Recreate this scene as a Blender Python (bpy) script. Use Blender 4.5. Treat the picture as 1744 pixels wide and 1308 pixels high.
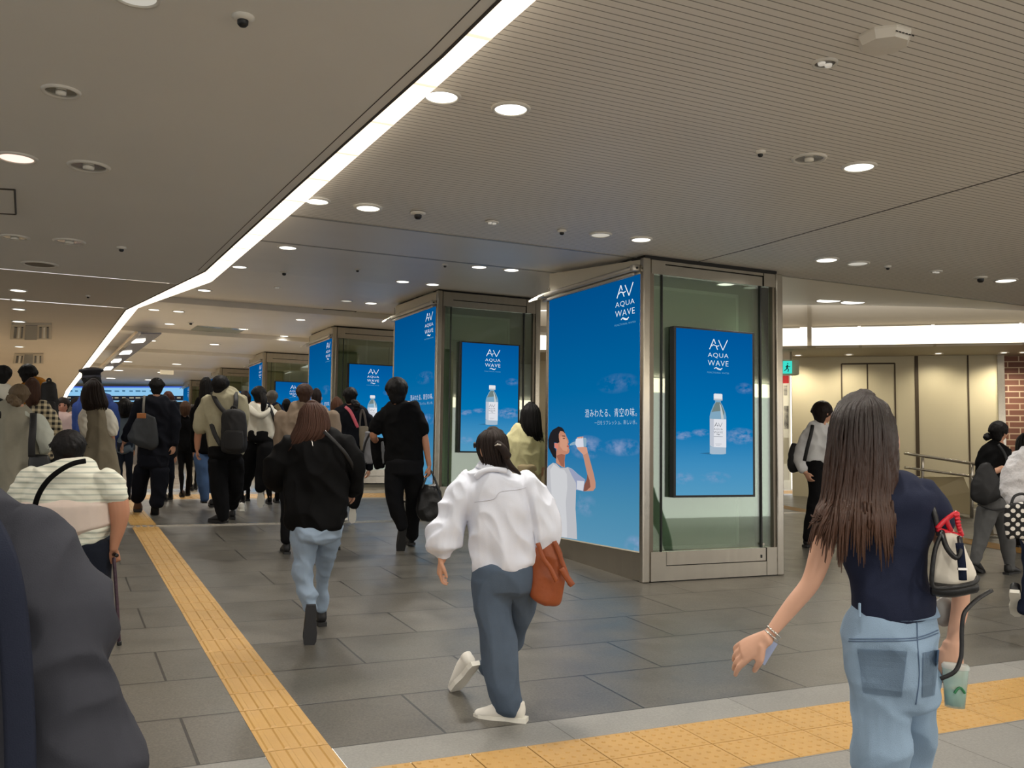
import bpy, bmesh, math, random
from mathutils import Vector, Matrix, noise
random.seed(7)
for o in list(bpy.data.objects): bpy.data.objects.remove(o)
SC = bpy.context.scene
COL = SC.collection
# ---------------------------------------------------------------- camera
FP, PITCH, ROLL, YAW, CZ = 1600.0, 0.0724, 0.014, 0.4546, 1.6
_F0 = Vector((math.sin(YAW), math.cos(YAW), 0)); _R0 = Vector((math.cos(YAW), -math.sin(YAW), 0)); _U0 = Vector((0, 0, 1))
CF = _F0*math.cos(PITCH) + _U0*math.sin(PITCH)
_U1 = -_F0*math.sin(PITCH) + _U0*math.cos(PITCH)
CR = _R0*math.cos(ROLL) + _U1*math.sin(ROLL)
CU = -_R0*math.sin(ROLL) + _U1*math.cos(ROLL)
CAMP = Vector((0, 0, CZ))
cd = bpy.data.cameras.new('camera'); cam = bpy.data.objects.new('camera', cd); COL.objects.link(cam)
cd.sensor_width = 36; cd.lens = 36*FP/1744; cd.clip_start = 0.05; cd.clip_end = 300
m = Matrix.Identity(4)
for i in range(3):
    m[i][0] = CR[i]; m[i][1] = CU[i]; m[i][2] = -CF[i]; m[i][3] = CAMP[i]
cam.matrix_world = m; SC.camera = cam
# ---------------------------------------------------------------- view, world
SC.view_settings.view_transform = 'Standard'; SC.view_settings.look = 'None'
SC.view_settings.exposure = 0.0; SC.view_settings.gamma = 1.0; SC.view_settings.use_curve_mapping = False
SC.cycles.use_denoising = True
SC.cycles.max_bounces = 6; SC.cycles.diffuse_bounces = 3; SC.cycles.glossy_bounces = 4
SC.cycles.transparent_max_bounces = 8; SC.cycles.sample_clamp_indirect = 4.0
W = bpy.data.worlds.new('world'); SC.world = W; W.use_nodes = True
W.node_tree.nodes['Background'].inputs[0].default_value = (1.0, 0.97, 0.93, 1)
W.node_tree.nodes['Background'].inputs[1].default_value = 1.4
DOWN_POWER = 88.0      # watts of each lit downlight
COVE_STRENGTH = 2.2

# ---------------------------------------------------------------- geometry from the photograph: pixel + depth -> world point
def ray(x, y): return CF + CR*((x-872)/FP) - CU*((y-654)/FP)
def P(x, y, d): return CAMP + ray(x, y)*d
def on_z(x, y, z, b=0.0):               # z = z + b*Y in camera heights
    d = ray(x, y); return CAMP + d*(z/(d.z-b*d.y))
def on_x(x, y, X): d = ray(x, y); return CAMP + d*(X/d.x)
def on_y(x, y, Y): d = ray(x, y); return CAMP + d*(Y/d.y)
def zfloor(Y):
    if Y < 12.38: return 0.051*Y
    if Y < 18.4: return 0.6314 + 0.034*(Y-12.38)
    return 0.836
def zceil(Y):                           # world height of the main ceiling
    pts = [(-50, 1.9156), (7.5, 1.9156), (12.93, 2.408), (18.7, 2.53), (25.8, 2.63), (33, 2.745), (41, 2.815), (90, 2.85)]
    for (a, za), (b, zb) in zip(pts, pts[1:]):
        if Y <= b: return CZ + za + (zb-za)*(Y-a)/(b-a)
    return CZ + 2.85
def floor_depth(x, y):                  # camera depth of the floor point seen at a pixel
    d = ray(x, y); t = 0.5
    while t < 80:
        p = CAMP + d*t
        if p.z <= zfloor(p.y): return t
        t += 0.01
    return t

# ---------------------------------------------------------------- object helpers
def link(o, parent=None):
    COL.objects.link(o)
    if parent is not None:
        o.parent = parent
        o.matrix_parent_inverse = WM(parent).inverted()
    return o
def WM(o):
    m = o.matrix_basis.copy()
    while o.parent is not None:
        m = o.parent.matrix_basis @ o.matrix_parent_inverse @ m
        o = o.parent
    return m
def tag(o, label=None, cat=None, group=None, kind=None):
    if label: o['label'] = label
    if cat: o['category'] = cat
    if group: o['group'] = group
    if kind: o['kind'] = kind
    return o
def thing(name, loc, label, cat, group=None):
    o = bpy.data.objects.new(name, None); o.empty_display_size = 0.1
    o.location = loc; COL.objects.link(o)
    return tag(o, label, cat, group)
def mesh_obj(name, bm, mat, parent=None, smooth=False, label=None):
    me = bpy.data.meshes.new(name); bmesh.ops.recalc_face_normals(bm, faces=bm.faces[:]) if len(bm.faces) > 1 else None
    bm.to_mesh(me); bm.free()
    for mm in (mat if isinstance(mat, (list, tuple)) else [mat]): me.materials.append(mm)
    if smooth:
        for p in me.polygons: p.use_smooth = True
    o = bpy.data.objects.new(name, me); link(o, parent)
    if label: o['label'] = label
    return o
def struct(name, bm, mat, smooth=False):
    o = mesh_obj(name, bm, mat, None, smooth); o['kind'] = 'structure'; return o
def box(bm, lo, hi, M=None, bev=0.0):
    vs = []
    for z in (lo[2], hi[2]):
        for x, y in ((lo[0], lo[1]), (hi[0], lo[1]), (hi[0], hi[1]), (lo[0], hi[1])):
            v = Vector((x, y, z)); vs.append(bm.verts.new(M @ v if M else v))
    fs = [bm.faces.new([vs[i] for i in f]) for f in ((3, 2, 1, 0), (4, 5, 6, 7), (0, 1, 5, 4), (1, 2, 6, 5), (2, 3, 7, 6), (3, 0, 4, 7))]
    if bev > 0:
        es = list({e for f in fs for e in f.edges})
        bmesh.ops.bevel(bm, geom=es, offset=bev, segments=2, profile=0.5, affect='EDGES')
def prism(bm, pts, off):                # polygon pts (Vectors) extruded by vector off
    a = [bm.verts.new(p) for p in pts]; b = [bm.verts.new(Vector(p)+Vector(off)) for p in pts]
    n = len(a); bm.faces.new(a); bm.faces.new(b[::-1])
    for i in range(n): bm.faces.new((a[i], b[i], b[(i+1) % n], a[(i+1) % n]))
def lathe(bm, c, prof, seg=24, M=None):  # prof: (r,z) list, around z at c
    rings = []
    for r, z in prof:
        ring = []
        for i in range(seg):
            a = 2*math.pi*i/seg; v = Vector((r*math.cos(a), r*math.sin(a), z))
            if M: v = M @ v
            ring.append(bm.verts.new(Vector(c)+v))
        rings.append(ring)
    for A, B in zip(rings, rings[1:]):
        for i in range(seg): bm.faces.new((A[i], A[(i+1) % seg], B[(i+1) % seg], B[i]))
    return rings
def disc(bm, c, r, seg=24, up=-1):
    vs = [bm.verts.new(Vector(c)+Vector((r*math.cos(2*math.pi*i/seg), r*math.sin(2*math.pi*i/seg), 0))) for i in range(seg)]
    bm.faces.new(vs if up > 0 else vs[::-1])

def catmull(ps, n):
    """ps: list of tuples of floats; n samples per span"""
    if len(ps) < 3 or n <= 1: 
        if n <= 1: return ps
    out = []
    q = [ps[0]]+list(ps)+[ps[-1]]
    for i in range(1, len(q)-2):
        p0, p1, p2, p3 = q[i-1], q[i], q[i+1], q[i+2]
        for k in range(n):
            t = k/n
            out.append(tuple(0.5*((2*b)+(-a+c)*t+(2*a-5*b+4*c-d)*t*t+(-a+3*b-3*c+d)*t*t*t) for a, b, c, d in zip(p0, p1, p2, p3)))
    out.append(tuple(ps[-1])); return out
def tube(bm, pts, seg=16, sub=4, cap=0.55, lat=None):
    """pts: (Vector, r_lateral, r_thick). lateral axis stays in the camera-facing plane unless lat is given. closed, rounded ends"""
    flat = [tuple(p[0])+(p[1], p[2]) for p in pts]
    s = catmull(flat, sub)
    s = [(Vector(a[:3]), max(a[3], 1e-4), max(a[4], 1e-4)) for a in s]
    n = len(s); T = []
    for i in range(n):
        t = s[min(i+1, n-1)][0]-s[max(i-1, 0)][0]
        T.append(t.normalized() if t.length > 1e-9 else Vector((0, 0, 1)))
    fr = []
    prev = None
    for i in range(n):
        t = T[i]
        if lat is not None: L = Vector(lat)
        else:
            v = (s[i][0]-CAMP).normalized()
            L = v.cross(t)
            if L.length < 0.3: L = CR.copy() if prev is None else prev.copy()
        L = L - t*L.dot(t)
        if L.length < 1e-3: L = t.orthogonal()
        L.normalize()
        if prev is not None and L.dot(prev) < 0: L = -L
        prev = L
        fr.append((L, t.cross(L)))
    rings = []
    def ring(c, L, B, a, b): rings.append([bm.verts.new(c+L*(a*math.cos(2*math.pi*k/seg))+B*(b*math.sin(2*math.pi*k/seg))) for k in range(seg)])
    c, a, b = s[0]; L, B = fr[0]; h = min(a, b)*cap
    if cap > 0:
        ring(c-T[0]*h, L, B, a*.35, b*.35); ring(c-T[0]*h*.75, L, B, a*.72, b*.72)
    for i in range(n): ring(s[i][0], fr[i][0], fr[i][1], s[i][1], s[i][2])
    c, a, b = s[-1]; L, B = fr[-1]; h = min(a, b)*cap
    if cap > 0:
        ring(c+T[-1]*h*.75, L, B, a*.72, b*.72); ring(c+T[-1]*h, L, B, a*.35, b*.35)
    for A, C in zip(rings, rings[1:]):
        for k in range(seg): bm.faces.new((A[k], A[(k+1) % seg], C[(k+1) % seg], C[k]))
    bm.faces.new(rings[0][::-1]); bm.faces.new(rings[-1])
def tb(bm, pts, r, seg=8, sub=3, cap=0.5): tube(bm, [(Vector(p), r, r) for p in pts], seg, sub, cap)

# ---------------------------------------------------------------- materials
def lin(c):
    def f(v):
        v = v/255.0
        return v/12.92 if v <= 0.04045 else ((v+0.055)/1.055)**2.4
    return (f(c[0]), f(c[1]), f(c[2]), 1)
_M = {}
def mat(name, rgb, rough=0.6, metal=0.0, emit=0.0, noise_amt=0.0, noise_scale=20.0, bump=0.0, bump_scale=80.0, spec=0.5, stretch=None, sheen=0.0):
    if name in _M: return _M[name]
    M_ = bpy.data.materials.new(name); M_.use_nodes = True; nt = M_.node_tree; b = nt.nodes['Principled BSDF']
    c = lin(rgb); b.inputs['Base Color'].default_value = c; b.inputs['Roughness'].default_value = rough
    b.inputs['Metallic'].default_value = metal; b.inputs['Specular IOR Level'].default_value = spec
    if sheen: b.inputs['Sheen Weight'].default_value = sheen
    if emit:
        b.inputs['Emission Color'].default_value = c; b.inputs['Emission Strength'].default_value = emit
    if noise_amt or bump:
        tc = nt.nodes.new('ShaderNodeTexCoord'); mp = nt.nodes.new('ShaderNodeMapping')
        if stretch: mp.inputs['Scale'].default_value = stretch
        nt.links.new(tc.outputs['Object'], mp.inputs['Vector'])
    if noise_amt:
        n = nt.nodes.new('ShaderNodeTexNoise'); n.inputs['Scale'].default_value = noise_scale; n.inputs['Detail'].default_value = 5
        nt.links.new(mp.outputs[0], n.inputs['Vector'])
        mx = nt.nodes.new('ShaderNodeMix'); mx.data_type = 'RGBA'
        mx.inputs[6].default_value = tuple(max(0, v*(1-noise_amt)) for v in c[:3])+(1,)
        mx.inputs[7].default_value = tuple(min(1, v*(1+noise_amt)) for v in c[:3])+(1,)
        nt.links.new(n.outputs['Fac'], mx.inputs[0]); nt.links.new(mx.outputs[2], b.inputs['Base Color'])
    if bump:
        n = nt.nodes.new('ShaderNodeTexNoise'); n.inputs['Scale'].default_value = bump_scale; n.inputs['Detail'].default_value = 4
        nt.links.new(mp.outputs[0], n.inputs['Vector'])
        bp = nt.nodes.new('ShaderNodeBump'); bp.inputs['Strength'].default_value = bump; bp.inputs['Distance'].default_value = 0.01
        nt.links.new(n.outputs['Fac'], bp.inputs['Height']); nt.links.new(bp.outputs[0], b.inputs['Normal'])
    _M[name] = M_; return M_
def emis(name, rgb, s):
    if name in _M: return _M[name]
    M_ = bpy.data.materials.new(name); M_.use_nodes = True; nt = M_.node_tree; nt.nodes.clear()
    e = nt.nodes.new('ShaderNodeEmission'); e.inputs[0].default_value = lin(rgb); e.inputs[1].default_value = s
    o = nt.nodes.new('ShaderNodeOutputMaterial'); nt.links.new(e.outputs[0], o.inputs[0]); _M[name] = M_; return M_
def nd(nt, t, **kw):
    n = nt.nodes.new(t)
    for k, v in kw.items(): setattr(n, k, v)
    return n
def mth(nt, op, a, b=None, c=None):
    n = nt.nodes.new('ShaderNodeMath'); n.operation = op
    for i, v in enumerate((a, b, c)):
        if v is None: continue
        if isinstance(v, (int, float)): n.inputs[i].default_value = v
        else: nt.links.new(v, n.inputs[i])
    return n.outputs[0]
def mixc(nt, fac, a, b):
    n = nt.nodes.new('ShaderNodeMix'); n.data_type = 'RGBA'
    for i, v in ((0, fac), (6, a), (7, b)):
        if isinstance(v, (int, float, tuple)): n.inputs[i].default_value = v
        else: nt.links.new(v, n.inputs[i])
    return n.outputs[2]
def tile_mat(name, rgb, rgb2, grout, sx, sy, ox, oy, off=0.0, rough=0.45, gw=0.006, spk=0.35, gloss_noise=True):
    """stone tiles laid in world X (sx) by world Y (sy)"""
    if name in _M: return _M[name]
    M_ = bpy.data.materials.new(name); M_.use_nodes = True; nt = M_.node_tree; b = nt.nodes['Principled BSDF']
    tc = nd(nt, 'ShaderNodeTexCoord'); mp = nd(nt, 'ShaderNodeMapping'); mp.inputs['Location'].default_value = (-ox, -oy, 0)
    nt.links.new(tc.outputs['Object'], mp.inputs['Vector'])
    br = nd(nt, 'ShaderNodeTexBrick'); br.offset = off; br.inputs['Scale'].default_value = 1.0
    br.inputs['Brick Width'].default_value = sx; br.inputs['Row Height'].default_value = sy
    br.inputs['Mortar Size'].default_value = gw; br.inputs['Mortar Smooth'].default_value = 0.3; br.inputs['Bias'].default_value = 0.0
    br.inputs['Color1'].default_value = lin(rgb); br.inputs['Color2'].default_value = lin(rgb2); br.inputs['Mortar'].default_value = lin(grout)
    nt.links.new(mp.outputs[0], br.inputs['Vector'])
    n = nd(nt, 'ShaderNodeTexNoise'); n.inputs['Scale'].default_value = 90; n.inputs['Detail'].default_value = 6
    n2 = nd(nt, 'ShaderNodeTexNoise'); n2.inputs['Scale'].default_value = 3.0; n2.inputs['Detail'].default_value = 5
    nt.links.new(tc.outputs['Object'], n.inputs['Vector']); nt.links.new(tc.outputs['Object'], n2.inputs['Vector'])
    f = mth(nt, 'ADD', mth(nt, 'MULTIPLY', mth(nt, 'SUBTRACT', n.outputs[0], 0.5), spk*2.2), mth(nt, 'MULTIPLY', mth(nt, 'SUBTRACT', n2.outputs[0], 0.5), 0.5))
    v = nd(nt, 'ShaderNodeMix', data_type='RGBA', blend_type='MULTIPLY'); v.inputs[0].default_value = 1
    g = mth(nt, 'ADD', f, 1.0); cmb = nd(nt, 'ShaderNodeCombineColor')
    for i in range(3): nt.links.new(g, cmb.inputs[i])
    nt.links.new(br.outputs['Color'], v.inputs[6]); nt.links.new(cmb.outputs[0], v.inputs[7])
    nt.links.new(v.outputs[2], b.inputs['Base Color'])
    nt.links.new(mth(nt, 'ADD', mth(nt, 'MULTIPLY', mth(nt, 'SUBTRACT', n2.outputs[0], 0.5), 0.25), rough), b.inputs['Roughness'])
    bp = nd(nt, 'ShaderNodeBump'); bp.inputs['Strength'].default_value = 0.3; bp.inputs['Distance'].default_value = 0.004
    nt.links.new(mth(nt, 'SUBTRACT', mth(nt, 'MULTIPLY', n.outputs[0], 0.3), br.outputs['Fac']), bp.inputs['Height']); nt.links.new(bp.outputs[0], b.inputs['Normal'])
    _M[name] = M_; return M_
def steel_mat(name='brushed_steel', rgb=(182, 176, 164), rough=0.2):
    if name in _M: return _M[name]
    M_ = mat(name, rgb, rough, 0.95, noise_amt=0.12, noise_scale=3, bump=0.12, bump_scale=30, stretch=(6, 6, 0.5)); return M_
STEEL = steel_mat(); DSTEEL = steel_mat('dark_steel', (120, 112, 100), 0.35)
BLACK = mat('black_plastic', (14, 14, 15), 0.4)
WHITE_PAINT = mat('white_paint', (225, 220, 208), 0.45)
def glass_mat(name, tint, refl=0.12, rough=0.02):
    if name in _M: return _M[name]
    M_ = bpy.data.materials.new(name); M_.use_nodes = True; nt = M_.node_tree; nt.nodes.clear()
    t = nd(nt, 'ShaderNodeBsdfTransparent'); t.inputs[0].default_value = lin(tint)
    g = nd(nt, 'ShaderNodeBsdfGlossy'); g.inputs['Roughness'].default_value = rough; g.inputs[0].default_value = (.95, 1, .95, 1)
    fr = nd(nt, 'ShaderNodeFresnel'); fr.inputs[0].default_value = 1.5
    mx = nd(nt, 'ShaderNodeMixShader'); o = nd(nt, 'ShaderNodeOutputMaterial')
    nt.links.new(mth(nt, 'ADD', mth(nt, 'MULTIPLY', fr.outputs[0], 1.3), refl), mx.inputs[0])
    nt.links.new(t.outputs[0], mx.inputs[1]); nt.links.new(g.outputs[0], mx.inputs[2]); nt.links.new(mx.outputs[0], o.inputs[0])
    _M[name] = M_; return M_
# ================================================================= FLOOR
def floor_patch(name, x0, x1, ys, material, lift=0.0, notch=None):
    bm = bmesh.new()
    rows = [(bm.verts.new((x0, y, zfloor(y)+lift)), bm.verts.new((x1, y, zfloor(y)+lift))) for y in ys]
    for (a, b), (c, d) in zip(rows, rows[1:]): bm.faces.new((a, b, d, c))
    return struct(name, bm, material)
DARKT = tile_mat('dark_floor_tile', (92, 88, 80), (85, 82, 75), (34, 32, 30), 1.16, 0.66, 1.80-0.58, 4.36, 0.5, rough=0.34, gw=0.008, spk=0.75)
LIGHTT = tile_mat('light_floor_tile', (136, 134, 128), (127, 125, 120), (96, 93, 86), 1.16, 0.29, 1.78-0.58, 4.36, 0.0, rough=0.5, gw=0.004, spk=0.3)
LIGHTN = tile_mat('light_floor_tile_near', (134, 132, 127), (126, 124, 119), (92, 90, 84), 0.58, 0.58, 1.80, 3.48-0.58*6, 0.0, rough=0.5, gw=0.004, spk=0.3)
GLOSSY = tile_mat('polished_far_tile', (190, 180, 160), (160, 144, 124), (90, 80, 70), 4.0, 0.9, 0, 17, 0.3, rough=0.12, gw=0.01, spk=0.1)
BX0, BX1 = 1.232, 40
floor_patch('floor', -25, 45, [4.36, 6, 8, 10, 12.38, 14, 15.9, 16.0], DARKT)
floor_patch('floor.001', -25, 45, [17.6, 18.4, 60], GLOSSY)
floor_patch('floor.002', -25, 45, [-12, 3.49], LIGHTN)
floor_patch('floor.003', 1.232, 45, [4.07, 4.36], LIGHTT)
floor_patch('floor.004', -25, 0.925, [4.07, 4.36], LIGHTT)
floor_patch('floor.005', -25, 45, [16.0, 16.15, 17.6], mat('far_border_tile', (160, 152, 138), 0.3, noise_amt=.1))
# sub-floor under the tactile tiles
floor_patch('floor.006', -25, 45, [3.49, 4.07], mat('screed', (90, 84, 70), 0.8), -0.004)
floor_patch('floor.007', 0.925, 1.232, [4.07, 4.36], mat('screed', (90, 84, 70), 0.8), -0.004)

YEL = mat('tactile_yellow', (184, 144, 80), 0.5, noise_amt=0.13, noise_scale=6, bump=0.1, bump_scale=120)
def tactile(name, label, group, tiles, kind, x0, y0, w, h):
    pass
def slope(Y): return (zfloor(Y+0.01)-zfloor(Y-0.01))/0.02
def yel_tile(bm, x0, y0, w, h, g=0.003):
    z = zfloor; vs = []
    pts = [(x0+g, y0+g), (x0+w-g, y0+g), (x0+w-g, y0+h-g), (x0+g, y0+h-g)]
    top = [bm.verts.new((x, y, z(y)+0.002)) for x, y in pts]; bot = [bm.verts.new((x, y, z(y)-0.003)) for x, y in pts]
    bm.faces.new(top)
    for i in range(4): bm.faces.new((bot[i], bot[(i+1) % 4], top[(i+1) % 4], top[i]))
def bar(bm, x, y0, y1, w=0.017, h=0.005):
    a = [(x-w, y0), (x+w, y0), (x+w, y1), (x-w, y1)]; b = [(x-w*.6, y0+.01), (x+w*.6, y0+.01), (x+w*.6, y1-.01), (x-w*.6, y1-.01)]
    A = [bm.verts.new((p, q, zfloor(q)+0.002)) for p, q in a]; B = [bm.verts.new((p, q, zfloor(q)+0.002+h)) for p, q in b]
    bm.faces.new(B)
    for i in range(4): bm.faces.new((A[i], A[(i+1) % 4], B[(i+1) % 4], B[i]))
def dome(bm, x, y, r=0.0125, h=0.005):
    A = [bm.verts.new((x+r*math.cos(k*math.pi/4), y+r*math.sin(k*math.pi/4), zfloor(y)+0.002)) for k in range(8)]
    B = [bm.verts.new((x+r*.6*math.cos(k*math.pi/4), y+r*.6*math.sin(k*math.pi/4), zfloor(y)+0.002+h)) for k in range(8)]
    bm.faces.new(B)
    for k in range(8): bm.faces.new((A[k], A[(k+1) % 8], B[(k+1) % 8], B[k]))
# guiding strip along the corridor
bm = bmesh.new(); y = 4.375
bars = [0.925+0.305*(k+0.5)/4 for k in range(4)]
ts = []
y = 2.9
while y < 16.1:
    if not (12.30 < y < 12.38): 
        ts.append(y)
    y += 0.302
for y in ts:
    y1 = min(y+0.302, 16.2)
    yel_tile(bm, 0.925, y, 0.305, y1-y)
    for xb in bars: bar(bm, xb, y+0.01, y1-0.008)
tag(mesh_obj('tactile_guide_strip', bm, YEL), 'long yellow tactile paving strip with raised guide bars running up the corridor', 'tactile paving')
bm = bmesh.new()
for i in range(-4, 60):
    for j in range(2):
        x0 = 1.22+0.29*i; y0 = 3.49+0.29*j
        if j == 0 or True:
            if x0 < 1.22-0.01 and i >= -1: continue
            yel_tile(bm, x0, y0, 0.29, 0.29)
            if x0 < 7:
                for a in range(5):
                    for b in range(5): dome(bm, x0+0.29*(a+.5)/5, y0+0.29*(b+.5)/5)
tag(mesh_obj('tactile_warning_band', bm, YEL), 'yellow dotted tactile band two tiles deep crossing the light floor in front', 'tactile paving')
bm = bmesh.new()
for i in range(0, 50):
    x0 = 1.3+0.3*i
    for j in range(1): yel_tile(bm, x0, 16.2, 0.3, 0.9)
    for k in range(3): bar(bm, x0+0.05+0.1*k, 16.25, 17.05)
tag(mesh_obj('tactile_cross_strip', bm, YEL), 'far yellow tactile strip crossing the corridor where the shiny floor begins', 'tactile paving')
# right-hand far yellow line on the dark floor
bm = bmesh.new()
pa, pb, pc = on_z(1330, 860, -0.93), on_z(1386, 873, -0.96), on_z(1760, 945, -1.19)
def zf(v, l=0.006): return Vector((v.x, v.y, zfloor(v.y)+l))
pts = [on_z(1325, 857, -1.6, .051), on_z(1386, 870, -1.6, .051), on_z(1560, 903, -1.6, .051), on_z(1744, 934, -1.6, .051), on_z(1860, 953, -1.6, .051)]
pt2 = [on_z(1325, 863, -1.6, .051), on_z(1386, 877, -1.6, .051), on_z(1560, 911, -1.6, .051), on_z(1744, 944, -1.6, .051), on_z(1860, 964, -1.6, .051)]
A = [bm.verts.new(zf(p)) for p in pts]; B = [bm.verts.new(zf(p)) for p in pt2]
for i in range(4): bm.faces.new((A[i], A[i+1], B[i+1], B[i]))
bmesh.ops.solidify(bm, geom=bm.faces[:], thickness=0.004)
tag(mesh_obj('tactile_side_strip', bm, YEL), 'narrow yellow tactile line on the dark floor in front of the beige marble wall', 'tactile paving')
# steel expansion joint
bm = bmesh.new()
for y0, y1 in ((12.30, 12.36), (12.42, 12.47)):
    box(bm, (-20, y0, zfloor(y0)-0.01), (40, y1, zfloor(y0)+0.008))
box(bm, (-20, 12.36, zfloor(12.36)-0.01), (40, 12.42, zfloor(12.36)+0.003))
tag(mesh_obj('floor_expansion_joint', bm, STEEL), 'shiny steel expansion joint crossing the dark floor behind the walkers', 'floor joint')

# ================================================================= CEILINGS
def stripe_mat(name, rgb, groove, pitch, width=0.1, fade=None):
    M_ = bpy.data.materials.new(name); M_.use_nodes = True; nt = M_.node_tree; b = nt.nodes['Principled BSDF']
    tc = nd(nt, 'ShaderNodeTexCoord'); sp = nd(nt, 'ShaderNodeSeparateXYZ'); nt.links.new(tc.outputs['Object'], sp.inputs[0])
    f = mth(nt, 'FRACT', mth(nt, 'DIVIDE', sp.outputs['Y'], pitch))
    g = mth(nt, 'LESS_THAN', f, width)
    # panel joints along the corridor and across it
    jx = mth(nt, 'LESS_THAN', mth(nt, 'ABSOLUTE', mth(nt, 'SUBTRACT', sp.outputs['X'], 5.75)), 0.012)
    n = nd(nt, 'ShaderNodeTexNoise'); n.inputs['Scale'].default_value = 1.2; nt.links.new(tc.outputs['Object'], n.inputs['Vector'])
    base = mixc(nt, n.outputs[0], tuple(v*0.93 for v in lin(rgb)[:3])+(1,), tuple(min(1, v*1.07) for v in lin(rgb)[:3])+(1,))
    c = mixc(nt, g, base, lin(groove)); c = mixc(nt, jx, c, lin((70, 66, 58)))
    nt.links.new(c, b.inputs['Base Color']); b.inputs['Roughness'].default_value = 0.5
    bp = nd(nt, 'ShaderNodeBump'); bp.inputs['Strength'].default_value = 0.6; bp.inputs['Distance'].default_value = 0.006; bp.invert = True
    nt.links.new(g, bp.inputs['Height']); nt.links.new(bp.outputs[0], b.inputs['Normal'])
    return M_
CEIL_RGB = (236, 231, 222)
C_STR = stripe_mat('ceiling_slats', CEIL_RGB, (150, 144, 134), 0.0513, 0.13)
C_PLN = mat('ceiling_plain', (228, 220, 206), 0.4, noise_amt=0.05, noise_scale=1.5)
C_LEFT = mat('ceiling_left_board', (232, 230, 224), 0.55, noise_amt=0.04, noise_scale=1.2)
C_LEFT2 = mat('ceiling_far_board', (226, 210, 186), 0.55, noise_amt=0.04, noise_scale=1.2)
COVE_R = [(1.72, -12), (1.66, 3.2), (1.59, 6.75), (1.49, 10.52), (0.94, 13.04), (0.5, 33.7), (0.3, 60)]
COVE_L = [(1.60, -12), (1.53, 3.9), (1.44, 6.48), (1.34, 9.92), (0.81, 13.3), (0.36, 33.7), (0.2, 60)]
def interp(tab, Y):
    for (xa, ya), (xb, yb) in zip(tab, tab[1:]):
        if Y <= yb: return xa+(xb-xa)*(Y-ya)/(yb-ya)
    return tab[-1][0]
def ceil_patch(name, ys, xr, material, dz=0.0):
    bm = bmesh.new()
    rows = [(bm.verts.new((interp(COVE_R, y)-0.02, y, zceil(y)+dz)), bm.verts.new((xr, y, zceil(y)+dz))) for y in ys]
    for (a, b), (c, d) in zip(rows, rows[1:]): bm.faces.new((a, b, d, c))
    return struct(name, bm, material)
ceil_patch('ceiling', [-6, 3.2, 6.75, 7.70], 30, C_STR)
ceil_patch('ceiling.001', [7.70, 10.52, 12.93, 13.04, 18.7, 25.8, 33, 33.7, 41, 58], 7.0, C_PLN)
# right bay of the ceiling, rising towards the lit fascia
ZB = CZ
WD = Vector((-0.751, 0.66, 0))                              # direction of the beige wall
FQ = P(1384, 560, 18.6)                                     # a point of the fascia plane
ft0 = Vector((FQ.x, FQ.y, 0)); 
def fasc(t, z): return Vector((ft0.x-WD.x*t, ft0.y-WD.y*t, z))
FZT = CZ + (779-518)*18.6/1600
bm = bmesh.new()
N = 10; rows = []
for i in range(N+1):
    f = i/N
    a = Vector((7.0+23*f, 7.70, zceil(7.70))); b = fasc(-6.5+29.5*f, FZT)
    rows.append([bm.verts.new(a.lerp(b, j/6)) for j in range(7)])
for A, B in zip(rows, rows[1:]):
    for j in range(6): bm.faces.new((A[j], B[j], B[j+1], A[j+1]))
struct('ceiling.002', bm, mat('ceiling_right_bay', (228, 220, 206), 0.4, noise_amt=0.04, noise_scale=1.5), True)
# small vertical closing panel between the bays
bm = bmesh.new()
ys = [7.7, 12.93, 18.7, 25.8]
e0, e1 = Vector((7.0, 7.70, zceil(7.7))), fasc(-6.5, FZT)
prism(bm, [Vector((7.0, 7.7, zceil(7.7))), e1, Vector((e1.x, e1.y, FZT+0.02)), Vector((7.0, 18.7, zceil(18.7))), Vector((7.0, 12.93, zceil(12.93)))], (0, 0, 0.01))
struct('ceiling.003', bm, C_PLN)
# shadow gaps and raised ribs crossing the far ceiling
for yb, w, h in ((7.70, 0.02, 0.006), (9.55, 0.02, 0.006)):
    bm = bmesh.new(); z = zceil(yb); box(bm, (interp(COVE_R, yb), yb-w, z-h), (30 if yb < 8 else 7, yb+w, z+0.02))
    struct('trim_%d' % (1 if yb < 8 else 2), bm, mat('joint_metal', (150, 146, 136), 0.4))
for k, yb in enumerate((16.3, 21.5, 27.0, 34.0)):
    bm = bmesh.new(); z = zceil(yb); box(bm, (interp(COVE_R, yb), yb, z-0.10), (9, yb+0.5, z+0.02), bev=0.01)
    struct('trim_%d' % (3+k), bm, C_PLN)

# left ceiling, lower, three boards
ZL = CZ+1.80
def left_board(name, ys, material, z=ZL):
    bm = bmesh.new()
    rows = [(bm.verts.new((-14, y, z)), bm.verts.new((interp(COVE_L, y)-0.012, y, z))) for y in ys]
    for (a, b), (c, d) in zip(rows, rows[1:]): bm.faces.new((a, b, d, c))
    return struct(name, bm, material)
left_board('ceiling.004', [-6, 3.9, 6.48, 9.92, 10.85], C_LEFT)
left_board('ceiling.005', [10.87, 13.1], mat('ceiling_left_board_far', (206, 198, 184), 0.55))
left_board('ceiling.006', [13.14, 13.3, 33.7, 58], C_LEFT2)
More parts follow.
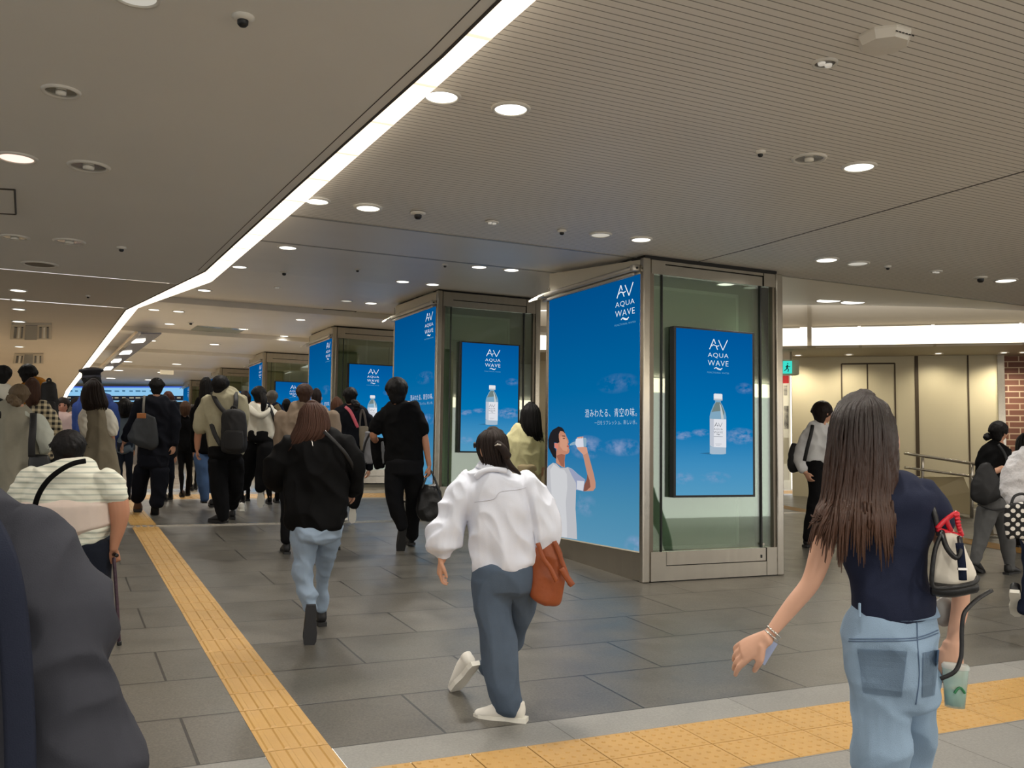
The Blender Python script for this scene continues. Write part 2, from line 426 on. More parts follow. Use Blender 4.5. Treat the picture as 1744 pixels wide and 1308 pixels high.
# edge reveal and cove
bm = bmesh.new()
for (xa, ya), (xb, yb) in zip(COVE_L, COVE_L[1:]):
    prism(bm, [Vector((xa-0.012, ya, ZL-0.004)), Vector((xa+0.004, ya, ZL-0.004)), Vector((xb+0.004, yb, ZL-0.004)), Vector((xb-0.012, yb, ZL-0.004))], (0, 0, 0.06))
    if yb < 12:
        prism(bm, [Vector((xa-0.075, ya, ZL-0.002)), Vector((xa-0.07, ya, ZL-0.002)), Vector((xb-0.07, yb, ZL-0.002)), Vector((xb-0.075, yb, ZL-0.002))], (0, 0, 0.002))
struct('trim_8', bm, mat('cove_reveal', (58, 50, 44), 0.6))
cove = thing('cove_light', (1.6, 3.2, ZL), 'long warm-white luminous cove strip running along the edge of the left ceiling', 'cove light')
for i in range(len(COVE_L)-1):
    (xa, ya), (xb, yb) = COVE_L[i], COVE_L[i+1]; (xc, yc), (xd, yd) = COVE_R[i], COVE_R[i+1]
    bm = bmesh.new()
    prism(bm, [Vector((xa+.004, ya, ZL)), Vector((xb+.004, yb, ZL)), Vector((xd, yd, ZL)), Vector((xc, yc, ZL))], (0, 0, 0.085))
    mesh_obj('diffuser', bm, emis('cove_glow', (255, 238, 214), COVE_STRENGTH), cove)
# diffuser brackets seen as faint marks across the strip
for k, yy in enumerate([3.0+0.62*i for i in range(16)]):
    xa, xb = interp(COVE_L, yy), interp(COVE_R, yy)
    bm = bmesh.new(); box(bm, (xa, yy, ZL-0.002), (xb, yy+0.03, ZL+0.01)); mesh_obj('lamp_joint', bm, mat('lamp_joint', (250, 232, 206), 0.5, emit=1.0), cove)
bm = bmesh.new()
for (xa, ya), (xb, yb) in zip(COVE_R, COVE_R[1:]):
    prism(bm, [Vector((xa, ya, ZL+0.09)), Vector((xb, yb, ZL+0.09)), Vector((xb, yb, zceil(yb)+.01)), Vector((xa, ya, zceil(ya)+.01))], (-0.02, 0, 0))
struct('trim_9', bm, C_PLN)
# left and end walls of the hall
bm = bmesh.new(); box(bm, (-14.2, 16, -0.2), (-14, 60, 4.6)); struct('wall_left', bm, mat('pale_wall', (196, 182, 158), 0.6))
bm = bmesh.new(); box(bm, (-14, 58, 0), (30, 58.2, 5)); struct('wall_back', bm, mat('far_wall', (150, 140, 126), 0.6))

# ================================================================= RIGHT SIDE: fascia, soffit, marble wall
FZB = CZ+(779-593)*18.6/1600; FZM = CZ+(779-556)*18.6/1600
IN = Vector((-WD.y, WD.x, 0)); IN = -IN if IN.dot(Vector((CF.x, CF.y, 0))) < 0 else IN      # away from the camera
WALLM = mat('marble_wall', (206, 194, 160), 0.28, noise_amt=0.10, noise_scale=1.4, stretch=(1, 1, 0.35), bump=0.02, bump_scale=4)
def quadwall(name, t0, t1, z0, z1, off, material, thick=0.08, st=True):
    bm = bmesh.new(); a, b = fasc(t0, z0)+IN*off, fasc(t1, z0)+IN*off
    prism(bm, [a, b, Vector((b.x, b.y, z1)), Vector((a.x, a.y, z1))], IN*thick)
    return struct(name, bm, material) if st else bm
quadwall('wall_fascia', -6.5, 30, FZM, FZT+0.02, 0.25, mat('fascia_panel', (206, 196, 178), 0.5), 0.05)
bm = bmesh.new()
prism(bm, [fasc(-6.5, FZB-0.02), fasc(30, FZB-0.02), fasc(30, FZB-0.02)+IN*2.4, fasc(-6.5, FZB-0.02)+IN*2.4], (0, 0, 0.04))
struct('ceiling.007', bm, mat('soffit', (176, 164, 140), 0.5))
SIGN = emis('sign_glow', (255, 246, 226), 1.9)
def light_box(t0, t1, label, lean0=0.0, lean1=0.0):
    a = fasc((t0+t1)/2, FZB); r = thing('fascia_light_box', a, label, 'light box', 'lit fascia boxes above the beige marble wall')
    bm = bmesh.new()
    pts = [fasc(t0+lean0, FZB), fasc(t1-lean1, FZB), fasc(t1, FZM)+IN*0.2, fasc(t0, FZM)+IN*0.2]
    prism(bm, pts, IN*0.03); mesh_obj('panel', bm, SIGN, r)
    for q0, q1 in ((pts[0], pts[1]), (pts[3], pts[2])):
        bm = bmesh.new(); prism(bm, [q0+Vector((0, 0, -.03))-IN*.02, q1+Vector((0, 0, -.03))-IN*.02, q1-IN*.02, q0-IN*.02], IN*0.08)
        mesh_obj('frame', bm, mat('box_frame', (205, 196, 178), 0.5), r)
def tpx(x): # parameter on the fascia line hit by pixel column x
    d = ray(x, 575); d = Vector((d.x, d.y)); w = Vector((-WD.x, -WD.y)); o = Vector((ft0.x, ft0.y))
    den = d.x*w.y-d.y*w.x
    return (o.x*(-1)*d.y+o.y*d.x)*-1/den
eds = [tpx(1384), tpx(1465), tpx(1592), tpx(1744), tpx(1744)+1.6, tpx(1744)+3.4, tpx(1744)+5.2]
names = ['lit fascia box with a slanted left end nearest the gap above the marble wall', 'lit fascia box second from the gap above the marble wall', 'lit fascia box above the brick wall at the picture edge']
for i in range(len(eds)-1):
    light_box(eds[i]+(0 if i == 0 else .03), eds[i+1]-0.03, names[i] if i < 3 else 'lit fascia box beyond the picture edge', lean0=tpx(1389)-tpx(1384) if i == 0 else 0)
light_box(tpx(1290), tpx(1363), 'lit fascia box with a slanted right end beside the big pillar', lean1=-(tpx(1375)-tpx(1363)))
t1344, t1384 = tpx(1344), tpx(1380)
bm = quadwall('w', t1384-0.05, t1384+0.03, FZB, FZT, 0.1, None, 0.1, False); struct('trim_20', bm, mat('fascia_panel', (206, 196, 178), 0.5))
light_box(-3.9, tpx(1290)-.06, 'lit fascia box hidden behind the nearest pillar')
light_box(-6.4, -3.95, 'lit fascia box seen in the gap between the two nearest pillars')
# marble wall, 2 m behind the fascia
WO = 1.9
def twall(x, off=WO):
    d = ray(x, 700); o = Vector((ft0.x, ft0.y))+Vector((IN.x, IN.y))*off; w = Vector((-WD.x, -WD.y))
    den = d.x*w.y-d.y*w.x
    return -(o.y*d.x-o.x*d.y)/den
tL, tR = twall(1349), twall(1706)
quadwall('wall_right', tL, tR, 0.3, FZB+.02, WO, WALLM, 0.3)
seam = mat('dark_seam', (72, 58, 38), 0.6)
def vseam(px, w=0.02, z0=0.4, z1=None, m_=None, nm='trim_30'):
    t = twall(px); bm = quadwall('s', t-w/2, t+w/2, z0, z1 or FZB, WO-0.012, None, 0.02, False); return struct(nm, bm, m_ or seam)
for i, (px, w) in enumerate(((1562, 0.07), (1650, 0.03))): vseam(px, w, nm='trim_%d' % (30+i))
# flush double service door
def zpx(x, y, t_off=WO):
    t = twall(x, t_off); q = fasc(t, 0)+IN*t_off; dd = (q-CAMP).dot(Vector((CF.x, CF.y, 0)))/(CF.x**2+CF.y**2)**.5
    d = ray(x, y); k = ((q.x-CAMP.x)*d.x+(q.y-CAMP.y)*d.y)/(d.x**2+d.y**2); return CAMP.z+d.z*k
dz1, dz0 = zpx(1480, 619), zpx(1480, 838)
bm = bmesh.new()
for px in (1434, 1478, 1525):
    t = twall(px); s = 0.014
    prism(bm, [fasc(t-s, dz0)+IN*(WO-.012), fasc(t+s, dz0)+IN*(WO-.012), fasc(t+s, dz1)+IN*(WO-.012), fasc(t-s, dz1)+IN*(WO-.012)], IN*0.02)
ta, tb_ = twall(1434), twall(1525)
prism(bm, [fasc(ta, dz1-.02)+IN*(WO-.012), fasc(tb_, dz1-.02)+IN*(WO-.012), fasc(tb_, dz1+.01)+IN*(WO-.012), fasc(ta, dz1+.01)+IN*(WO-.012)], IN*0.02)
struct('door_1', bm, seam)
quadwall('wall_right_far', -9.5, tL-1.6, 0.3, FZB+.02, WO, WALLM, 0.3)
bm = bmesh.new(); q = fasc(-9.4, 0)+IN*WO; box(bm, (q.x, q.y, .3), (q.x+.3, 58, 5)); struct('wall_side', bm, mat('side_wall', (140, 128, 108), .5))
# brick wall at the edge
def brick_mat():
    M_ = bpy.data.materials.new('red_brick'); M_.use_nodes = True; nt = M_.node_tree; b = nt.nodes['Principled BSDF']
    tc = nd(nt, 'ShaderNodeTexCoord'); sp = nd(nt, 'ShaderNodeSeparateXYZ'); nt.links.new(tc.outputs['Object'], sp.inputs[0])
    al = mth(nt, 'ADD', mth(nt, 'MULTIPLY', sp.outputs['X'], -WD.x), mth(nt, 'MULTIPLY', sp.outputs['Y'], -WD.y))
    cb = nd(nt, 'ShaderNodeCombineXYZ'); nt.links.new(al, cb.inputs[0]); nt.links.new(sp.outputs['Z'], cb.inputs[1])
    br = nd(nt, 'ShaderNodeTexBrick'); nt.links.new(cb.outputs[0], br.inputs['Vector']); br.inputs['Scale'].default_value = 1
    br.inputs['Brick Width'].default_value = 0.42; br.inputs['Row Height'].default_value = 0.125; br.inputs['Mortar Size'].default_value = 0.012
    br.inputs['Color1'].default_value = lin((140, 92, 72)); br.inputs['Color2'].default_value = lin((116, 74, 60)); br.inputs['Mortar'].default_value = lin((205, 180, 150))
    nt.links.new(br.outputs[0], b.inputs['Base Color']); b.inputs['Roughness'].default_value = 0.7
    bp = nd(nt, 'ShaderNodeBump'); bp.inputs['Strength'].default_value = .5; bp.inputs['Distance'].default_value = .01; bp.invert = True
    nt.links.new(br.outputs['Fac'], bp.inputs['Height']); nt.links.new(bp.outputs[0], b.inputs['Normal']); return M_
quadwall('wall_brick', tR, tR+9, 0.3, FZB+.02, WO+0.25, brick_mat(), 0.3)
bm = quadwall('s', tR-0.07, tR+0.06, 0.4, FZB, WO-0.05, None, 0.35, False); struct('trim_33', bm, STEEL)
# downlights in the soffit washing the walls
for px, pw in ((1712, 90), (1745, 60), (1447, 60), (1360, 100), (1600, 55)):
    t = twall(px, WO-0.55); q = fasc(t, FZB-0.025)+IN*(WO-0.55)
    r = thing('soffit_downlight', q, {1712: 'glowing downlight in the soffit right above the brick wall', 1745: 'downlight in the soffit past the picture edge', 1447: 'small downlight in the soffit above the service door', 1360: 'small downlight in the soffit beside the green exit sign', 1600: 'dim downlight in the soffit above the seam of the marble wall'}[px], 'downlight')
    bm = bmesh.new(); lathe(bm, q, [(0.07, 0), (0.10, 0), (0.10, -0.012), (0.07, -0.012)], 16); mesh_obj('trim_ring', bm, WHITE_PAINT, r)
    bm = bmesh.new(); disc(bm, q+Vector((0, 0, -0.004)), 0.075, 16); mesh_obj('lens', bm, emis('lamp_lens', (255, 244, 228), 4.0), r)
    ld = bpy.data.lights.new('soffit_spot', 'SPOT'); ld.energy = pw; ld.color = (1, .92, .76); ld.spot_size = 2.7; ld.spot_blend = .8; ld.shadow_soft_size = .07
    lo = bpy.data.objects.new('lamp', ld); lo.location = q+Vector((0, 0, -0.03)); link(lo); 
# opening with lit notice boards left of the wall
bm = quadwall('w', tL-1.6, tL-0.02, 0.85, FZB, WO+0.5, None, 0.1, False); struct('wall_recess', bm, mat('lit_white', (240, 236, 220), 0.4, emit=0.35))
q0, q1 = twall(1334), twall(1346)
nb = thing('notice_board', fasc((q0+q1)/2, 1.0)+IN*(WO+.3), 'white lit notice board with a red top behind the exit sign', 'notice board')
def nbq(x0, x1, y0, y1, name, m_):
    a, b = twall(x0, WO+.3), twall(x1, WO+.3); z1, z0 = zpx(x0, y0), zpx(x0, y1)
    bm = bmesh.new(); prism(bm, [fasc(a, z0)+IN*(WO+.3), fasc(b, z0)+IN*(WO+.3), fasc(b, z1)+IN*(WO+.3), fasc(a, z1)+IN*(WO+.3)], IN*.04); mesh_obj(name, bm, m_, nb)
nbq(1328, 1344, 652, 818, 'panel', mat('board_white', (232, 226, 205), .4, emit=.25)); nbq(1332, 1344, 638, 651, 'header', mat('board_red', (196, 30, 34), .4, emit=.4))
nbq(1335, 1341, 655, 672, 'sheet', mat('sheet_grey', (120, 112, 96), .5)); nbq(1335, 1343, 690, 730, 'sheet', mat('sheet_dark', (84, 78, 70), .5)); nbq(1334, 1343, 745, 790, 'sheet', mat('sheet_cream', (214, 206, 180), .5))
# exit sign
es = thing('exit_sign', P(1349, 625, 19.2), 'green running-man emergency exit sign hanging beside the big pillar', 'exit sign')
def eq(x0, y0, x1, y1, d, th, name, m_):
    bm = bmesh.new(); prism(bm, [P(x0, y1, d), P(x1, y1, d), P(x1, y0, d), P(x0, y0, d)], Vector((CF.x, CF.y, 0))*th); return mesh_obj(name, bm, m_, es)
eq(1333, 613, 1361, 638, 19.22, .25, 'housing', mat('sign_housing', (206, 196, 168), .5)); eq(1334, 615, 1349, 636, 19.12, .03, 'lit_panel', emis('exit_green', (60, 214, 196), 1.1))
bm = bmesh.new(); q = P(1347, 613, 19.35); tb(bm, [q, Vector((q.x, q.y, FZB))], .02, 6, 1); mesh_obj('hanger', bm, STEEL, es)
bm = bmesh.new(); dd = 19.08
for pts, r in ((((1341.5, 619), (1341.5, 619.6)), 0.013), (((1341, 622), (1340.5, 627)), 0.016), (((1341, 623), (1344, 625), (1345.5, 623.5)), .007), (((1341, 623), (1338, 625)), .007), (((1340.5, 627), (1343, 629), (1342, 633)), .009), (((1340.5, 627), (1338, 630), (1336, 631)), .009)):
    tb(bm, [P(a, b, dd) for a, b in pts], r, 6, 1)
mesh_obj('running_figure', bm, mat('sign_dark_green', (0, 84, 70), .5), es)
# handrail and low ramp wall in front of the marble wall
rl = thing('handrail', P(1600, 860, 16.4), 'two-bar steel handrail sloping down in front of the beige marble wall', 'handrail')
bm = bmesh.new(); tb(bm, [P(1541, 772, 17.6), P(1600, 781, 16.9), P(1665, 791, 16.2), P(1760, 806, 15.4)], 0.028); mesh_obj('top_rail', bm, STEEL, rl, True)
bm = bmesh.new(); tb(bm, [P(1541, 796, 17.6), P(1600, 804, 16.9), P(1665, 813, 16.2), P(1760, 830, 15.4)], 0.024); mesh_obj('lower_rail', bm, STEEL, rl, True)
for a, y0, y1, d in ((1571, 776, 850, 17.25), (1655, 789, 881, 16.3), (1690, 795, 905, 15.9)):
    bm = bmesh.new(); tb(bm, [P(a, y0, d), P(a, y1, d)], 0.03); mesh_obj('post', bm, STEEL, rl, True)
bm = bmesh.new(); g = P(1540, 812, 17.7); h = P(1641, 812, 16.6); i_ = P(1652, 838, 16.4); j = P(1654, 877, 16.35); k = P(1540, 856, 17.7)
prism(bm, [g, h, i_, j, k], Vector((CF.x, CF.y, 0))*0.35)
struct('wall_ramp', bm, mat('ramp_marble', (198, 184, 148), .35, noise_amt=.08, noise_scale=2))
# low barrier post behind walking woman (steel bollard base)
bs = thing('steel_bollard', P(1688, 912, 13.6), 'short steel post with a round base on the floor behind the woman in black', 'bollard')
bm = bmesh.new(); q = P(1688, 912, 13.6); lathe(bm, q, [(0.001, 0), (.12, 0), (.12, .012), (.035, .03), (.03, .9), (.001, .9)], 16); mesh_obj('post', bm, STEEL, bs, True)
# lit fascia behind the camera, seen mirrored in the pillar glass
bm = bmesh.new(); box(bm, (-2, -4.1, CZ+1.52), (26, -4.0, CZ+1.86)); o = mesh_obj('shop_fascia_sign', bm, emis('shop_glow', (255, 240, 214), 5.0)); tag(o, 'long lit shop fascia opposite the pillars behind the viewer', 'light box')
# ================================================================= ADVERTISING ART (screens, and flat prints given a glow of their own)
def frame_m(org, u, v):
    u, v = Vector(u), Vector(v); n = u.cross(v); M_ = Matrix.Identity(4)
    for i in range(3): M_[i][0] = u[i]; M_[i][1] = v[i]; M_[i][2] = n[i]; M_[i][3] = org[i]
    return M_
def sky_mat(name, axis_len, z0, h, stops, clouds, cscale):
    """self-glowing sky for screens and prints: blue that lightens downward, with small pink-white clouds; generated in the print's own height"""
    M_ = bpy.data.materials.new(name); M_.use_nodes = True; nt = M_.node_tree; nt.nodes.clear()
    tc = nd(nt, 'ShaderNodeTexCoord'); uv = tc.outputs['UV']; sp = nd(nt, 'ShaderNodeSeparateXYZ'); nt.links.new(uv, sp.inputs[0])
    rp = nd(nt, 'ShaderNodeValToRGB'); nt.links.new(sp.outputs['Y'], rp.inputs[0])
    el = rp.color_ramp.elements; el[0].position = stops[0][0]; el[0].color = lin(stops[0][1]); el[1].position = stops[-1][0]; el[1].color = lin(stops[-1][1])
    for p, c in stops[1:-1]: e = el.new(p); e.color = lin(c)
    mp = nd(nt, 'ShaderNodeMapping'); mp.inputs['Scale'].default_value = (cscale, cscale*axis_len*1.9, 1); nt.links.new(uv, mp.inputs[0])
    n = nd(nt, 'ShaderNodeTexNoise'); n.inputs['Scale'].default_value = 1; n.inputs['Detail'].default_value = 7; n.inputs['Roughness'].default_value = .62; nt.links.new(mp.outputs[0], n.inputs[0])
    col = rp.outputs[0]; tot = None
    for cx, cy, rx, ry, s in clouds:
        dx = mth(nt, 'DIVIDE', mth(nt, 'SUBTRACT', sp.outputs['X'], cx), rx); dy = mth(nt, 'DIVIDE', mth(nt, 'SUBTRACT', sp.outputs['Y'], cy), ry)
        r2 = mth(nt, 'ADD', mth(nt, 'MULTIPLY', dx, dx), mth(nt, 'MULTIPLY', dy, dy))
        k = mth(nt, 'MULTIPLY', mth(nt, 'MAXIMUM', mth(nt, 'SUBTRACT', 1.0, r2), 0.0), s)
        tot = k if tot is None else mth(nt, 'MAXIMUM', tot, k)
    f = mth(nt, 'MULTIPLY', tot, mth(nt, 'MINIMUM', mth(nt, 'MAXIMUM', mth(nt, 'MULTIPLY', mth(nt, 'SUBTRACT', n.outputs[0], 0.42), 4.0), 0.0), 1.0))
    col = mixc(nt, f, col, lin((140, 158, 196)))
    e = nd(nt, 'ShaderNodeEmission'); nt.links.new(col, e.inputs[0]); e.inputs[1].default_value = 1.0
    o = nd(nt, 'ShaderNodeOutputMaterial'); nt.links.new(e.outputs[0], o.inputs[0]); return M_
TV_SKY = sky_mat('screen_sky', 1.73, 0, 1, [(0, (84, 152, 190)), (.18, (62, 140, 188)), (.38, (0, 116, 176)), (.6, (0, 104, 168)), (1, (0, 84, 152))],
    [(.10, .355, .14, .03, .9), (.32, .375, .13, .025, .9), (.83, .36, .25, .055, 1), (.9, .655, .14, .04, .5), (.1, .10, .14, .04, .9), (.5, .105, .22, .04, .6)], 7)
PO_SKY = sky_mat('poster_sky_glow', 1.42, 0, 1, [(0, (88, 146, 178)), (.15, (70, 136, 172)), (.38, (22, 112, 168)), (.6, (0, 100, 158)), (.8, (0, 88, 148)), (1, (0, 78, 138))],
    [(.47, .37, .20, .05, 1), (.84, .37, .22, .035, .9), (.78, .61, .22, .04, .35), (.42, .14, .2, .05, .6), (.97, .01, .12, .05, 1)], 7)  # the poster is no lamp; its emission stands in for the fitting's light
WHT = emis('print_white', (238, 243, 248), 1.0); PALE = emis('print_pale', (120, 178, 206), 1.0); INK = emis('print_ink', (42, 52, 64), 1.0)
def uvplane(name, M_, w, h, mt, parent):
    bm = bmesh.new(); uvl = bm.loops.layers.uv.new('UVMap')
    vs = [bm.verts.new(M_ @ Vector(p)) for p in ((0, 0, 0), (w, 0, 0), (w, h, 0), (0, h, 0))]
    f = bm.faces.new(vs)
    for l, c in zip(f.loops, ((0, 0), (1, 0), (1, 1), (0, 1))): l[uvl].uv = c
    me = bpy.data.meshes.new(name); bm.to_mesh(me); bm.free(); me.materials.append(mt)
    return link(bpy.data.objects.new(name, me), parent)
_TXT = {}
def text_verts(s):
    if s in _TXT: return _TXT[s]
    cu = bpy.data.curves.new('t', 'FONT'); cu.body = s; cu.resolution_u = 3; cu.fill_mode = 'FRONT'; cu.space_character = 1.12; cu.offset = -0.011
    ob = bpy.data.objects.new('t', cu); COL.objects.link(ob); bpy.context.view_layer.update()
    me = bpy.data.meshes.new_from_object(ob.evaluated_get(bpy.context.evaluated_depsgraph_get()))
    vs = [v.co.copy() for v in me.vertices]; fs = [tuple(p.vertices) for p in me.polygons]
    bpy.data.objects.remove(ob); bpy.data.curves.remove(cu)
    x0 = min(v.x for v in vs); x1 = max(v.x for v in vs); y0 = min(v.y for v in vs); y1 = max(v.y for v in vs)
    _TXT[s] = ([((v.x-x0)/(x1-x0), (v.y-y0)/(y1-y0)) for v in vs], fs); return _TXT[s]
def text(name, s, M_, q, mt, parent, n=0.003):
    """q: four local corners (bl, br, tr, tl) the line is fitted to"""
    vs, fs = text_verts(s); bm = bmesh.new(); bl, br, tr, tl = [Vector(p) for p in q]
    V_ = [bm.verts.new(M_ @ (lambda p: Vector((p.x, p.y, n)))((bl*(1-u)+br*u)*(1-v)+(tl*(1-u)+tr*u)*v)) for u, v in vs]
    for f in fs:
        try: bm.faces.new([V_[i] for i in f])
        except ValueError: pass
    return mesh_obj(name, bm, mt, parent)
def rect(u0, v0, u1, v1): return ((u0, v0), (u1, v0), (u1, v1), (u0, v1))
def stroke(bm, M_, pts, w, n=0.003):
    pts = [Vector(p) for p in pts]; L = []; Rr = []
    for i, p in enumerate(pts):
        a = pts[max(i-1, 0)]; b = pts[min(i+1, len(pts)-1)]; t = (b-a).normalized(); q = Vector((-t.y, t.x))*w/2
        L.append(bm.verts.new(M_ @ Vector((p.x+q.x, p.y+q.y, n)))); Rr.append(bm.verts.new(M_ @ Vector((p.x-q.x, p.y-q.y, n))))
    for i in range(len(pts)-1): bm.faces.new((L[i], Rr[i], Rr[i+1], L[i+1]))
def poly(bm, M_, pts, n): bm.faces.new([bm.verts.new(M_ @ Vector((p[0], p[1], n))) for p in pts])
def logo(M_, parent, q, mt, n=0.003, sub=True, small=True):
    """emblem AV + AQUA / WAVE + wave mark; q = bl,br,tr,tl corners of the whole block"""
    bl, br, tr, tl = [Vector(p) for p in q]
    def L(u, v): a = (bl*(1-u)+br*u)*(1-v)+(tl*(1-u)+tr*u)*v; return (a.x, a.y)
    w = (br-bl).length*0.036
    bm = bmesh.new()
    stroke(bm, M_, [L(.08, .70), L(.29, 1.0)], w, n); stroke(bm, M_, [L(.29, 1.0), L(.37, .87)], w, n); stroke(bm, M_, [L(.40, .80), L(.47, .70)], w, n)
    stroke(bm, M_, [L(.17, .79), L(.26, .835), L(.36, .82), L(.46, .80), L(.55, .825)], w*.8, n)
    stroke(bm, M_, [L(.52, .98), L(.73, .70)], w, n); stroke(bm, M_, [L(.73, .70), L(.96, 1.0)], w, n)
    stroke(bm, M_, [L(.30, .15), L(.40, .185), L(.50, .155), L(.60, .135), L(.70, .17)], w*.9, n); stroke(bm, M_, [L(.42, .155), L(.52, .125), L(.64, .12)], w*.5, n)
    mesh_obj('emblem', bm, mt, parent)
    text('lettering', 'AQUA', M_, (L(0, .455), L(1, .455), L(1, .60), L(0, .60)), mt, parent, n)
    text('lettering', 'WAVE', M_, (L(0, .235), L(1, .235), L(1, .385), L(0, .385)), mt, parent, n)
    if small: text('lettering', 'FUNCTIONAL WATER', M_, (L(-.03, .01), L(1.03, .01), L(1.03, .055), L(-.03, .055)), PALE if mt is WHT else mt, parent, n)
def px_local(M_, f):
    Mi = M_.inverted(); return lambda x, y: (lambda p: (p.x, p.y))(Mi @ f(x, y))

SCRW, SCRH, PSW, PSH = 0.945, 1.625, 1.875, 2.67
SHIFTS = [0.0, 0.41, 0.53, 0.60, 0.72, 0.80]
PYS = [7.509, 12.93, 18.72, 25.76, 33.1, 40.9]
PX, PW = 5.075, 1.7121
GLASS = glass_mat('pillar_glass', (228, 238, 228), 0.12)
BACKP = mat('grey_green_panel', (150, 158, 144), 0.5, noise_amt=.06, noise_scale=2); BACKL = mat('pale_green_trim', (226, 234, 222), 0.5)
STONE = mat('column_stone', (196, 182, 152), .45, noise_amt=.1, noise_scale=2, stretch=(1, 1, .3))
def tv_art(M_, scr):
    e = 0.002
    X = lambda x: (x-75)/565*SCRW
    Y = lambda y: (1-(y-58)/1222)*SCRH
    logo(M_, scr, rect(X(303), Y(380), X(455), Y(120)), WHT)
    def pl(name, pts, m_, n):
        bm = bmesh.new(); poly(bm, M_, [(X(a), Y(b)) for a, b in pts], n); return mesh_obj(name, bm, m_, scr)
    pl('bottle_shadow', [(240, 974), (318, 965), (400, 972), (318, 981)], emis('art_shadow', (44, 108, 150), 1), .002)
    pl('bottle', [(315, 975), (315, 700), (322, 668), (345, 610), (356, 595), (356, 575), (398, 575), (398, 595), (410, 612), (432, 668), (438, 700), (436, 975), (415, 980), (330, 980)], emis('art_bottle', (128, 166, 190), 1), .003)
    pl('bottle_neck', [(328, 668), (352, 610), (362, 592), (392, 592), (404, 612), (424, 664), (420, 690), (400, 655), (352, 662)], emis('art_bottle_neck', (112, 128, 126), 1), .0035)
    pl('bottle_base', [(318, 972), (318, 922), (436, 926), (434, 972), (400, 978), (340, 978)], emis('art_bottle_base', (164, 184, 202), 1), .0035)
    pl('bottle_highlight', [(410, 660), (398, 612), (388, 600), (394, 640), (400, 716), (420, 716)], emis('art_hi', (190, 200, 202), 1), .0038)
    pl('bottle_label', [(322, 718), (437, 718), (437, 928), (350, 926), (322, 918)], emis('art_label', (222, 224, 230), 1), .004)
    pl('bottle_label_edge', [(316, 716), (345, 718), (345, 924), (316, 914)], emis('art_label_edge', (188, 194, 206), 1), .0045)
    pl('bottle_cap', [(345, 532), (352, 528), (404, 528), (409, 532), (409, 577), (345, 577)], emis('art_cap', (226, 228, 232), 1), .004)
    pl('bottle_cap_edge', [(345, 566), (409, 566), (409, 578), (345, 578)], emis('art_cap_edge', (184, 190, 198), 1), .005)
    logo(M_, scr, rect(X(344), Y(848), X(410), Y(744)), INK, .0055, small=False)
    bm = bmesh.new(); stroke(bm, M_, [(X(344), Y(848)), (X(410), Y(848))], .004, .0055); stroke(bm, M_, [(X(354), Y(902)), (X(402), Y(902))], .003, .0055); stroke(bm, M_, [(X(360), Y(912)), (X(392), Y(912))], .003, .0055)
    mesh_obj('label_lines', bm, emis('art_lines', (150, 154, 164), 1), scr)
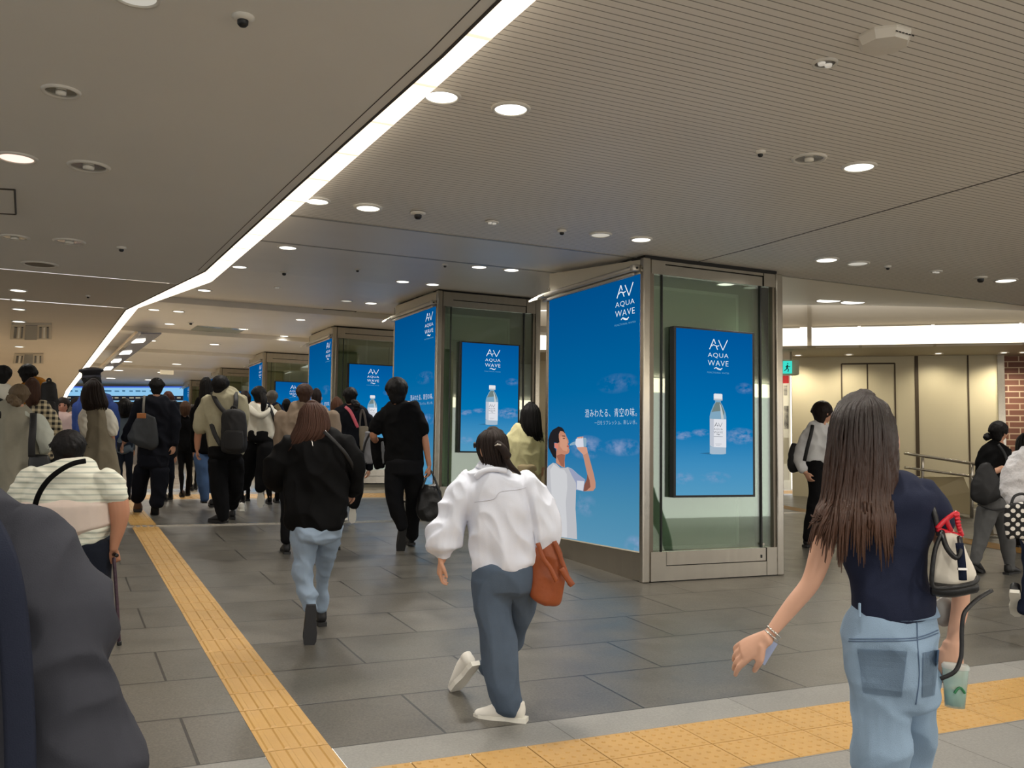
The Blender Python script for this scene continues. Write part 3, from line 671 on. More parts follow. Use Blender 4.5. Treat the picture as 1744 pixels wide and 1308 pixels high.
def poster_art(M_, po, f):
    lc = px_local(M_, f)
    logo(M_, po, (lc(1048, 557), lc(1082, 550), lc(1080, 480), lc(1049, 488.5)), WHT)
    text('lettering', '澄みわたる、青空の味。', M_, (lc(997, 711), lc(1085, 709), lc(1085, 694), lc(997, 697)), WHT, po)
    text('lettering', '一日をリフレッシュ、新しい水。', M_, (lc(1013, 724), lc(1085, 722.5), lc(1085, 714.5), lc(1013, 716.5)), emis('print_soft', (184, 212, 228), 1), po)
    c = lambda x, y: lc(920+x/5.45, 690+y/5.45)
    k0 = lc(934, 800)[0]
    def pl(name, pts, rgb, n):
        bm = bmesh.new(); q = [c(*p) for p in pts]; q = [(max(a, 0.004), max(b, 0.006)) for a, b in q]
        poly(bm, M_, q, n); return mesh_obj(name, bm, emis('print_'+name, rgb, 1), po)
    pl('printed_shirt', [(120, 535), (150, 542), (190, 580), (235, 582), (258, 574), (300, 592), (352, 640), (420, 690), (402, 800), (335, 785), (330, 960), (340, 1120), (345, 1245), (230, 1232), (120, 1215), (105, 900), (64, 885), (64, 590), (80, 565)], (186, 187, 192), .003)
    pl('printed_shirt_light', [(128, 548), (185, 590), (225, 600), (250, 640), (255, 760), (240, 900), (250, 1100), (252, 1228), (130, 1212), (112, 900), (100, 700), (95, 600)], (204, 205, 208), .0034)
    pl('printed_sleeve', [(262, 580), (300, 594), (350, 640), (420, 690), (402, 800), (338, 785), (334, 720), (300, 660)], (150, 158, 186), .0036)
    pl('printed_sleeve_light', [(345, 700), (412, 706), (400, 796), (342, 780)], (206, 208, 216), .0038)
    pl('printed_face', [(172, 285), (185, 240), (212, 235), (238, 268), (245, 290), (264, 326), (266, 350), (260, 362), (272, 385), (266, 398), (275, 412), (272, 436), (262, 450), (236, 458), (229, 512), (232, 578), (200, 572), (150, 535), (148, 470), (155, 400), (136, 396), (132, 355), (168, 352)], (190, 132, 108), .0034)
    pl('printed_cheek', [(190, 290), (236, 300), (256, 336), (252, 360), (262, 386), (252, 430), (215, 420), (185, 380)], (206, 150, 124), .0038)
    pl('printed_neck', [(152, 470), (200, 452), (232, 462), (226, 575), (196, 560)], (152, 98, 80), .004)
    pl('printed_ear', [(134, 352), (152, 350), (168, 366), (172, 398), (160, 408), (140, 396)], (214, 128, 110), .0042)
    pl('printed_hair', [(150, 212), (172, 198), (205, 208), (222, 228), (236, 264), (214, 244), (190, 240), (176, 268), (176, 300), (182, 345), (166, 352), (134, 346), (132, 396), (146, 404), (152, 430), (152, 500), (122, 478), (98, 430), (80, 392), (78, 322), (96, 262), (118, 230)], (34, 32, 36), .0044)
    pl('printed_brow', [(206, 283), (232, 284), (236, 292), (208, 290)], (60, 44, 42), .0044)
    pl('printed_eye', [(212, 306), (232, 306), (236, 312), (214, 313)], (52, 40, 40), .0044)
    pl('printed_lips', [(252, 372), (272, 378), (270, 392), (250, 388)], (172, 92, 84), .0044)
    pl('printed_arm', [(400, 462), (445, 440), (462, 500), (500, 640), (517, 722), (516, 766), (494, 796), (404, 800), (412, 740), (436, 686), (452, 690), (430, 600)], (190, 138, 116), .0036)
    pl('printed_arm_shade', [(440, 640), (462, 700), (470, 760), (430, 796), (404, 800), (412, 742), (436, 688)], (128, 82, 70), .004)
    pl('printed_hand', [(335, 374), (352, 382), (380, 386), (412, 386), (436, 392), (444, 440), (406, 464), (378, 436), (350, 408)], (206, 152, 130), .004)
    pl('printed_bottle', [(276, 364), (298, 348), (330, 336), (334, 318), (348, 306), (424, 304), (433, 312), (431, 384), (345, 393), (330, 366), (300, 372), (280, 376)], (138, 168, 188), .0042)
    pl('printed_label', [(334, 316), (348, 308), (402, 305), (407, 388), (346, 391), (330, 366)], (212, 214, 226), .0046)
    pl('printed_fingers', [(344, 300), (370, 294), (404, 292), (404, 306), (350, 310)], (214, 162, 142), .005)
    for a in (356, 372, 388):
        pl('printed_knuckle', [(a, 294), (a+2, 294), (a+1, 309), (a-1, 309)], (150, 96, 80), .0054)
def pillar(i, label, group):
    Y0, s = PYS[i], SHIFTS[i]; zt = min(zceil(Y0), zceil(Y0+1.95)); zfl = zfloor(Y0+.9) if i else zfloor(Y0); zb = CZ-1.217+s; zd = CZ+s
    DEP = 1.97; X0, X1, Y1 = PX, PX+PW, Y0+DEP
    root = thing('advertising_pillar', (PX+PW/2, Y0+DEP/2, zfloor(Y0)), label, 'pillar', group)
    A = lambda n_, bm_, m_, sm=False, l=None: mesh_obj(n_, bm_, m_, root, sm, l)
    bm = bmesh.new(); box(bm, (X0+.02, Y0+.26, zfl-.05), (X1-.02, Y1-.05, zceil(Y0))); A('core', bm, BACKP if i < 2 else STONE)
    if i: 
        bm = bmesh.new(); box(bm, (X0+.01, Y0+.01, zfl-.1), (X1-.01, Y1-.01, zb)); A('plinth', bm, mat('grey_plinth', (120, 118, 108), .5))
    # posts
    for xa, xb, ya in ((X0-.012, X0+.07, Y0-.012), (X1-.075, X1+.012, Y0-.012), (X0-.012, X0+.05, Y1-.06), (X1-.05, X1+.012, Y1-.06)):
        bm = bmesh.new(); box(bm, (xa, ya, zb), (xb, ya+.07, zt-.02), bev=.012); A('corner_post', bm, STEEL)
    bm = bmesh.new(); box(bm, (X0+.072, Y0+.01, zb), (X0+.12, Y0+.05, zt-.03)); box(bm, (X1-.11, Y0+.01, zb), (X1-.078, Y0+.05, zt-.03)); A('post_liner', bm, DSTEEL)
    # base and header panels (front)
    bm = bmesh.new(); box(bm, (X0+.09, Y0, zb+.01), (X1-.215, Y0+.06, zd-1.068)); box(bm, (X0+.09, Y0, zd-1.068), (X0+.265, Y0+.06, zd-.93)); box(bm, (X0+.272, Y0+.002, zd-1.06), (X1-.222, Y0+.06, zd-.932)); box(bm, (X1-.208, Y0, zb+.01), (X1-.07, Y0+.06, zd-.93)); A('base_panel', bm, STEEL)
    bm = bmesh.new(); box(bm, (X0+.09, Y0+.004, zd+1.75), (X0+.25, Y0+.06, zt-.03)); box(bm, (X0+.25, Y0+.004, zd+1.858), (X1-.235, Y0+.06, zt-.03)); box(bm, (X0+.25, Y0+.006, zd+1.75), (X1-.245, Y0+.06, zd+1.846)); box(bm, (X1-.228, Y0, zd+1.75), (X1-.07, Y0+.06, zt-.03)); A('header_panel', bm, STEEL)
    bm = bmesh.new(); box(bm, (X0+.02, Y0+.06, zb+.02), (X1-.02, Y0+.07, zd-.93)); box(bm, (X0+.02, Y0+.06, zd+1.75), (X1-.02, Y0+.07, zt-.03)); box(bm, (X0+.03, Y0+.03, zt-.035), (X1-.03, Y1-.03, zt+.02)); box(bm, (X0+.01, Y0+.01, zb-.012), (X1-.01, Y1-.01, zb+.012)); A('shadow_gap', bm, mat('gap_black', (22, 20, 18), .7))
    # left header and base
    bm = bmesh.new(); prism(bm, [Vector((X0, Y0+.07, zd+1.76)), Vector((X0, Y1-.04, zd+1.76)), Vector((X0, Y1-.04, zceil(Y1)-.04)), Vector((X0, Y0+.07, zceil(Y0)-.03))], (.25, 0, 0)); A('side_header', bm, mat('side_header', (206, 198, 178), .45, metal=.2))
    bm = bmesh.new(); box(bm, (X0, Y0+.06, zb+.012), (X0+.05, Y1-.04, zd-.935)); A('side_base', bm, STEEL)
    bm = bmesh.new(); box(bm, (X0-.01, Y0+.05, zd-.938), (X0+.03, Y1-.04, zd-.926)); box(bm, (X0-.01, Y0+.05, zd+1.745), (X0+.03, Y1-.04, zd+1.76)); A('poster_rail', bm, mat('poster_rail', (222, 214, 192), .35))
    # right side panel
    bm = bmesh.new(); box(bm, (X1-.05, Y0+.06, zb), (X1-.005, Y1-.05, zt-.03)); A('side_panel', bm, STEEL if i == 0 else STONE)
    # recessed back panel, picture frame moulding, glass, mullions
    bm = bmesh.new(); box(bm, (X0+.07, Y0+.15, zb), (X1-.07, Y0+.25, zt-.03)); A('back_panel', bm, BACKP if i < 2 else STONE)
    if i < 2:
        bm = bmesh.new(); u0, u1, v0, v1 = X0+.17, X0+1.26, zd-.93, zd+1.66; t = .035; yb = Y0+.135
        box(bm, (u0, yb, v0), (u0+t, yb+.03, v1)); box(bm, (u1-t, yb, v0), (u1, yb+.03, v1)); box(bm, (u0, yb, v1-t), (u1, yb+.03, v1)); box(bm, (u0, yb, v0), (u1, yb+.03, v0+t)); A('moulding', bm, BACKL)
        bm = bmesh.new(); box(bm, (u0+t, yb+.008, v0+t), (u1-t, yb+.03, v1-t)); A('inset_panel', bm, mat('inset_panel', (198, 208, 194), .45, noise_amt=.05, noise_scale=2))
    else:
        bm = bmesh.new()
        for u in (.33, .74, 1.25): box(bm, (X0+u, Y0+.12, zd-.9), (X0+u+.035, Y0+.23, zd+1.75))
        A('stone_rib', bm, mat('stone_rib', (220, 208, 182), .45))
    bm = bmesh.new(); box(bm, (X0+.10, Y0+.035, zd-.935), (X1-.10, Y0+.043, zd+1.76)); A('glass_front', bm, GLASS)
    bm = bmesh.new()
    for u, w in ((.222, .010), (1.448, .016)): box(bm, (X0+u, Y0+.02, zd-.93), (X0+u+w, Y0+.05, zd+1.755))
    A('mullion', bm, mat('mullion_black', (24, 26, 24), .35))
    bm = bmesh.new(); box(bm, (X0+1.47, Y0+.05, zd-.93), (X0+1.5, Y0+.149, zd+1.755)); A('inner_jamb', bm, DSTEEL)
    if i == 0:
        bm = bmesh.new(); lathe(bm, (0, 0, 0), [(.001, 0), (.014, 0), (.014, .012), (.001, .012)], 10, Matrix.Translation((X0+1.46, Y0+.012, zd-.895)) @ Matrix.Rotation(math.pi/2, 4, 'X')); A('lock', bm, STEEL)
        bm = bmesh.new(); box(bm, (X0+1.425, Y0-.004, zd-1.03), (X0+1.44, Y0+.004, zd-1.00)); A('latch', bm, BLACK)
    # light fitting above the poster
    bm = bmesh.new(); zz = zd+1.80
    for dy, dz, r in ((0, 0, .028), (0, -.05, .02)):
        tb(bm, [(X0-.06-dz*.4, Y0+.12, zz+dz), (X0-.06-dz*.4, Y1+.02, zz+dz)], r, 12, 1)
    box(bm, (X0-.09, Y0+.06, zz-.03), (X0, Y0+.12, zz+.035), bev=.01)
    lf = A('light_fitting', bm, mat('fitting_alu', (196, 190, 178), .35, .6), True)
    bm = bmesh.new(); prism(bm, [Vector((X0-.16, Y1-.05, zz-.06)), Vector((X0-.16, Y1+.16, zz-.06)), Vector((X0-.02, Y1+.16, zz+.02)), Vector((X0-.02, Y1-.05, zz+.02))], (0, 0, .02)); mesh_obj('end_wing', bm, mat('wing_white', (222, 216, 202), .35), lf)
    bm = bmesh.new(); lathe(bm, (0, 0, 0), [(.001, 0), (.012, 0), (.012, .01), (.001, .01)], 10, Matrix.Translation((X0-.045, Y0+.062, zz)) @ Matrix.Rotation(math.pi/2, 4, 'X')); mesh_obj('bolt', bm, BLACK, lf)
    if i == 0:
        bm = bmesh.new(); prism(bm, [Vector((X1, Y0+.3, zz+.0)), Vector((X1+.18, Y0+.3, zz-.02)), Vector((X1+.18, Y0+1.2, zz-.02)), Vector((X1, Y0+1.2, zz))], (0, 0, .04)); A('side_wing', bm, mat('wing_white', (222, 216, 202), .35))
    # screen
    u0 = .346 if i == 0 else (.385 if i == 1 else .345); su = zd-.393 if i == 0 else (CZ+.005 if i == 1 else zd-.40)
    bm = bmesh.new(); box(bm, (X0+u0-.025, Y0-.04, su-.022), (X0+u0+SCRW+.03, Y0+.03, su+SCRH+.018), bev=.004)
    tv = A('display_screen', bm, BLACK)
    M_ = frame_m((X0+u0, Y0-.0415, su), (1, 0, 0), (0, 0, 1)); uvplane('picture', M_, SCRW, SCRH, TV_SKY, tv); tv_art(M_, tv)
    # poster
    bm = bmesh.new(); box(bm, (X0-.006, Y0+.058, zd-.926), (X0+.02, Y0+.058+PSW, zd+1.745)); po = A('poster', bm, mat('poster_edge', (230, 226, 214), .5))
    M0 = frame_m((PX-.0075, PYS[0]+.058+PSW, CZ-.926), (0, -1, 0), (0, 0, 1)); M_ = frame_m((X0-.0075, Y0+.058+PSW, zd-.926), (0, -1, 0), (0, 0, 1))
    uvplane('picture', M_, PSW, PSH, PO_SKY, po)
    D = M_ @ M0.inverted(); poster_art(M_, po, lambda x, y: D @ on_x(x, y, PX-.0075))
plab = ['nearest and largest steel advertising pillar with glass front and blue screen, free of people', 'second steel advertising pillar behind the woman in the pale yellow blouse', 'third advertising pillar with stone back panel behind the man in black',
        'fourth advertising pillar showing a blue screen behind the person in taupe', 'fifth pillar down the row, only its top visible over the crowd', 'farthest small pillar at the end of the row beside the blue departure boards']
for i in range(6): pillar(i, plab[i], 'steel advertising pillars in a row')

# ================================================================= CEILING FIXTURES
LENS = emis('lamp_lens_white', (255, 250, 238), 3.2); LENSP = emis('lamp_lens_pink', (255, 214, 196), 1.6); DIML = emis('lamp_lens_dim', (220, 214, 200), .75)
RING = mat('lamp_ring', (222, 218, 208), .4); REFL = mat('lamp_reflector', (190, 188, 182), .18, .9); DARKI = mat('lamp_inside', (110, 106, 98), .35, .4)
def zc_at(x, y, left=False):
    if left: p = on_z(x, y, ZL-CZ); return p
    p = None; d = ray(x, y); t = 1.0
    if x > 1330 and y > 470:   # right bay
        a = on_z(x, y, FZT-CZ-.1); 
    while t < 70:
        q = CAMP+d*t
        if q.z >= zceil(q.y): return Vector((q.x, q.y, zceil(q.y)))
        t += .01
    return q
def downlight(x, y, rp, kind, label, left=False, power=None, pos=None):
    q = pos or zc_at(x, y, left); d = (q-CAMP).dot(CF); r = rp*d/FP
    t = thing('downlight', q, label, 'downlight', 'downlights in the left ceiling' if left else 'downlights in the main ceiling')
    bm = bmesh.new(); lathe(bm, q, [(r*.86, -.002), (r*.90, -.012), (r*1.05, -.012), (r*1.1, 0.0)], 28); mesh_obj('trim_ring', bm, RING, t, True)
    if kind in ('on', 'pink', 'dim'):
        bm = bmesh.new(); disc(bm, q+Vector((0, 0, -.006)), r*.87, 28); mesh_obj('lens', bm, {'on': LENS, 'pink': LENSP, 'dim': DIML}[kind], t)
    elif kind == 'cone':
        bm = bmesh.new(); lathe(bm, q, [(r*.88, -.004), (r*.7, -.0035), (r*.45, -.003), (.001, -.0028)], 24); mesh_obj('reflector', bm, REFL, t, True)
        bm = bmesh.new(); lathe(bm, q, [(r*.3, -.004), (r*.28, -.02), (.001, -.022)], 16); mesh_obj('lamp_bulb', bm, mat('bulb_off', (236, 232, 220), .2), t, True)
    elif kind == 'twin':
        bm = bmesh.new(); disc(bm, q+Vector((0, 0, -.004)), r*.88); mesh_obj('housing', bm, DARKI, t)
        for s in (-1, 1):
            bm = bmesh.new(); lathe(bm, q+Vector((s*r*.38, 0, -.006)), [(r*.34, 0), (r*.28, -.012), (.001, -.004)], 14); mesh_obj('lamp_bulb', bm, mat('twin_bulb', (240, 236, 226), .15, .2, emit=.3), t, True)
    elif kind == 'dark':
        bm = bmesh.new(); disc(bm, q+Vector((0, 0, -.004)), r*.88); mesh_obj('grille', bm, mat('grille_grey', (120, 112, 98), .6), t)
    if kind in ('on', 'pink') :
        ld = bpy.data.lights.new('down_spot', 'SPOT'); ld.energy = power or DOWN_POWER; ld.color = (1, .95, .87) if kind == 'on' else (1, .8, .72)
        ld.spot_size = 2.5; ld.spot_blend = .6; ld.shadow_soft_size = .09
        lo = bpy.data.objects.new('lamp', ld); lo.location = q+Vector((0, 0, -.04)); link(lo)
    return t
big = 'large bright downlight in the slatted ceiling '
DL = [(752, 163, 31, 'on', big+'touching the cove strip, nearest one'), (870, 184, 31, 'on', big+'right of the cove strip, nearest one'), (540, 342, 21, 'on', 'bright downlight tucked beside the cove strip near the first ceiling joint'),
 (627, 353, 22, 'on', 'bright downlight just before the first ceiling joint, clear of the cove strip'), (1463, 283, 27, 'on', big+'beside a dim grey one'), (1378, 269, 27, 'cone', 'unlit grey downlight in the slatted ceiling beside the bright one'),
 (1092, 407, 18, 'on', 'bright downlight directly above the corner of the nearest pillar'), (1023, 399, 18, 'dim', 'dim downlight left of the bright one above the nearest pillar'), (1408, 442, 19, 'on', 'bright downlight right of the nearest pillar, before the ceiling bends'),
 (1461, 448, 18, 'dim', 'dim downlight between a bright one and a small sensor right of the pillar'), (1713, 477, 18, 'on', 'bright downlight at the right picture edge beside a dark sensor'), (490, 421, 16, 'on', 'bright downlight close to the cove strip past the first joint'),
 (408, 454, 13, 'on', 'small bright downlight hugging the cove strip before its bend'), (348, 494, 12, 'on', 'small bright downlight just right of the bend in the cove strip'), (816, 454, 14, 'on', 'bright downlight above the second pillar, left one of a pair'),
 (871, 459, 14, 'on', 'bright downlight above the second pillar, right one of a pair'), (686, 479, 12, 'on', 'downlight at the front edge of the second pillar, left one of a pair'), (737, 484, 12, 'on', 'downlight at the front edge of the second pillar, right one of a pair'),
 (632, 516, 11, 'on', 'downlight above the third pillar, the right and brighter of two'), (590, 512, 10, 'dim', 'downlight above the third pillar, the left and dimmer of two'), (262, 527, 10, 'on', 'small downlight past the bend of the cove, nearest the strip'),
 (304, 530, 10, 'on', 'small downlight past the bend of the cove, farther from the strip'), (228, 560, 9, 'on', 'small downlight past the bend beside the cove strip, row behind'), (266, 562, 9, 'on', 'small downlight in the row behind, right of the strip-side one'),
 (512, 544, 9, 'on', 'small downlight left of the third pillar, left one of a pair'), (484, 572, 8, 'on', 'tiny downlight over the heads left of the third pillar'), (1405, 106, 20, 'twin', 'twin-lamp spotlight in the slatted ceiling next to the white octagonal unit'),
 (838, 378, 11, 'twin', 'small twin spotlight in the middle of the slatted ceiling'), (1594, 462, 10, 'twin', 'small twin spotlight near the right picture edge'), (472, 489, 5, 'twin', 'tiny twin spotlight past the first joint, left of the second pillar')]
for a in DL: downlight(*a)
LL = [(104, 155, 29, 'cone', 'unlit downlight with a metal reflector in the left ceiling'), (151, 283, 32, 'cone', 'unlit white downlight right of the pinkish one in the left ceiling'), (28, 268, 31, 'pink', 'glowing pinkish downlight at the left picture edge'),
 (25, 404, 22, 'cone', 'unlit downlight at the left edge below the square access hatch'), (118, 411, 24, 'cone', 'unlit downlight left of the small black detector in the left ceiling'), (68, 450, 27, 'dark', 'round grey speaker grille before the joint of the left ceiling'),
 (31, 494, 14, 'on', 'lit downlight at far left, nearest one of the lit row'), (31, 510, 12, 'on', 'lit downlight at far left, second of the lit row'), (32, 526, 11, 'on', 'lit downlight at far left, third of the lit row'),
 (32, 547, 11, 'on', 'lit downlight overlapping the nearer air-conditioner outlet'), (34, 573, 9, 'on', 'small lit downlight below the nearer air-conditioner outlet'), (33, 590, 8, 'on', 'small lit downlight between the two air-conditioner outlets'), (33, 604, 8, 'on', 'small lit downlight overlapping the farther air-conditioner outlet'),
 (232, -8, 38, 'dim', 'pale downlight cut off by the top picture edge')]
for a in LL: downlight(*a, left=True, power=30)
# downlights of the same grid behind and beside the camera (outside the frame)
for X_, Y_ in ((2.2, 2.15), (4.7, 2.0), (7.2, 4.45), (2.2, -.3), (4.7, -.5), (7.2, 1.9), (9.7, 4.4), (0.2, 3.0), (-2.3, 3.0), (-2.3, 6.3), (-4.8, 5), (0.2, .2), (9.7, 1.9), (12.2, 4.4), (-4.8, 10), (-2.3, 10), (12.2,1.9)):
    left = X_ < 1.6
    downlight(0, 0, 20, 'on', 'downlight of the same grid outside the picture', left, pos=Vector((X_, Y_, ZL if left else zceil(Y_))))
for o_ in COL.objects:
    if o_.get('label') == 'downlight of the same grid outside the picture': o_['group'] = 'downlights outside the picture'
for Y_ in (20.5, 24.5, 28.5, 32.5, 37, 42):  # extra rows added to brighten the far ceiling
    for X_ in (2.1, 3.6):
        t_ = downlight(0, 0, 9, 'on', 'one of the small equal downlights added to brighten the far hall', False, 230, pos=Vector((X_, Y_, zceil(Y_)))); t_['group'] = 'downlights added to brighten the far hall'
for Y_ in (16, 21, 27, 34):
    for X_ in (-3, -7):
        t_ = downlight(0, 0, 9, 'on', 'one of the far downlights of the left ceiling', True, 170, pos=Vector((X_, Y_, ZL))); t_['group'] = 'far downlights of the left ceiling'
# far right lights in the rising bay, spot lights in the far hall
for x, y in ((1412, 508), (1453, 511)):
    d = ray(x, y); t = 8.0; q = CAMP+d*t
    # intersect with right bay by its own height blend
    for k in range(2000):
        q = CAMP+d*t; 
        a, b = fasc(-6.5, 0), fasc(23, 0); n = Vector((WD.y, -WD.x, 0)); dist = abs((Vector((q.x, q.y, 0))-a).dot(n)); near = abs(7.7-q.y)
        fy = max(0, q.y-7.7)/(max(0, q.y-7.7)+dist+1e-6)
        if q.z >= zceil(7.7)+(FZT-zceil(7.7))*fy: break
        t += .01
    r = .17
    tt = thing('downlight', q, 'flat bright downlight high by the fascia, %s of the two' % ('left' if x < 1430 else 'right'), 'downlight', 'downlights in the main ceiling')
    bm = bmesh.new(); lathe(bm, q+Vector((0, 0, -.03)), [(r, 0), (r*1.1, -.01), (r*1.1, .02)], 20); mesh_obj('trim_ring', bm, RING, tt, True)
    bm = bmesh.new(); disc(bm, q+Vector((0, 0, -.035)), r, 20); mesh_obj('lens', bm, LENS, tt)
    ld = bpy.data.lights.new('s', 'SPOT'); ld.energy = 90; ld.color = (1, .92, .78); ld.spot_size = 2.6; ld.spot_blend = .6; ld.shadow_soft_size = .15
    lo = bpy.data.objects.new('lamp', ld); lo.location = q+Vector((0, 0, -.1)); link(lo)
# octagonal wireless unit
q = zc_at(1506, 60); q2 = q+Vector((0, 0, 0)); r = 45*((q-CAMP).dot(CF))/FP
wu = thing('ceiling_access_point', q, 'white octagonal unit fixed to the slatted ceiling at the top right', 'wireless unit')
bm = bmesh.new(); Mo = Matrix.Rotation(.39, 3, 'Z'); lathe(bm, q, [(r*.98, 0), (r, -.012), (r*.86, -.05), (r*.2, -.056), (.001, -.056)], 8, Mo); mesh_obj('casing', bm, mat('casing_white', (226, 220, 208), .4), wu)
bm = bmesh.new()
for k in range(6): box(bm, (q.x-r*.42+k*.02, q.y-r*.93, q.z-.034), (q.x-r*.42+k*.02+.013, q.y-r*.90, q.z-.03))
mesh_obj('vent_marks', bm, BLACK, wu)
# smoke detectors and sensors
def detector(x, y, rp, label, left=False, dark=True, name='smoke_detector', cat='smoke detector'):
    q = zc_at(x, y, left); r = rp*(q-CAMP).dot(CF)/FP
    t = thing(name, q, label, cat, 'small detectors and sensors on the ceilings')
    bm = bmesh.new(); lathe(bm, q, [(r, 0), (r, -.008), (r*.7, -.018), (.001, -.02)], 20); mesh_obj('base_plate', bm, RING, t, True)
    bm = bmesh.new(); lathe(bm, q+Vector((0, 0, -.018)), [(r*.5, 0), (r*.48, -r*.35), (r*.3, -r*.55), (.001, -r*.6)], 16); mesh_obj('sensor_cage', bm, BLACK if dark else DARKI, t, True)
for a in ((414, 28, 19, 'white ceiling detector with a black ribbed cage near the top left', True), (207, 421, 8, 'tiny black detector in the left ceiling right of the unlit lamps', True), (150, 503, 4, 'tiny black dot sensor in the darker far part of the left ceiling', True),
          (1295, 257, 9, 'small ceiling sensor left of the grey unlit downlight', False), (712, 362, 13, 'small ceiling sensor right of the pair by the first joint', False), (957, 392, 8, 'small ceiling sensor left of the dim lamp above the nearest pillar', False),
          (1670, 472, 11, 'dark ceiling sensor beside the lamp at the right picture edge', False), (1512, 453, 6, 'tiny ceiling sensor right of the dim lamp past the pillar', False), (758, 450, 5, 'tiny ceiling sensor left of the pair above the second pillar', False),
          (609, 458, 5, 'tiny ceiling sensor beyond the first joint right of centre', False), (484, 463, 7, 'small ceiling sensor under the first joint near the cove', False), (325, 549, 5, 'tiny dark sensor above the reflecting hatch', False)):
    detector(a[0], a[1], a[2], a[3], a[4])
# access hatches
def hatch(pts, label, left, m_=None, fillm=None):
    q = [zc_at(x, y, left) for x, y in pts]; t = thing('access_hatch', q[0], label, 'access hatch'); bm = bmesh.new()
    for a, b in zip(q, q[1:]+q[:1]):
        tb(bm, [a+Vector((0, 0, -.004)), b+Vector((0, 0, -.004))], .007, 4, 1, 0)
    mesh_obj('frame', bm, m_ or mat('hatch_line', (70, 64, 56), .6), t)
    bm = bmesh.new(); prism(bm, [v+Vector((0, 0, -.003)) for v in q], (0, 0, .002)); mesh_obj('hatch_panel', bm, fillm or C_LEFT, t)
hatch([(-50, 318), (25, 322), (27, 364), (-50, 360)], 'square access hatch with dark outline at the left picture edge', True)
hatch([(533, 531), (552, 526), (607, 530), (592, 535)], 'faint rectangular access hatch left of the second pillar top', False, fillm=C_PLN)
GLH = mat('reflecting_hatch', (150, 160, 146), .12, .5)
hatch([(324, 562), (336, 554), (421, 560), (404, 568)], 'shiny reflecting ceiling hatch with turquoise reflections', False, mat('hatch_metal', (190, 184, 168), .3, .5), GLH)
# air-conditioner cassettes on the left ceiling
def cassette(x0, y0, x1, y1, label):
    a, b, c, e = zc_at(x0, y1, True), zc_at(x1, y1, True), zc_at(x1, y0, True), zc_at(x0+3, y0, True)
    t = thing('air_conditioner_cassette', (a+c)/2, label, 'air conditioner')
    dn = Vector((0, 0, -.03))
    bm = bmesh.new(); prism(bm, [a, b, c, e], dn); mesh_obj('casing', bm, mat('cassette', (190, 178, 156), .5), t)
    for k, (f0, f1, m_) in enumerate(((.08, .15, BLACK), (.18, .22, RING), (.25, .30, BLACK), (.70, .76, BLACK), (.80, .84, RING), (.88, .93, BLACK))):
        bm = bmesh.new(); p = [a.lerp(b, f0), a.lerp(b, f1), e.lerp(c, f1), e.lerp(c, f0)]; p = [v+dn+Vector((0, 0, -.004)) for v in p]; prism(bm, [p[0].lerp(p[3], .12), p[1].lerp(p[2], .12), p[2].lerp(p[1], .12), p[3].lerp(p[0], .12)], (0, 0, -.006)); mesh_obj('louver', bm, m_, t)
    bm = bmesh.new(); p = [a.lerp(b, .35), a.lerp(b, .65), e.lerp(c, .65), e.lerp(c, .35)]; p = [v+dn+Vector((0, 0, -.004)) for v in p]; prism(bm, p, (0, 0, -.006)); mesh_obj('intake_grille', bm, DARKI, t)
cassette(17, 550, 88, 575, 'nearer air-conditioner outlet with black louvers in the left ceiling'); cassette(22, 601, 74, 617, 'farther small air-conditioner outlet with black louvers in the left ceiling')
# lit slot with a row of lamps beside the far cove
ls = thing('mirror_light_strip', zc_at(200, 610), 'long mirrored strip with four glowing lamps beside the far cove', 'light strip')
z_ = CZ+2.3
def oz(x, y): return on_z(x, y, z_-CZ)
bm = bmesh.new(); prism(bm, [oz(177, 627), oz(190, 631), oz(275, 569), oz(240, 569)], (0, 0, .03)); mesh_obj('mirror_panel', bm, mat('strip_mirror', (150, 152, 168), .15, .7), ls)
for x, y, w in ((236, 581, 12), (214, 601, 11), (198, 615, 9), (184, 628, 9)):
    bm = bmesh.new(); prism(bm, [oz(x-w, y+2), oz(x+w-4, y+1), oz(x+w, y-3), oz(x-w+5, y-2)], (0, 0, -.02)); mesh_obj('lamp', bm, LENS, ls)
bm = bmesh.new(); tb(bm, [oz(168, 627), oz(232, 566)], .03, 6, 1); mesh_obj('rail', bm, mat('strip_rail', (226, 206, 176), .4), ls)
# small hanging lit box far away and blue departure boards at the end of the hall
bx = thing('hanging_sign_box', P(284, 635, 30), 'small hanging white sign box far down the corridor', 'sign'); bm = bmesh.new(); a = P(284, 635, 30); box(bm, (a.x-.2, a.y-.06, a.z-.05), (a.x+.2, a.y+.06, a.z+.08)); mesh_obj('panel', bm, mat('sign_box_white', (236, 222, 192), .4, emit=.4), bx)
bd = thing('departure_board', P(230, 670, 41), 'wide glowing blue information board across the far end of the hall', 'information board')
def by(x0, y0, x1, y1, Y_, m_, name='panel'):
    dd = Y_; bm = bmesh.new(); prism(bm, [P(x0, y1, dd), P(x1, y1, dd), P(x1, y0, dd), P(x0, y0, dd)], Vector((CF.x, CF.y, 0))*.1); return mesh_obj(name, bm, m_, bd)
by(108, 659, 402, 684, 41.2, emis('board_blue', (140, 196, 234), 1.0)); by(108, 658, 402, 660, 41.1, emis('board_edge', (60, 100, 214), 1.0), 'frame'); by(108, 674, 402, 682, 41.1, mat('board_dark', (34, 50, 90), .5), 'lower_band')
for k in range(22):
    x = 116+k*11.5+random.uniform(-2, 2)
    by(x, 664+random.random()*2, x+random.uniform(3, 8), 667, 41.05, emis('board_marks', (70, 116, 150), 1), 'sign_text') if k < 14 else None
    by(x, 676.5, x+random.uniform(4, 9), 678.5, 41.05, emis('board_white', (220, 230, 240), 1), 'sign_text')
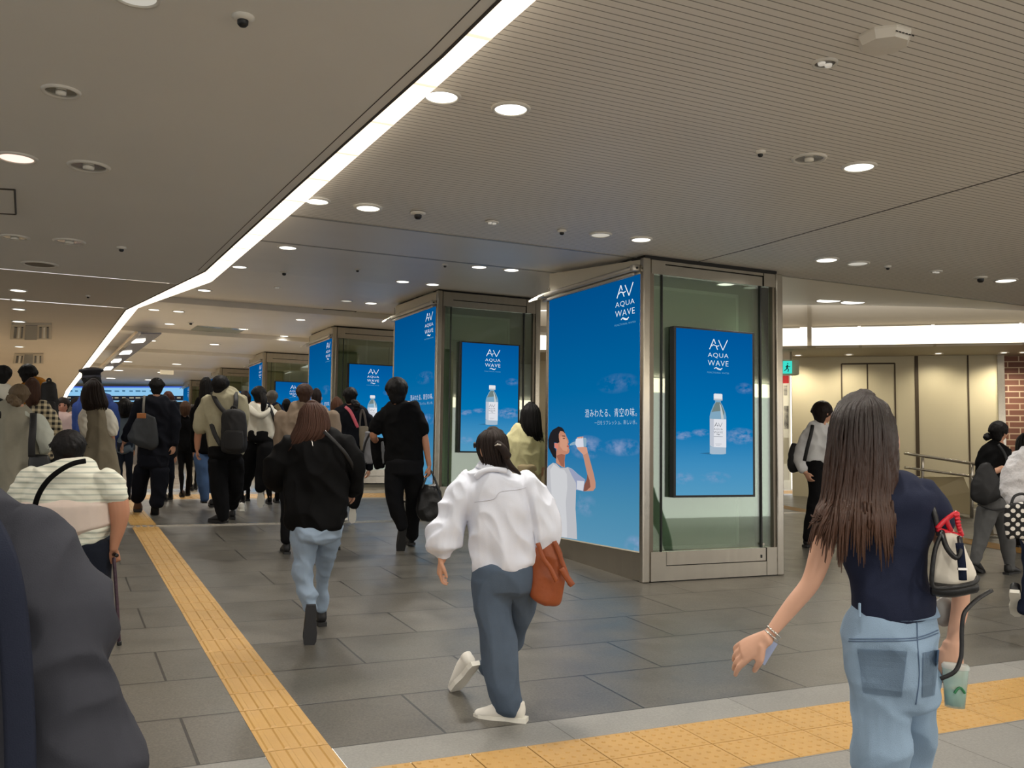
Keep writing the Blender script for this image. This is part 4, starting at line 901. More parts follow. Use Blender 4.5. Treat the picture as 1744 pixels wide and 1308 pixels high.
bm = bmesh.new(); a, c = on_y(90, 684, 45), on_y(420, 800, 45); box(bm, (a.x, 45, c.z), (c.x, 45.2, a.z)); struct('wall_gates', bm, mat('gate_wall', (120, 112, 104), .5))
# ================================================================= PEOPLE
HEAD_DIR = Vector((0.10, 1, 0)).normalized()          # where the crowd walks
FOLDK = 2.3
def evalmesh(name, bm, mats, parent, vox, smooth=4, fold=None, label=None):
    """union of closed tubes -> one continuous skin, smoothed, then cloth folds along the normals"""
    bmesh.ops.recalc_face_normals(bm, faces=bm.faces[:])
    me = bpy.data.meshes.new('src'); bm.to_mesh(me); bm.free()
    ob = bpy.data.objects.new('src', me); COL.objects.link(ob)
    r = ob.modifiers.new('r', 'REMESH'); r.mode = 'VOXEL'; r.voxel_size = vox; r.use_smooth_shade = True
    s = ob.modifiers.new('s', 'SMOOTH'); s.iterations = smooth; s.factor = .5
    dg = bpy.context.evaluated_depsgraph_get(); out = bpy.data.meshes.new_from_object(ob.evaluated_get(dg))
    bpy.data.objects.remove(ob); bpy.data.meshes.remove(me)
    if fold:
        amp, sc, st, seed = fold
        off = Vector((seed*3.1, seed*1.7, seed*.9)); nrm = [v.normal.copy() for v in out.vertices]
        st2 = (st[0]*.8, st[1]*.8, st[2]*1.6)
        for v, n in zip(out.vertices, nrm):
            c = v.co; p = Vector((c.x*st[0]*sc, c.y*st[1]*sc, c.z*st[2]*sc))+off
            q = Vector(((c.x+c.z*.5)*st2[0]*sc*1.9, (c.y+c.z*.4)*st2[1]*sc*1.9, c.z*st2[2]*sc*1.2))-off
            a = 1-2.4*abs(noise.noise(p)); b = 1-2.4*abs(noise.noise(q))
            v.co += n*(amp*FOLDK*(a*.65+b*.4-.35))
    out.name = name; out.materials.clear(); out.materials.append(mats)
    for p in out.polygons: p.use_smooth = True
    o = bpy.data.objects.new(name, out); link(o, parent)
    if label: o['label'] = label
    return o
CLOTH = {}
def cloth(name, rgb, rough=.85, bump=.25, amt=.07, sc=30): return mat('cloth_'+name, rgb, rough, noise_amt=amt, noise_scale=sc, bump=bump, bump_scale=350, spec=.12)
def skin(name='skin', rgb=(206, 156, 128)): return mat(name, rgb, .5, noise_amt=.05, noise_scale=12, spec=.35)
SKIN = skin(); SKIN2 = skin('skin_tan', (184, 132, 104))
def hairm(name, rgb, rough=.62):
    return mat('hair_'+name, rgb, rough, noise_amt=.35, noise_scale=40, bump=.3, bump_scale=120, stretch=(2, 2, .25), spec=.25)
HB = hairm('black', (15, 13, 13)); HDB = hairm('dark_brown', (34, 24, 20)); HBR = hairm('brown', (86, 54, 36)); HRB = hairm('red_brown', (64, 40, 29)); HG = hairm('grey', (96, 90, 82))
DENIM = lambda n, c: mat('denim_'+n, c, .85, noise_amt=.26, noise_scale=7, bump=.3, bump_scale=420, spec=.2)

def add_head(bm, C, H, f, up=Vector((0, 0, 1)), ears=True, face=True):
    f = Vector(f).normalized(); up = (up-f*up.dot(f)).normalized(); sd = f.cross(up)
    nu, nv = 28, 20; rings = []
    for j in range(1, nv):
        th = math.pi*j/nv; c = math.cos(th); rr = math.sin(th); ring = []
        for i in range(nu):
            ph = 2*math.pi*i/nu; a = rr*math.sin(ph); b = rr*math.cos(ph)
            x = a*.37*H; y = b*.43*H; z = c*.5*H
            if c < 0:
                k = min(1, -c); x *= 1-.30*k**1.4; y *= 1-(.22*k if b > 0 else .42*k)
                if b > 0: y += .03*H*k
            if face and b > 0:
                g = lambda a0, c0, s, t: math.exp(-((a-a0)/s)**2-((c-c0)/t)**2)
                y += H*(.10*g(0, -.28, .13, .16)+.03*g(0, -.62, .22, .09)+.035*g(0, -.92, .3, .16)+.018*g(0, .12, .6, .12)-.03*g(.42, -.06, .18, .12)-.03*g(-.42, -.06, .18, .12)+.02*g(.5, -.35, .2, .2)+.02*g(-.5, -.35, .2, .2))
            ring.append(bm.verts.new(C+sd*x+f*y+up*z))
        rings.append(ring)
    t = bm.verts.new(C+up*.5*H); bt = bm.verts.new(C-up*.5*H+f*.04*H)
    for i in range(nu):
        bm.faces.new((t, rings[0][i], rings[0][(i+1) % nu])); bm.faces.new((bt, rings[-1][(i+1) % nu], rings[-1][i]))
    for A, B in zip(rings, rings[1:]):
        for i in range(nu): bm.faces.new((A[i], B[i], B[(i+1) % nu], A[(i+1) % nu]))
    if ears:
        for s in (-1, 1):
            e = C+sd*s*.37*H-f*.02*H
            tube(bm, [(e-up*.13*H, .03*H, .02*H), (e-up*.03*H+sd*s*.02*H, .055*H, .03*H), (e+up*.08*H+sd*s*.025*H, .065*H, .03*H)], 10, 2, .6, lat=f)
def add_eyes(root, C, H, f, up=Vector((0, 0, 1))):
    f = Vector(f).normalized(); up = (up-f*up.dot(f)).normalized(); sd = f.cross(up)
    for s in (-1, 1):
        q = C+sd*s*.15*H+f*.37*H-up*.03*H
        bm = bmesh.new(); bmesh.ops.create_uvsphere(bm, u_segments=12, v_segments=8, radius=.05*H, matrix=Matrix.Translation(q)); mesh_obj('eye', bm, mat('eye_dark', (40, 30, 28), .2), root, True)
        bm = bmesh.new(); tube(bm, [(q+up*.075*H-sd*.07*H+f*.04*H, .012*H, .012*H), (q+up*.09*H+f*.045*H, .014*H, .014*H), (q+up*.07*H+sd*.07*H+f*.03*H, .01*H, .01*H)], 6, 2, .4); mesh_obj('eyebrow', bm, HB, root, True)
    bm = bmesh.new(); q = C+f*.40*H-up*.30*H; tube(bm, [(q-sd*.08*H-f*.02*H, .008*H, .01*H), (q+f*.012*H, .018*H, .018*H), (q+sd*.08*H-f*.02*H, .008*H, .01*H)], 8, 2, .4); mesh_obj('lips', bm, mat('lips', (176, 96, 88), .4), root, True)
def add_hand(bm, w, d, n, side, L=.18, curl=.6, spread=.12):
    """w wrist, d direction of the fingers, n palm normal (fingers curl to it), side +1/-1 picks the thumb side"""
    d = Vector(d).normalized(); n = Vector(n); n = (n-d*n.dot(d)).normalized(); s = d.cross(n)*side
    k = L/.18; pl = .085*k
    tube(bm, [(w-d*.015*k, .024*k, .018*k), (w+d*.02*k, .033*k, .015*k), (w+d*pl*.7, .04*k, .014*k), (w+d*pl, .038*k, .012*k)], 12, 3, .5, lat=s)
    for i, (off, ln) in enumerate(((.030, .070), (.010, .078), (-.011, .072), (-.030, .057))):
        b = w+d*pl*.95+s*off*k; a = curl*(.8+.12*i); p = [(b-d*.015*k, .0095*k, .009*k)]; dd = (d+s*off*spread*8).normalized(); ang = 0
        for q, (fr, r) in enumerate(((.42, .0095), (.33, .0085), (.25, .0072))):
            ang += a*(.55 if q == 0 else .75); v = dd*math.cos(ang)+n*math.sin(ang); b = b+v*ln*fr*k*1.0; p.append((b, r*k, r*k*.95))
        tube(bm, p, 8, 2, .8, lat=s)
    b = w+d*.02*k+s*.026*k; v = (d*.62+s*.62+n*.35).normalized(); v2 = (d*.9+s*.12+n*.45).normalized()
    tube(bm, [(b-v*.01*k, .013*k, .012*k), (b+v*.03*k, .0125*k, .011*k), (b+v*.03*k+v2*.026*k, .0105*k, .0095*k), (b+v*.03*k+v2*.048*k, .0085*k, .008*k)], 8, 2, .8, lat=s)

class Fig:
    def __init__(s, label, x, d, y=None, grp=None):
        s.d = d; g = P(x, 800, d); s.root = thing('person', Vector((g.x, g.y, zfloor(g.y))), label, 'person', grp)
        s.body = bmesh.new(); s.k = d/FP; s.fv = max(.006, d*.0009)
    def V(s, x, y, dz=0): return P(x, y, s.d+dz)
    def T(s, bm, pts, k=1.0, seg=16, sub=4, cap=.6, grow=1.0):
        out = []
        for p in pts:
            dz = p[3] if len(p) > 3 else 0; kk = p[4] if len(p) > 4 else k; r = p[2]*s.k*grow
            out.append((s.V(p[0], p[1], dz), r, r*kk))
        tube(bm, out, seg, sub, cap)
    def rows(s, bm, rows, k=.6, dz=0, grow=1.0, cap=.3, seg=24):
        out = []
        for r in rows:
            kk = r[3] if len(r) > 3 else k; z = r[4] if len(r) > 4 else dz; h = (r[2]-r[1])/2*s.k*grow
            out.append((s.V((r[1]+r[2])/2, r[0], z), h, h*kk))
        tube(bm, out, seg, 4, cap, lat=CR)
    def head(s, cx, yt, yc, face=None, eyes=False, dz=0, ears=True, tilt=0, neck=True, ny=None):
        """yt top of the skull, yc chin"""
        f = Vector(face) if face is not None else HEAD_DIR; H = (yc-yt)*s.k; s.H = H
        up = (Vector((0, 0, 1))+f*tilt).normalized(); s.hf = f; s.hu = up
        s.HC = s.V(cx, (yt+yc)/2, dz); add_head(s.body, s.HC, H, f, up, ears)
        if eyes: add_eyes(s.root, s.HC, H, (f-up*f.dot(up)).normalized(), up)
        if neck:
            ny = ny or yc+.25*(yc-yt); b = s.V(cx, ny, 0)
            tube(s.body, [(s.HC-up*.15*H-f*.10*H, .22*H, .22*H), (s.HC-up*.45*H-f*.08*H, .215*H, .215*H), (b, .26*H, .25*H)], 14, 3, .3)
    def short_hair(s, m_, vol=1.0, low=.36, amp=.006, fringe=0):
        f, up, H, C = s.hf, s.hu, s.H, s.HC; f = (f-up*f.dot(up)).normalized(); sd = f.cross(up); bm = bmesh.new()
        bmesh.ops.create_uvsphere(bm, u_segments=24, v_segments=16, radius=1, matrix=Matrix.Translation(C+up*.12*H-f*.055*H) @ Matrix((sd*.425*H*vol, f*.445*H*vol, up*.435*H*vol)).transposed().to_4x4())
        tube(bm, [(C-f*.16*H+up*.1*H, .37*H*vol, .28*H), (C-f*.17*H-up*.1*H, .36*H*vol, .26*H), (C-f*.17*H-up*low*H, .30*H, .19*H), (C-f*.15*H-up*(low+.14)*H, .20*H, .12*H)], 16, 3, .5, lat=sd)
        for q in (-1, 1): tube(bm, [(C+sd*q*.36*H+up*.1*H, .06*H, .10*H), (C+sd*q*.37*H-up*.06*H-f*.02*H, .035*H, .06*H)], 8, 2, .6, lat=sd)
        if fringe: tube(bm, [(C+up*.30*H+f*.34*H-sd*.25*H, .07*H, .1*H), (C+up*.32*H+f*.40*H, .08*H, .12*H), (C+up*.30*H+f*.34*H+sd*.25*H, .07*H, .1*H)], 8, 2, .6)
        # loose tufts
        rnd = random.Random(int(C.x*97)); 
        for i in range(90):
            a = rnd.uniform(-2.6, 2.6)+math.pi; e = rnd.uniform(.1, 1.45); v = (sd*math.sin(a)*math.cos(e)+f*math.cos(a)*math.cos(e)+up*math.sin(e))
            b = C+up*.12*H-f*.055*H+v*.415*H*vol; t = (v*.25-up*.9+sd*rnd.uniform(-.3, .3)).normalized()
            tube(bm, [(b, .026*H, .018*H), (b+t*.10*H+v*.025*H, .024*H, .016*H), (b+t*.22*H+v*.025*H, .008*H, .006*H)], 6, 2, .5)
        return evalmesh('hair', bm, m_, s.root, max(.006, s.fv), 2, (amp*.35, 22, (1.6, 1.6, .5), C.x))
    def hair_rows(s, m_, rows, k=.85, dz=0, locks=26, name='hair', lr=.17, seed=1, amp=.004, shift=0.0):
        """long hair: inner mass plus separate locks lying on its camera-side and flanks; rows: (y, xl, xr)"""
        bm = bmesh.new(); s.rows(bm, rows, k, dz, .90, .6, 20)
        mass = bm; bm = bmesh.new(); locks = int(locks*3.2)
        rnd = random.Random(seed)
        ys = [r[0] for r in rows]; y0, y1 = ys[0], ys[-1]
        def at(y):
            for a, b in zip(rows, rows[1:]):
                if y <= b[0] or b is rows[-1]:
                    t = (y-a[0])/(b[0]-a[0]); t = max(0, min(1.05, t)); return ((a[1]+(b[1]-a[1])*t), (a[2]+(b[2]-a[2])*t))
        for i in range(locks):
            u = -1+2*(i+.5)/locks+rnd.uniform(-.03, .03); yb = y1-(y1-y0)*rnd.uniform(-.03, .16); pts = []; lft = rnd.uniform(-.10, .06); jx = rnd.uniform(-.05, .05)
            n = 7
            for j in range(n):
                t = j/(n-1); y = y0+(yb-y0)*t; xl, xr = at(y); c = (xl+xr)/2; h = (xr-xl)/2
                uu = max(-1, min(1, u*(.98)+.03*math.sin(j*1.3+i)*t+jx*t)); z = -h*s.k*k*math.sqrt(max(0, 1-uu*uu))*.95+lft*h*s.k
                r = h*lr*.42*(1-.8*max(0, t-.6)/.4)*(.6 if t < .05 else 1)
                pts.append((c+uu*h*.95, y, max(r, .35), dz+z))
            s.T(bm, pts, .8, 6, 2, .6)
        h_ = evalmesh(name, mass, m_, s.root, max(.006, s.fv), 2, (amp*.3, 26, (1.8, 1.8, .22), seed)); mesh_obj('hair_strand', bm, m_, h_, True); return h_
    def garment(s, name, m_, torso=None, tubes=(), k=.6, fold=(.006, 7, (1, 1, .6)), vox=None, smooth=5, seed=1, label=None, extra=None, tk=1.0):
        bm = bmesh.new()
        if torso: s.rows(bm, torso, k)
        for t in tubes: s.T(bm, t, tk)
        if extra: extra(bm)
        return evalmesh(name, bm, m_, s.root, vox or max(.008, s.d*.0011), smooth, (fold[0], fold[1], fold[2], seed) if fold else None, label)
    def core(s, torso=None, arms=(), legs=()):
        if torso: s.rows(s.body, [(r[0], (r[1]+r[2])/2-(r[2]-r[1])*.38, (r[1]+r[2])/2+(r[2]-r[1])*.38, .48, r[4] if len(r) > 4 else 0) for r in torso[1:-1]] or torso, .5)
        for a in arms: s.T(s.body, a)
        for l in legs: s.T(s.body, [(p[0], p[1], p[2]*.62)+tuple(p[3:]) for p in l])
    def hand(s, x, y, dz, d, n, side, L=.18, curl=.6, spread=.2): add_hand(s.body, s.V(x, y, dz), d, n, side, L, curl, spread)
    def finish(s, m_=None): return evalmesh('body', s.body, m_ or SKIN, s.root, s.fv, 2)
    def shoe(s, x, y, dz=0, yaw=0, pitch=0, m_=None, sole=None, sc=None, roll=0):
        """(x,y) pixel of the sole's rear end; yaw clockwise from the walking direction; pitch lifts the heel"""
        sc = sc or (1.12 if s.d > 9 else 1.0); h = s.V(x, y, dz); R_ = Matrix.Rotation(-yaw, 3, 'Z') @ Matrix.Rotation(math.atan2(-HEAD_DIR.x, HEAD_DIR.y), 3, 'Z') @ Matrix.Rotation(-pitch, 3, 'X') @ Matrix.Rotation(roll, 3, 'Y')
        M3 = R_.to_4x4(); M3.translation = h
        X = lambda a, b, c: M3 @ (Vector((a, b, c))*sc); lat = R_ @ Vector((1, 0, 0))
        bm = bmesh.new()
        tube(bm, [(X(0, .02, .055), .034*sc, .045*sc), (X(0, .08, .062), .037*sc, .05*sc), (X(0, .14, .05), .042*sc, .042*sc), (X(0, .20, .036), .046*sc, .03*sc), (X(0, .25, .028), .036*sc, .022*sc)], 14, 3, .7, lat=lat)
        tube(bm, [(X(0, .03, .05), .036*sc, .036*sc), (X(0, .035, .10), .034*sc, .036*sc)], 12, 2, .2, lat=lat)
        sh = evalmesh('shoe', bm, m_ or BLACKSHOE, s.root, .007 if s.d < 8 else .011, 2)
        bm = bmesh.new(); out = [(-.03, .0), (.03, .0), (.036, .04), (.032, .11), (.044, .18), (.04, .24), (.02, .28), (-.015, .285), (-.04, .25), (-.044, .18), (-.032, .11), (-.036, .04)]
        prism(bm, [X(a, b-.015, 0) for a, b in out], R_ @ Vector((0, 0, .028*sc))); mesh_obj('sole', bm, sole or mat('sole_black', (26, 25, 25), .6), sh, False)
        return sh
BLACKSHOE = mat('shoe_black', (22, 21, 22), .45); WHITESHOE = mat('shoe_white', (226, 222, 212), .5); WSOLE = mat('sole_white', (232, 228, 216), .5); BROWNSHOE = mat('shoe_brown', (112, 74, 44), .5)
def yfl(x, d):
    lo, hi = 700, 2600
    for _ in range(40):
        m_ = (lo+hi)/2; p = P(x, m_, d)
        if p.z > zfloor(p.y): lo = m_
        else: hi = m_
    return hi
def item(name, loc, label, cat, grp=None): return thing(name, loc, label, cat, grp)
def blob(name, parent, m_, d, tubes, k=.5, vox=.01, fold=None, rowsets=(), smooth=3, sub=3):
    bm = bmesh.new()
    for t in tubes:
        out = [(P(p[0], p[1], d+(p[3] if len(p) > 3 else 0)), p[2]*d/FP, p[2]*d/FP*(p[4] if len(p) > 4 else k)) for p in t]; tube(bm, out, 16, sub, .5)
    for rw in rowsets:
        out = []
        for r in rw:
            h = (r[2]-r[1])/2*d/FP; out.append((P((r[1]+r[2])/2, r[0], d+(r[4] if len(r) > 4 else 0)), h, h*(r[3] if len(r) > 3 else k)))
        tube(bm, out, 24, sub, .35, lat=CR)
    return evalmesh(name, bm, m_, parent, vox, smooth, fold)
def strap(name, parent, m_, d, pts, r, k=.35):
    bm = bmesh.new(); tube(bm, [(P(p[0], p[1], d+(p[2] if len(p) > 2 else 0)), r, r*k) for p in pts], 8, 4, .3); return mesh_obj(name, bm, m_, parent, True)
BLEATH = mat('leather_black', (20, 20, 21), .38, bump=.2, bump_scale=60)
BCLOTH = cloth('black', (13, 13, 14)); NAVY = cloth('navy', (26, 32, 50)); DNAVY = cloth('dark_navy', (15, 17, 24))
CAMD = Vector((CF.x, CF.y, 0)).normalized(); CAMR = Vector((CR.x, CR.y, 0)).normalized(); DOWN = Vector((0, 0, -1))
def milky(name, rgb, a):
    M_ = bpy.data.materials.new(name); M_.use_nodes = True; nt = M_.node_tree; nt.nodes.clear(); t = nd(nt, 'ShaderNodeBsdfTransparent'); g = nd(nt, 'ShaderNodeBsdfPrincipled'); g.inputs['Base Color'].default_value = lin(rgb); g.inputs['Roughness'].default_value = .15
    mx = nd(nt, 'ShaderNodeMixShader'); mx.inputs[0].default_value = a; o = nd(nt, 'ShaderNodeOutputMaterial'); nt.links.new(t.outputs[0], mx.inputs[1]); nt.links.new(g.outputs[0], mx.inputs[2]); nt.links.new(mx.outputs[0], o.inputs[0]); return M_
# ---- long-haired woman in navy top and light jeans, right foreground
F = Fig('woman with very long brown hair in navy cap-sleeve top and light blue jeans, right foreground', 1520, 2.6)
F.head(1474, 690, 828, HEAD_DIR, ny=842)
torso = [(812, 1468, 1530), (822, 1440, 1562), (840, 1412, 1590), (865, 1408, 1600), (900, 1428, 1592), (940, 1440, 1586), (975, 1446, 1584, .6), (1000, 1449, 1588, .66), (1026, 1451, 1594, .71), (1044, 1466, 1590, .74), (1056, 1486, 1572, .76), (1062, 1504, 1550, .76)]
armL = [(1425, 862, 20), (1408, 905, 20), (1396, 950, 19), (1380, 993, 16), (1352, 1028, 14.5), (1328, 1058, 12), (1307, 1085, 9)]
armR = [(1590, 862, 18), (1606, 910, 19), (1622, 960, 17, .02), (1636, 1000, 15, .03), (1634, 1040, 14, .03), (1626, 1075, 11.5, .02), (1621, 1098, 9.5, .02)]
hipr = [(1022, 1454, 1590), (1050, 1445, 1598), (1085, 1439, 1602), (1120, 1437, 1602), (1160, 1440, 1597), (1195, 1446, 1592)]
yb = yfl(1520, 2.6)
legL = [(1490, 1150, 50), (1494, 1210, 50), (1500, 1270, 47), (1507, 1330, 44), (1520, 1440, 38), (1528, yb-60, 38)]
legR = [(1558, 1150, 42, .04), (1560, 1210, 37, .08), (1556, 1275, 33, .14), (1552, 1340, 30, .18), (1556, 1450, 30, .25), (1560, yb-90, 30, .3)]
F.core(torso, [armL, armR], [legL, legR])
F.hand(1303, 1088, 0, -CAMR*.62+DOWN*.55+CAMD*.5, CAMR*.55+CAMD*.5+DOWN*.5, 1, .17, .38, .5)
F.hand(1620, 1102, .02, DOWN+CAMD*.12, CAMD*.9+CAMR*.45, -1, .165, .95)
F.fv = .0042; F.finish(skin('skin_fair', (214, 166, 140))); F.fv = .006
F.garment('top', mat('cloth_navy_top', (30, 36, 58), .8, noise_amt=.1, noise_scale=20, bump=.2, bump_scale=420, spec=.25), torso, [[(1440, 848, 28), (1416, 868, 27), (1408, 888, 24)], [(1566, 842, 30), (1594, 866, 27), (1604, 890, 23)]], .56, (.007, 6, (1, 1, .9)), .0055, 4, 3)
jb = F.garment('jeans', DENIM('light', (150, 174, 198)), hipr, [legL, legR], .66, (.010, 5.5, (1, 1, .8)), .007, 4, 5)
bm = bmesh.new(); F.rows(bm, [(1030, 1453, 1592, .62), (1046, 1447, 1598, .64)], .66, 0, 1.01, .05, 30); wb = mesh_obj('waistband', bm, DENIM('light2', (142, 166, 192)), F.root, True)
for x in (1464,):
    bm = bmesh.new(); tb(bm, [F.V(x, 1028, -.142 if x == 1516 else -.10), F.V(x, 1050, -.146 if x == 1516 else -.104)], .0035, 6, 1); mesh_obj('belt_loop', bm, DENIM('light', (150, 174, 198)), F.root)
# back pockets and seams laid on the jeans surface
from mathutils.bvhtree import BVHTree
def surf(o, x, y, off=.003):
    key = o.name
    if key not in _BV: _BV[key] = BVHTree.FromPolygons([v.co.copy() for v in o.data.vertices], [tuple(p.vertices) for p in o.data.polygons])
    Mi = (WM(o)); hit = _BV[key].ray_cast(Mi.inverted() @ CAMP, (Mi.inverted().to_3x3() @ ray(x, y)).normalized())
    return (Mi @ hit[0]) - ray(x, y).normalized()*off if hit[0] is not None else P(x, y, 2.5)
_BV = {}
def patch_on(o, name, parent, m_, quad, n=8, off=.004, th=.003):
    bm = bmesh.new(); g = []
    for j in range(n+1):
        r_ = []
        for i in range(n+1):
            u, v = i/n, j/n; a = [quad[0][k]*(1-u)+quad[1][k]*u for k in (0, 1)]; b = [quad[3][k]*(1-u)+quad[2][k]*u for k in (0, 1)]
            r_.append(bm.verts.new(surf(o, a[0]*(1-v)+b[0]*v, a[1]*(1-v)+b[1]*v, off)))
        g.append(r_)
    for A, B in zip(g, g[1:]):
        for i in range(n): bm.faces.new((A[i], A[i+1], B[i+1], B[i]))
    bmesh.ops.solidify(bm, geom=bm.faces[:], thickness=th); return mesh_obj(name, bm, m_, parent, False)
def seam_on(o, name, parent, m_, pts, r=.0016, off=.002):
    s_ = catmull(pts, 6); bm = bmesh.new(); tube(bm, [(surf(o, a, b, off), r, r) for a, b in s_], 5, 1, .2); return mesh_obj(name, bm, m_, parent, True)
LJ = DENIM('pocket', (131, 157, 185)); ST = mat('denim_seam', (92, 114, 142), .8)
LJ = jb.data.materials[0]; patch_on(jb, 'back_pocket', F.root, LJ, ((1461, 1106), (1545, 1110), (1535, 1188), (1470, 1180))); patch_on(jb, 'back_pocket', F.root, LJ, ((1572, 1112), (1600, 1106), (1592, 1184), (1571, 1188)))
seam_on(jb, 'seam', F.root, ST, [(1445, 1092), (1500, 1092), (1560, 1090), (1598, 1078)]); seam_on(jb, 'seam', F.root, ST, [(1562, 1052), (1563, 1095), (1566, 1150), (1560, 1200)]); seam_on(jb, 'seam', F.root, ST, [(1461, 1112), (1500, 1114), (1544, 1116)]); seam_on(jb, 'seam', F.root, ST, [(1446, 1088), (1500, 1088), (1560, 1086), (1598, 1073)])
for x, dz in ((1528, 0), (1560, .3)): F.shoe(x, yb if dz == 0 else yfl(x, 2.9), dz, 0, 0, WHITESHOE, WSOLE)
HL = mat('hair_long_brown', (52, 36, 28), .4, noise_amt=.45, noise_scale=60, bump=.4, bump_scale=160, stretch=(2, 2, .12), spec=.5)
def ombre():
    nt = HL.node_tree; b = nt.nodes['Principled BSDF']; src = b.inputs['Base Color'].links[0].from_socket
    tc = nd(nt, 'ShaderNodeTexCoord'); sp = nd(nt, 'ShaderNodeSeparateXYZ'); nt.links.new(tc.outputs['Object'], sp.inputs[0])
    rp = nd(nt, 'ShaderNodeMapRange'); nt.links.new(sp.outputs['Z'], rp.inputs[0]); za = P(1470, 720, 2.6).z; zb_ = P(1470, 900, 2.6).z
    rp.inputs[1].default_value = zb_; rp.inputs[2].default_value = za
    v = nd(nt, 'ShaderNodeMix', data_type='RGBA', blend_type='MULTIPLY'); v.inputs[0].default_value = 1; nt.links.new(src, v.inputs[6])
    nt.links.new(mixc(nt, rp.outputs[0], (2.3, 1.95, 1.6, 1), (.5, .5, .55, 1)), v.inputs[7]); nt.links.new(v.outputs[2], b.inputs['Base Color'])
ombre()
bm = bmesh.new(); F.rows(bm, [(674, 1456, 1494, .9), (684, 1436, 1508, 1.0), (704, 1420, 1519, 1.12), (735, 1412, 1526, 1.1), (770, 1408, 1529, 1.0), (805, 1402, 1529, .85), (840, 1400, 1524, .7), (862, 1404, 1510, .6)], 1, -.025, .95, .6, 28)
rnd = random.Random(5); ENDS = [(1380, 928), (1383, 905), (1390, 912), (1398, 935), (1412, 955), (1428, 968), (1436, 945), (1444, 925), (1456, 940), (1468, 953), (1474, 935), (1482, 905), (1490, 925), (1500, 948), (1512, 962), (1517, 950), (1521, 905), (1524, 880)]
SH = [(674, 1462, 1488, .055), (690, 1430, 1512, .085), (712, 1417, 1522, .105), (745, 1410, 1527, .112), (780, 1406, 1529, .112), (815, 1401, 1529, .110), (850, 1396, 1527, .110)]
mass = bm; bm = bmesh.new()
for i in range(230):
    u = -1+2*(i+.5)/230; e = (u+1)/2*(len(ENDS)-1); j = int(e); t = e-j; E0 = ENDS[j]; E1 = ENDS[min(j+1, len(ENDS)-1)]; xe = E0[0]*(1-t)+E1[0]*t+rnd.uniform(-5, 5); ye = (E0[1] if rnd.random() < .6 else E1[1])-rnd.uniform(-14, 40); lft = rnd.uniform(-.008, .006)
    pts = []
    for (y, xl, xr, th) in SH:
        c = (xl+xr)/2; h = (xr-xl)/2*.965; pts.append((c+u*h+(rnd.uniform(-2.5, 2.5) if y > 700 else 0), y+rnd.uniform(-1, 1), 1.2 if y < 680 else 2.5, -.025+lft-th*math.sqrt(max(.0, 1-u*u))))
    zl = pts[-1][3]-.012
    pts += [((pts[-1][0]*.6+xe*.4), 880 if ye > 890 else (850+ye)/2, 2.3, zl-.006), (xe*.75+pts[-1][0]*.25, (880+ye)/2+2, 1.8, zl-.006), (xe, ye, .5, zl)]
    F.T(bm, pts, .8, 6, 3, .6)
hr_ = evalmesh('hair', mass, HL, F.root, .006, 2, (.002, 26, (1.8, 1.8, .2), 11)); mesh_obj('hair_strand', bm, HL, hr_, True)
# bracelet, phone
bm = bmesh.new(); c0 = F.V(1314, 1082, 0); ax = (F.V(1303, 1090)-F.V(1330, 1058)).normalized(); a_ = ax.orthogonal().normalized(); b_ = ax.cross(a_)
for rr_, of in ((.022, 0), (.024, .012)): tb(bm, [c0-ax*of+(a_*math.cos(t)+b_*math.sin(t))*rr_ for t in [i*math.pi/8 for i in range(17)]], .0028, 6, 1, 0)
br_ = mesh_obj('bracelet', bm, mat('silver', (220, 214, 206), .2, .9), None, True); tag(br_, 'thin pale bracelets on the bare left wrist of the long-haired woman', 'bracelet')
ph = item('phone', F.V(1300, 1106, .02), 'small silver-blue phone held in the swinging hand of the long-haired woman', 'phone'); bm = bmesh.new(); q = F.V(1303, 1108, .04); u = (CAMR*.5+Vector((0, 0, .8))).normalized(); v_ = CAMR.cross(u).cross(u).normalized()
prism(bm, [q-u*.035-v_*.018, q+u*.035-v_*.018, q+u*.035+v_*.018, q-u*.035+v_*.018], u.cross(v_)*.008); mesh_obj('case', bm, mat('phone_case', (170, 182, 214), .2, .3), ph)
# shoulder bag
BG = item('shoulder_bag', F.V(1622, 960, -.06), 'cream and black shoulder bag under the arm of the long-haired woman', 'bag'); CREAM = mat('bag_cream', (222, 214, 198), .5)
bo = blob('bag_body', BG, CREAM, 2.52, [], .55, .006, (.003, 6, (1, 1, 1), 2), [[(912, 1600, 1632), (930, 1592, 1640), (955, 1588, 1650), (980, 1586, 1660), (994, 1590, 1662), (1001, 1600, 1652)]])
strap('trim', BG, BLEATH, 2.52, [(1604, 908, -.03), (1593, 935, -.045), (1588, 970, -.05), (1590, 1000, -.05), (1625, 1000, -.06), (1658, 993, -.05), (1666, 982, -.04)], .006, 1); strap('trim', BG, BLEATH, 2.52, [(1604, 905, -.02), (1612, 932, -.06), (1628, 950, -.065), (1636, 938, -.06), (1634, 915, -.03)], .007, 1)
strap('closure_strap', BG, NAVY, 2.52, [(1634, 925, -.055), (1638, 960, -.07), (1640, 988, -.07)], .010, .3); bm = bmesh.new(); q = P(1639, 969, 2.445); box(bm, (-.012, -.003, -.003), (.012, .003, .003), Matrix.Translation(q) @ Matrix.Rotation(-YAW, 4, 'Z')); mesh_obj('buckle', bm, mat('silver', (220, 214, 206), .2, .9), BG)
strap('bag_base', BG, BLEATH, 2.52, [(1588, 1003, -.02), (1620, 1006, -.03), (1660, 998, -.02)], .018, 1)
strap('shoulder_strap', BG, BLEATH, 2.52, [(1690, 1005, .0), (1668, 1018, -.02), (1650, 1034, -.04), (1641, 1048, -.05), (1638, 1075, -.055), (1638, 1100, -.06), (1636, 1122, -.065), (1626, 1144, -.07), (1602, 1156, -.06)], .0055, .5)
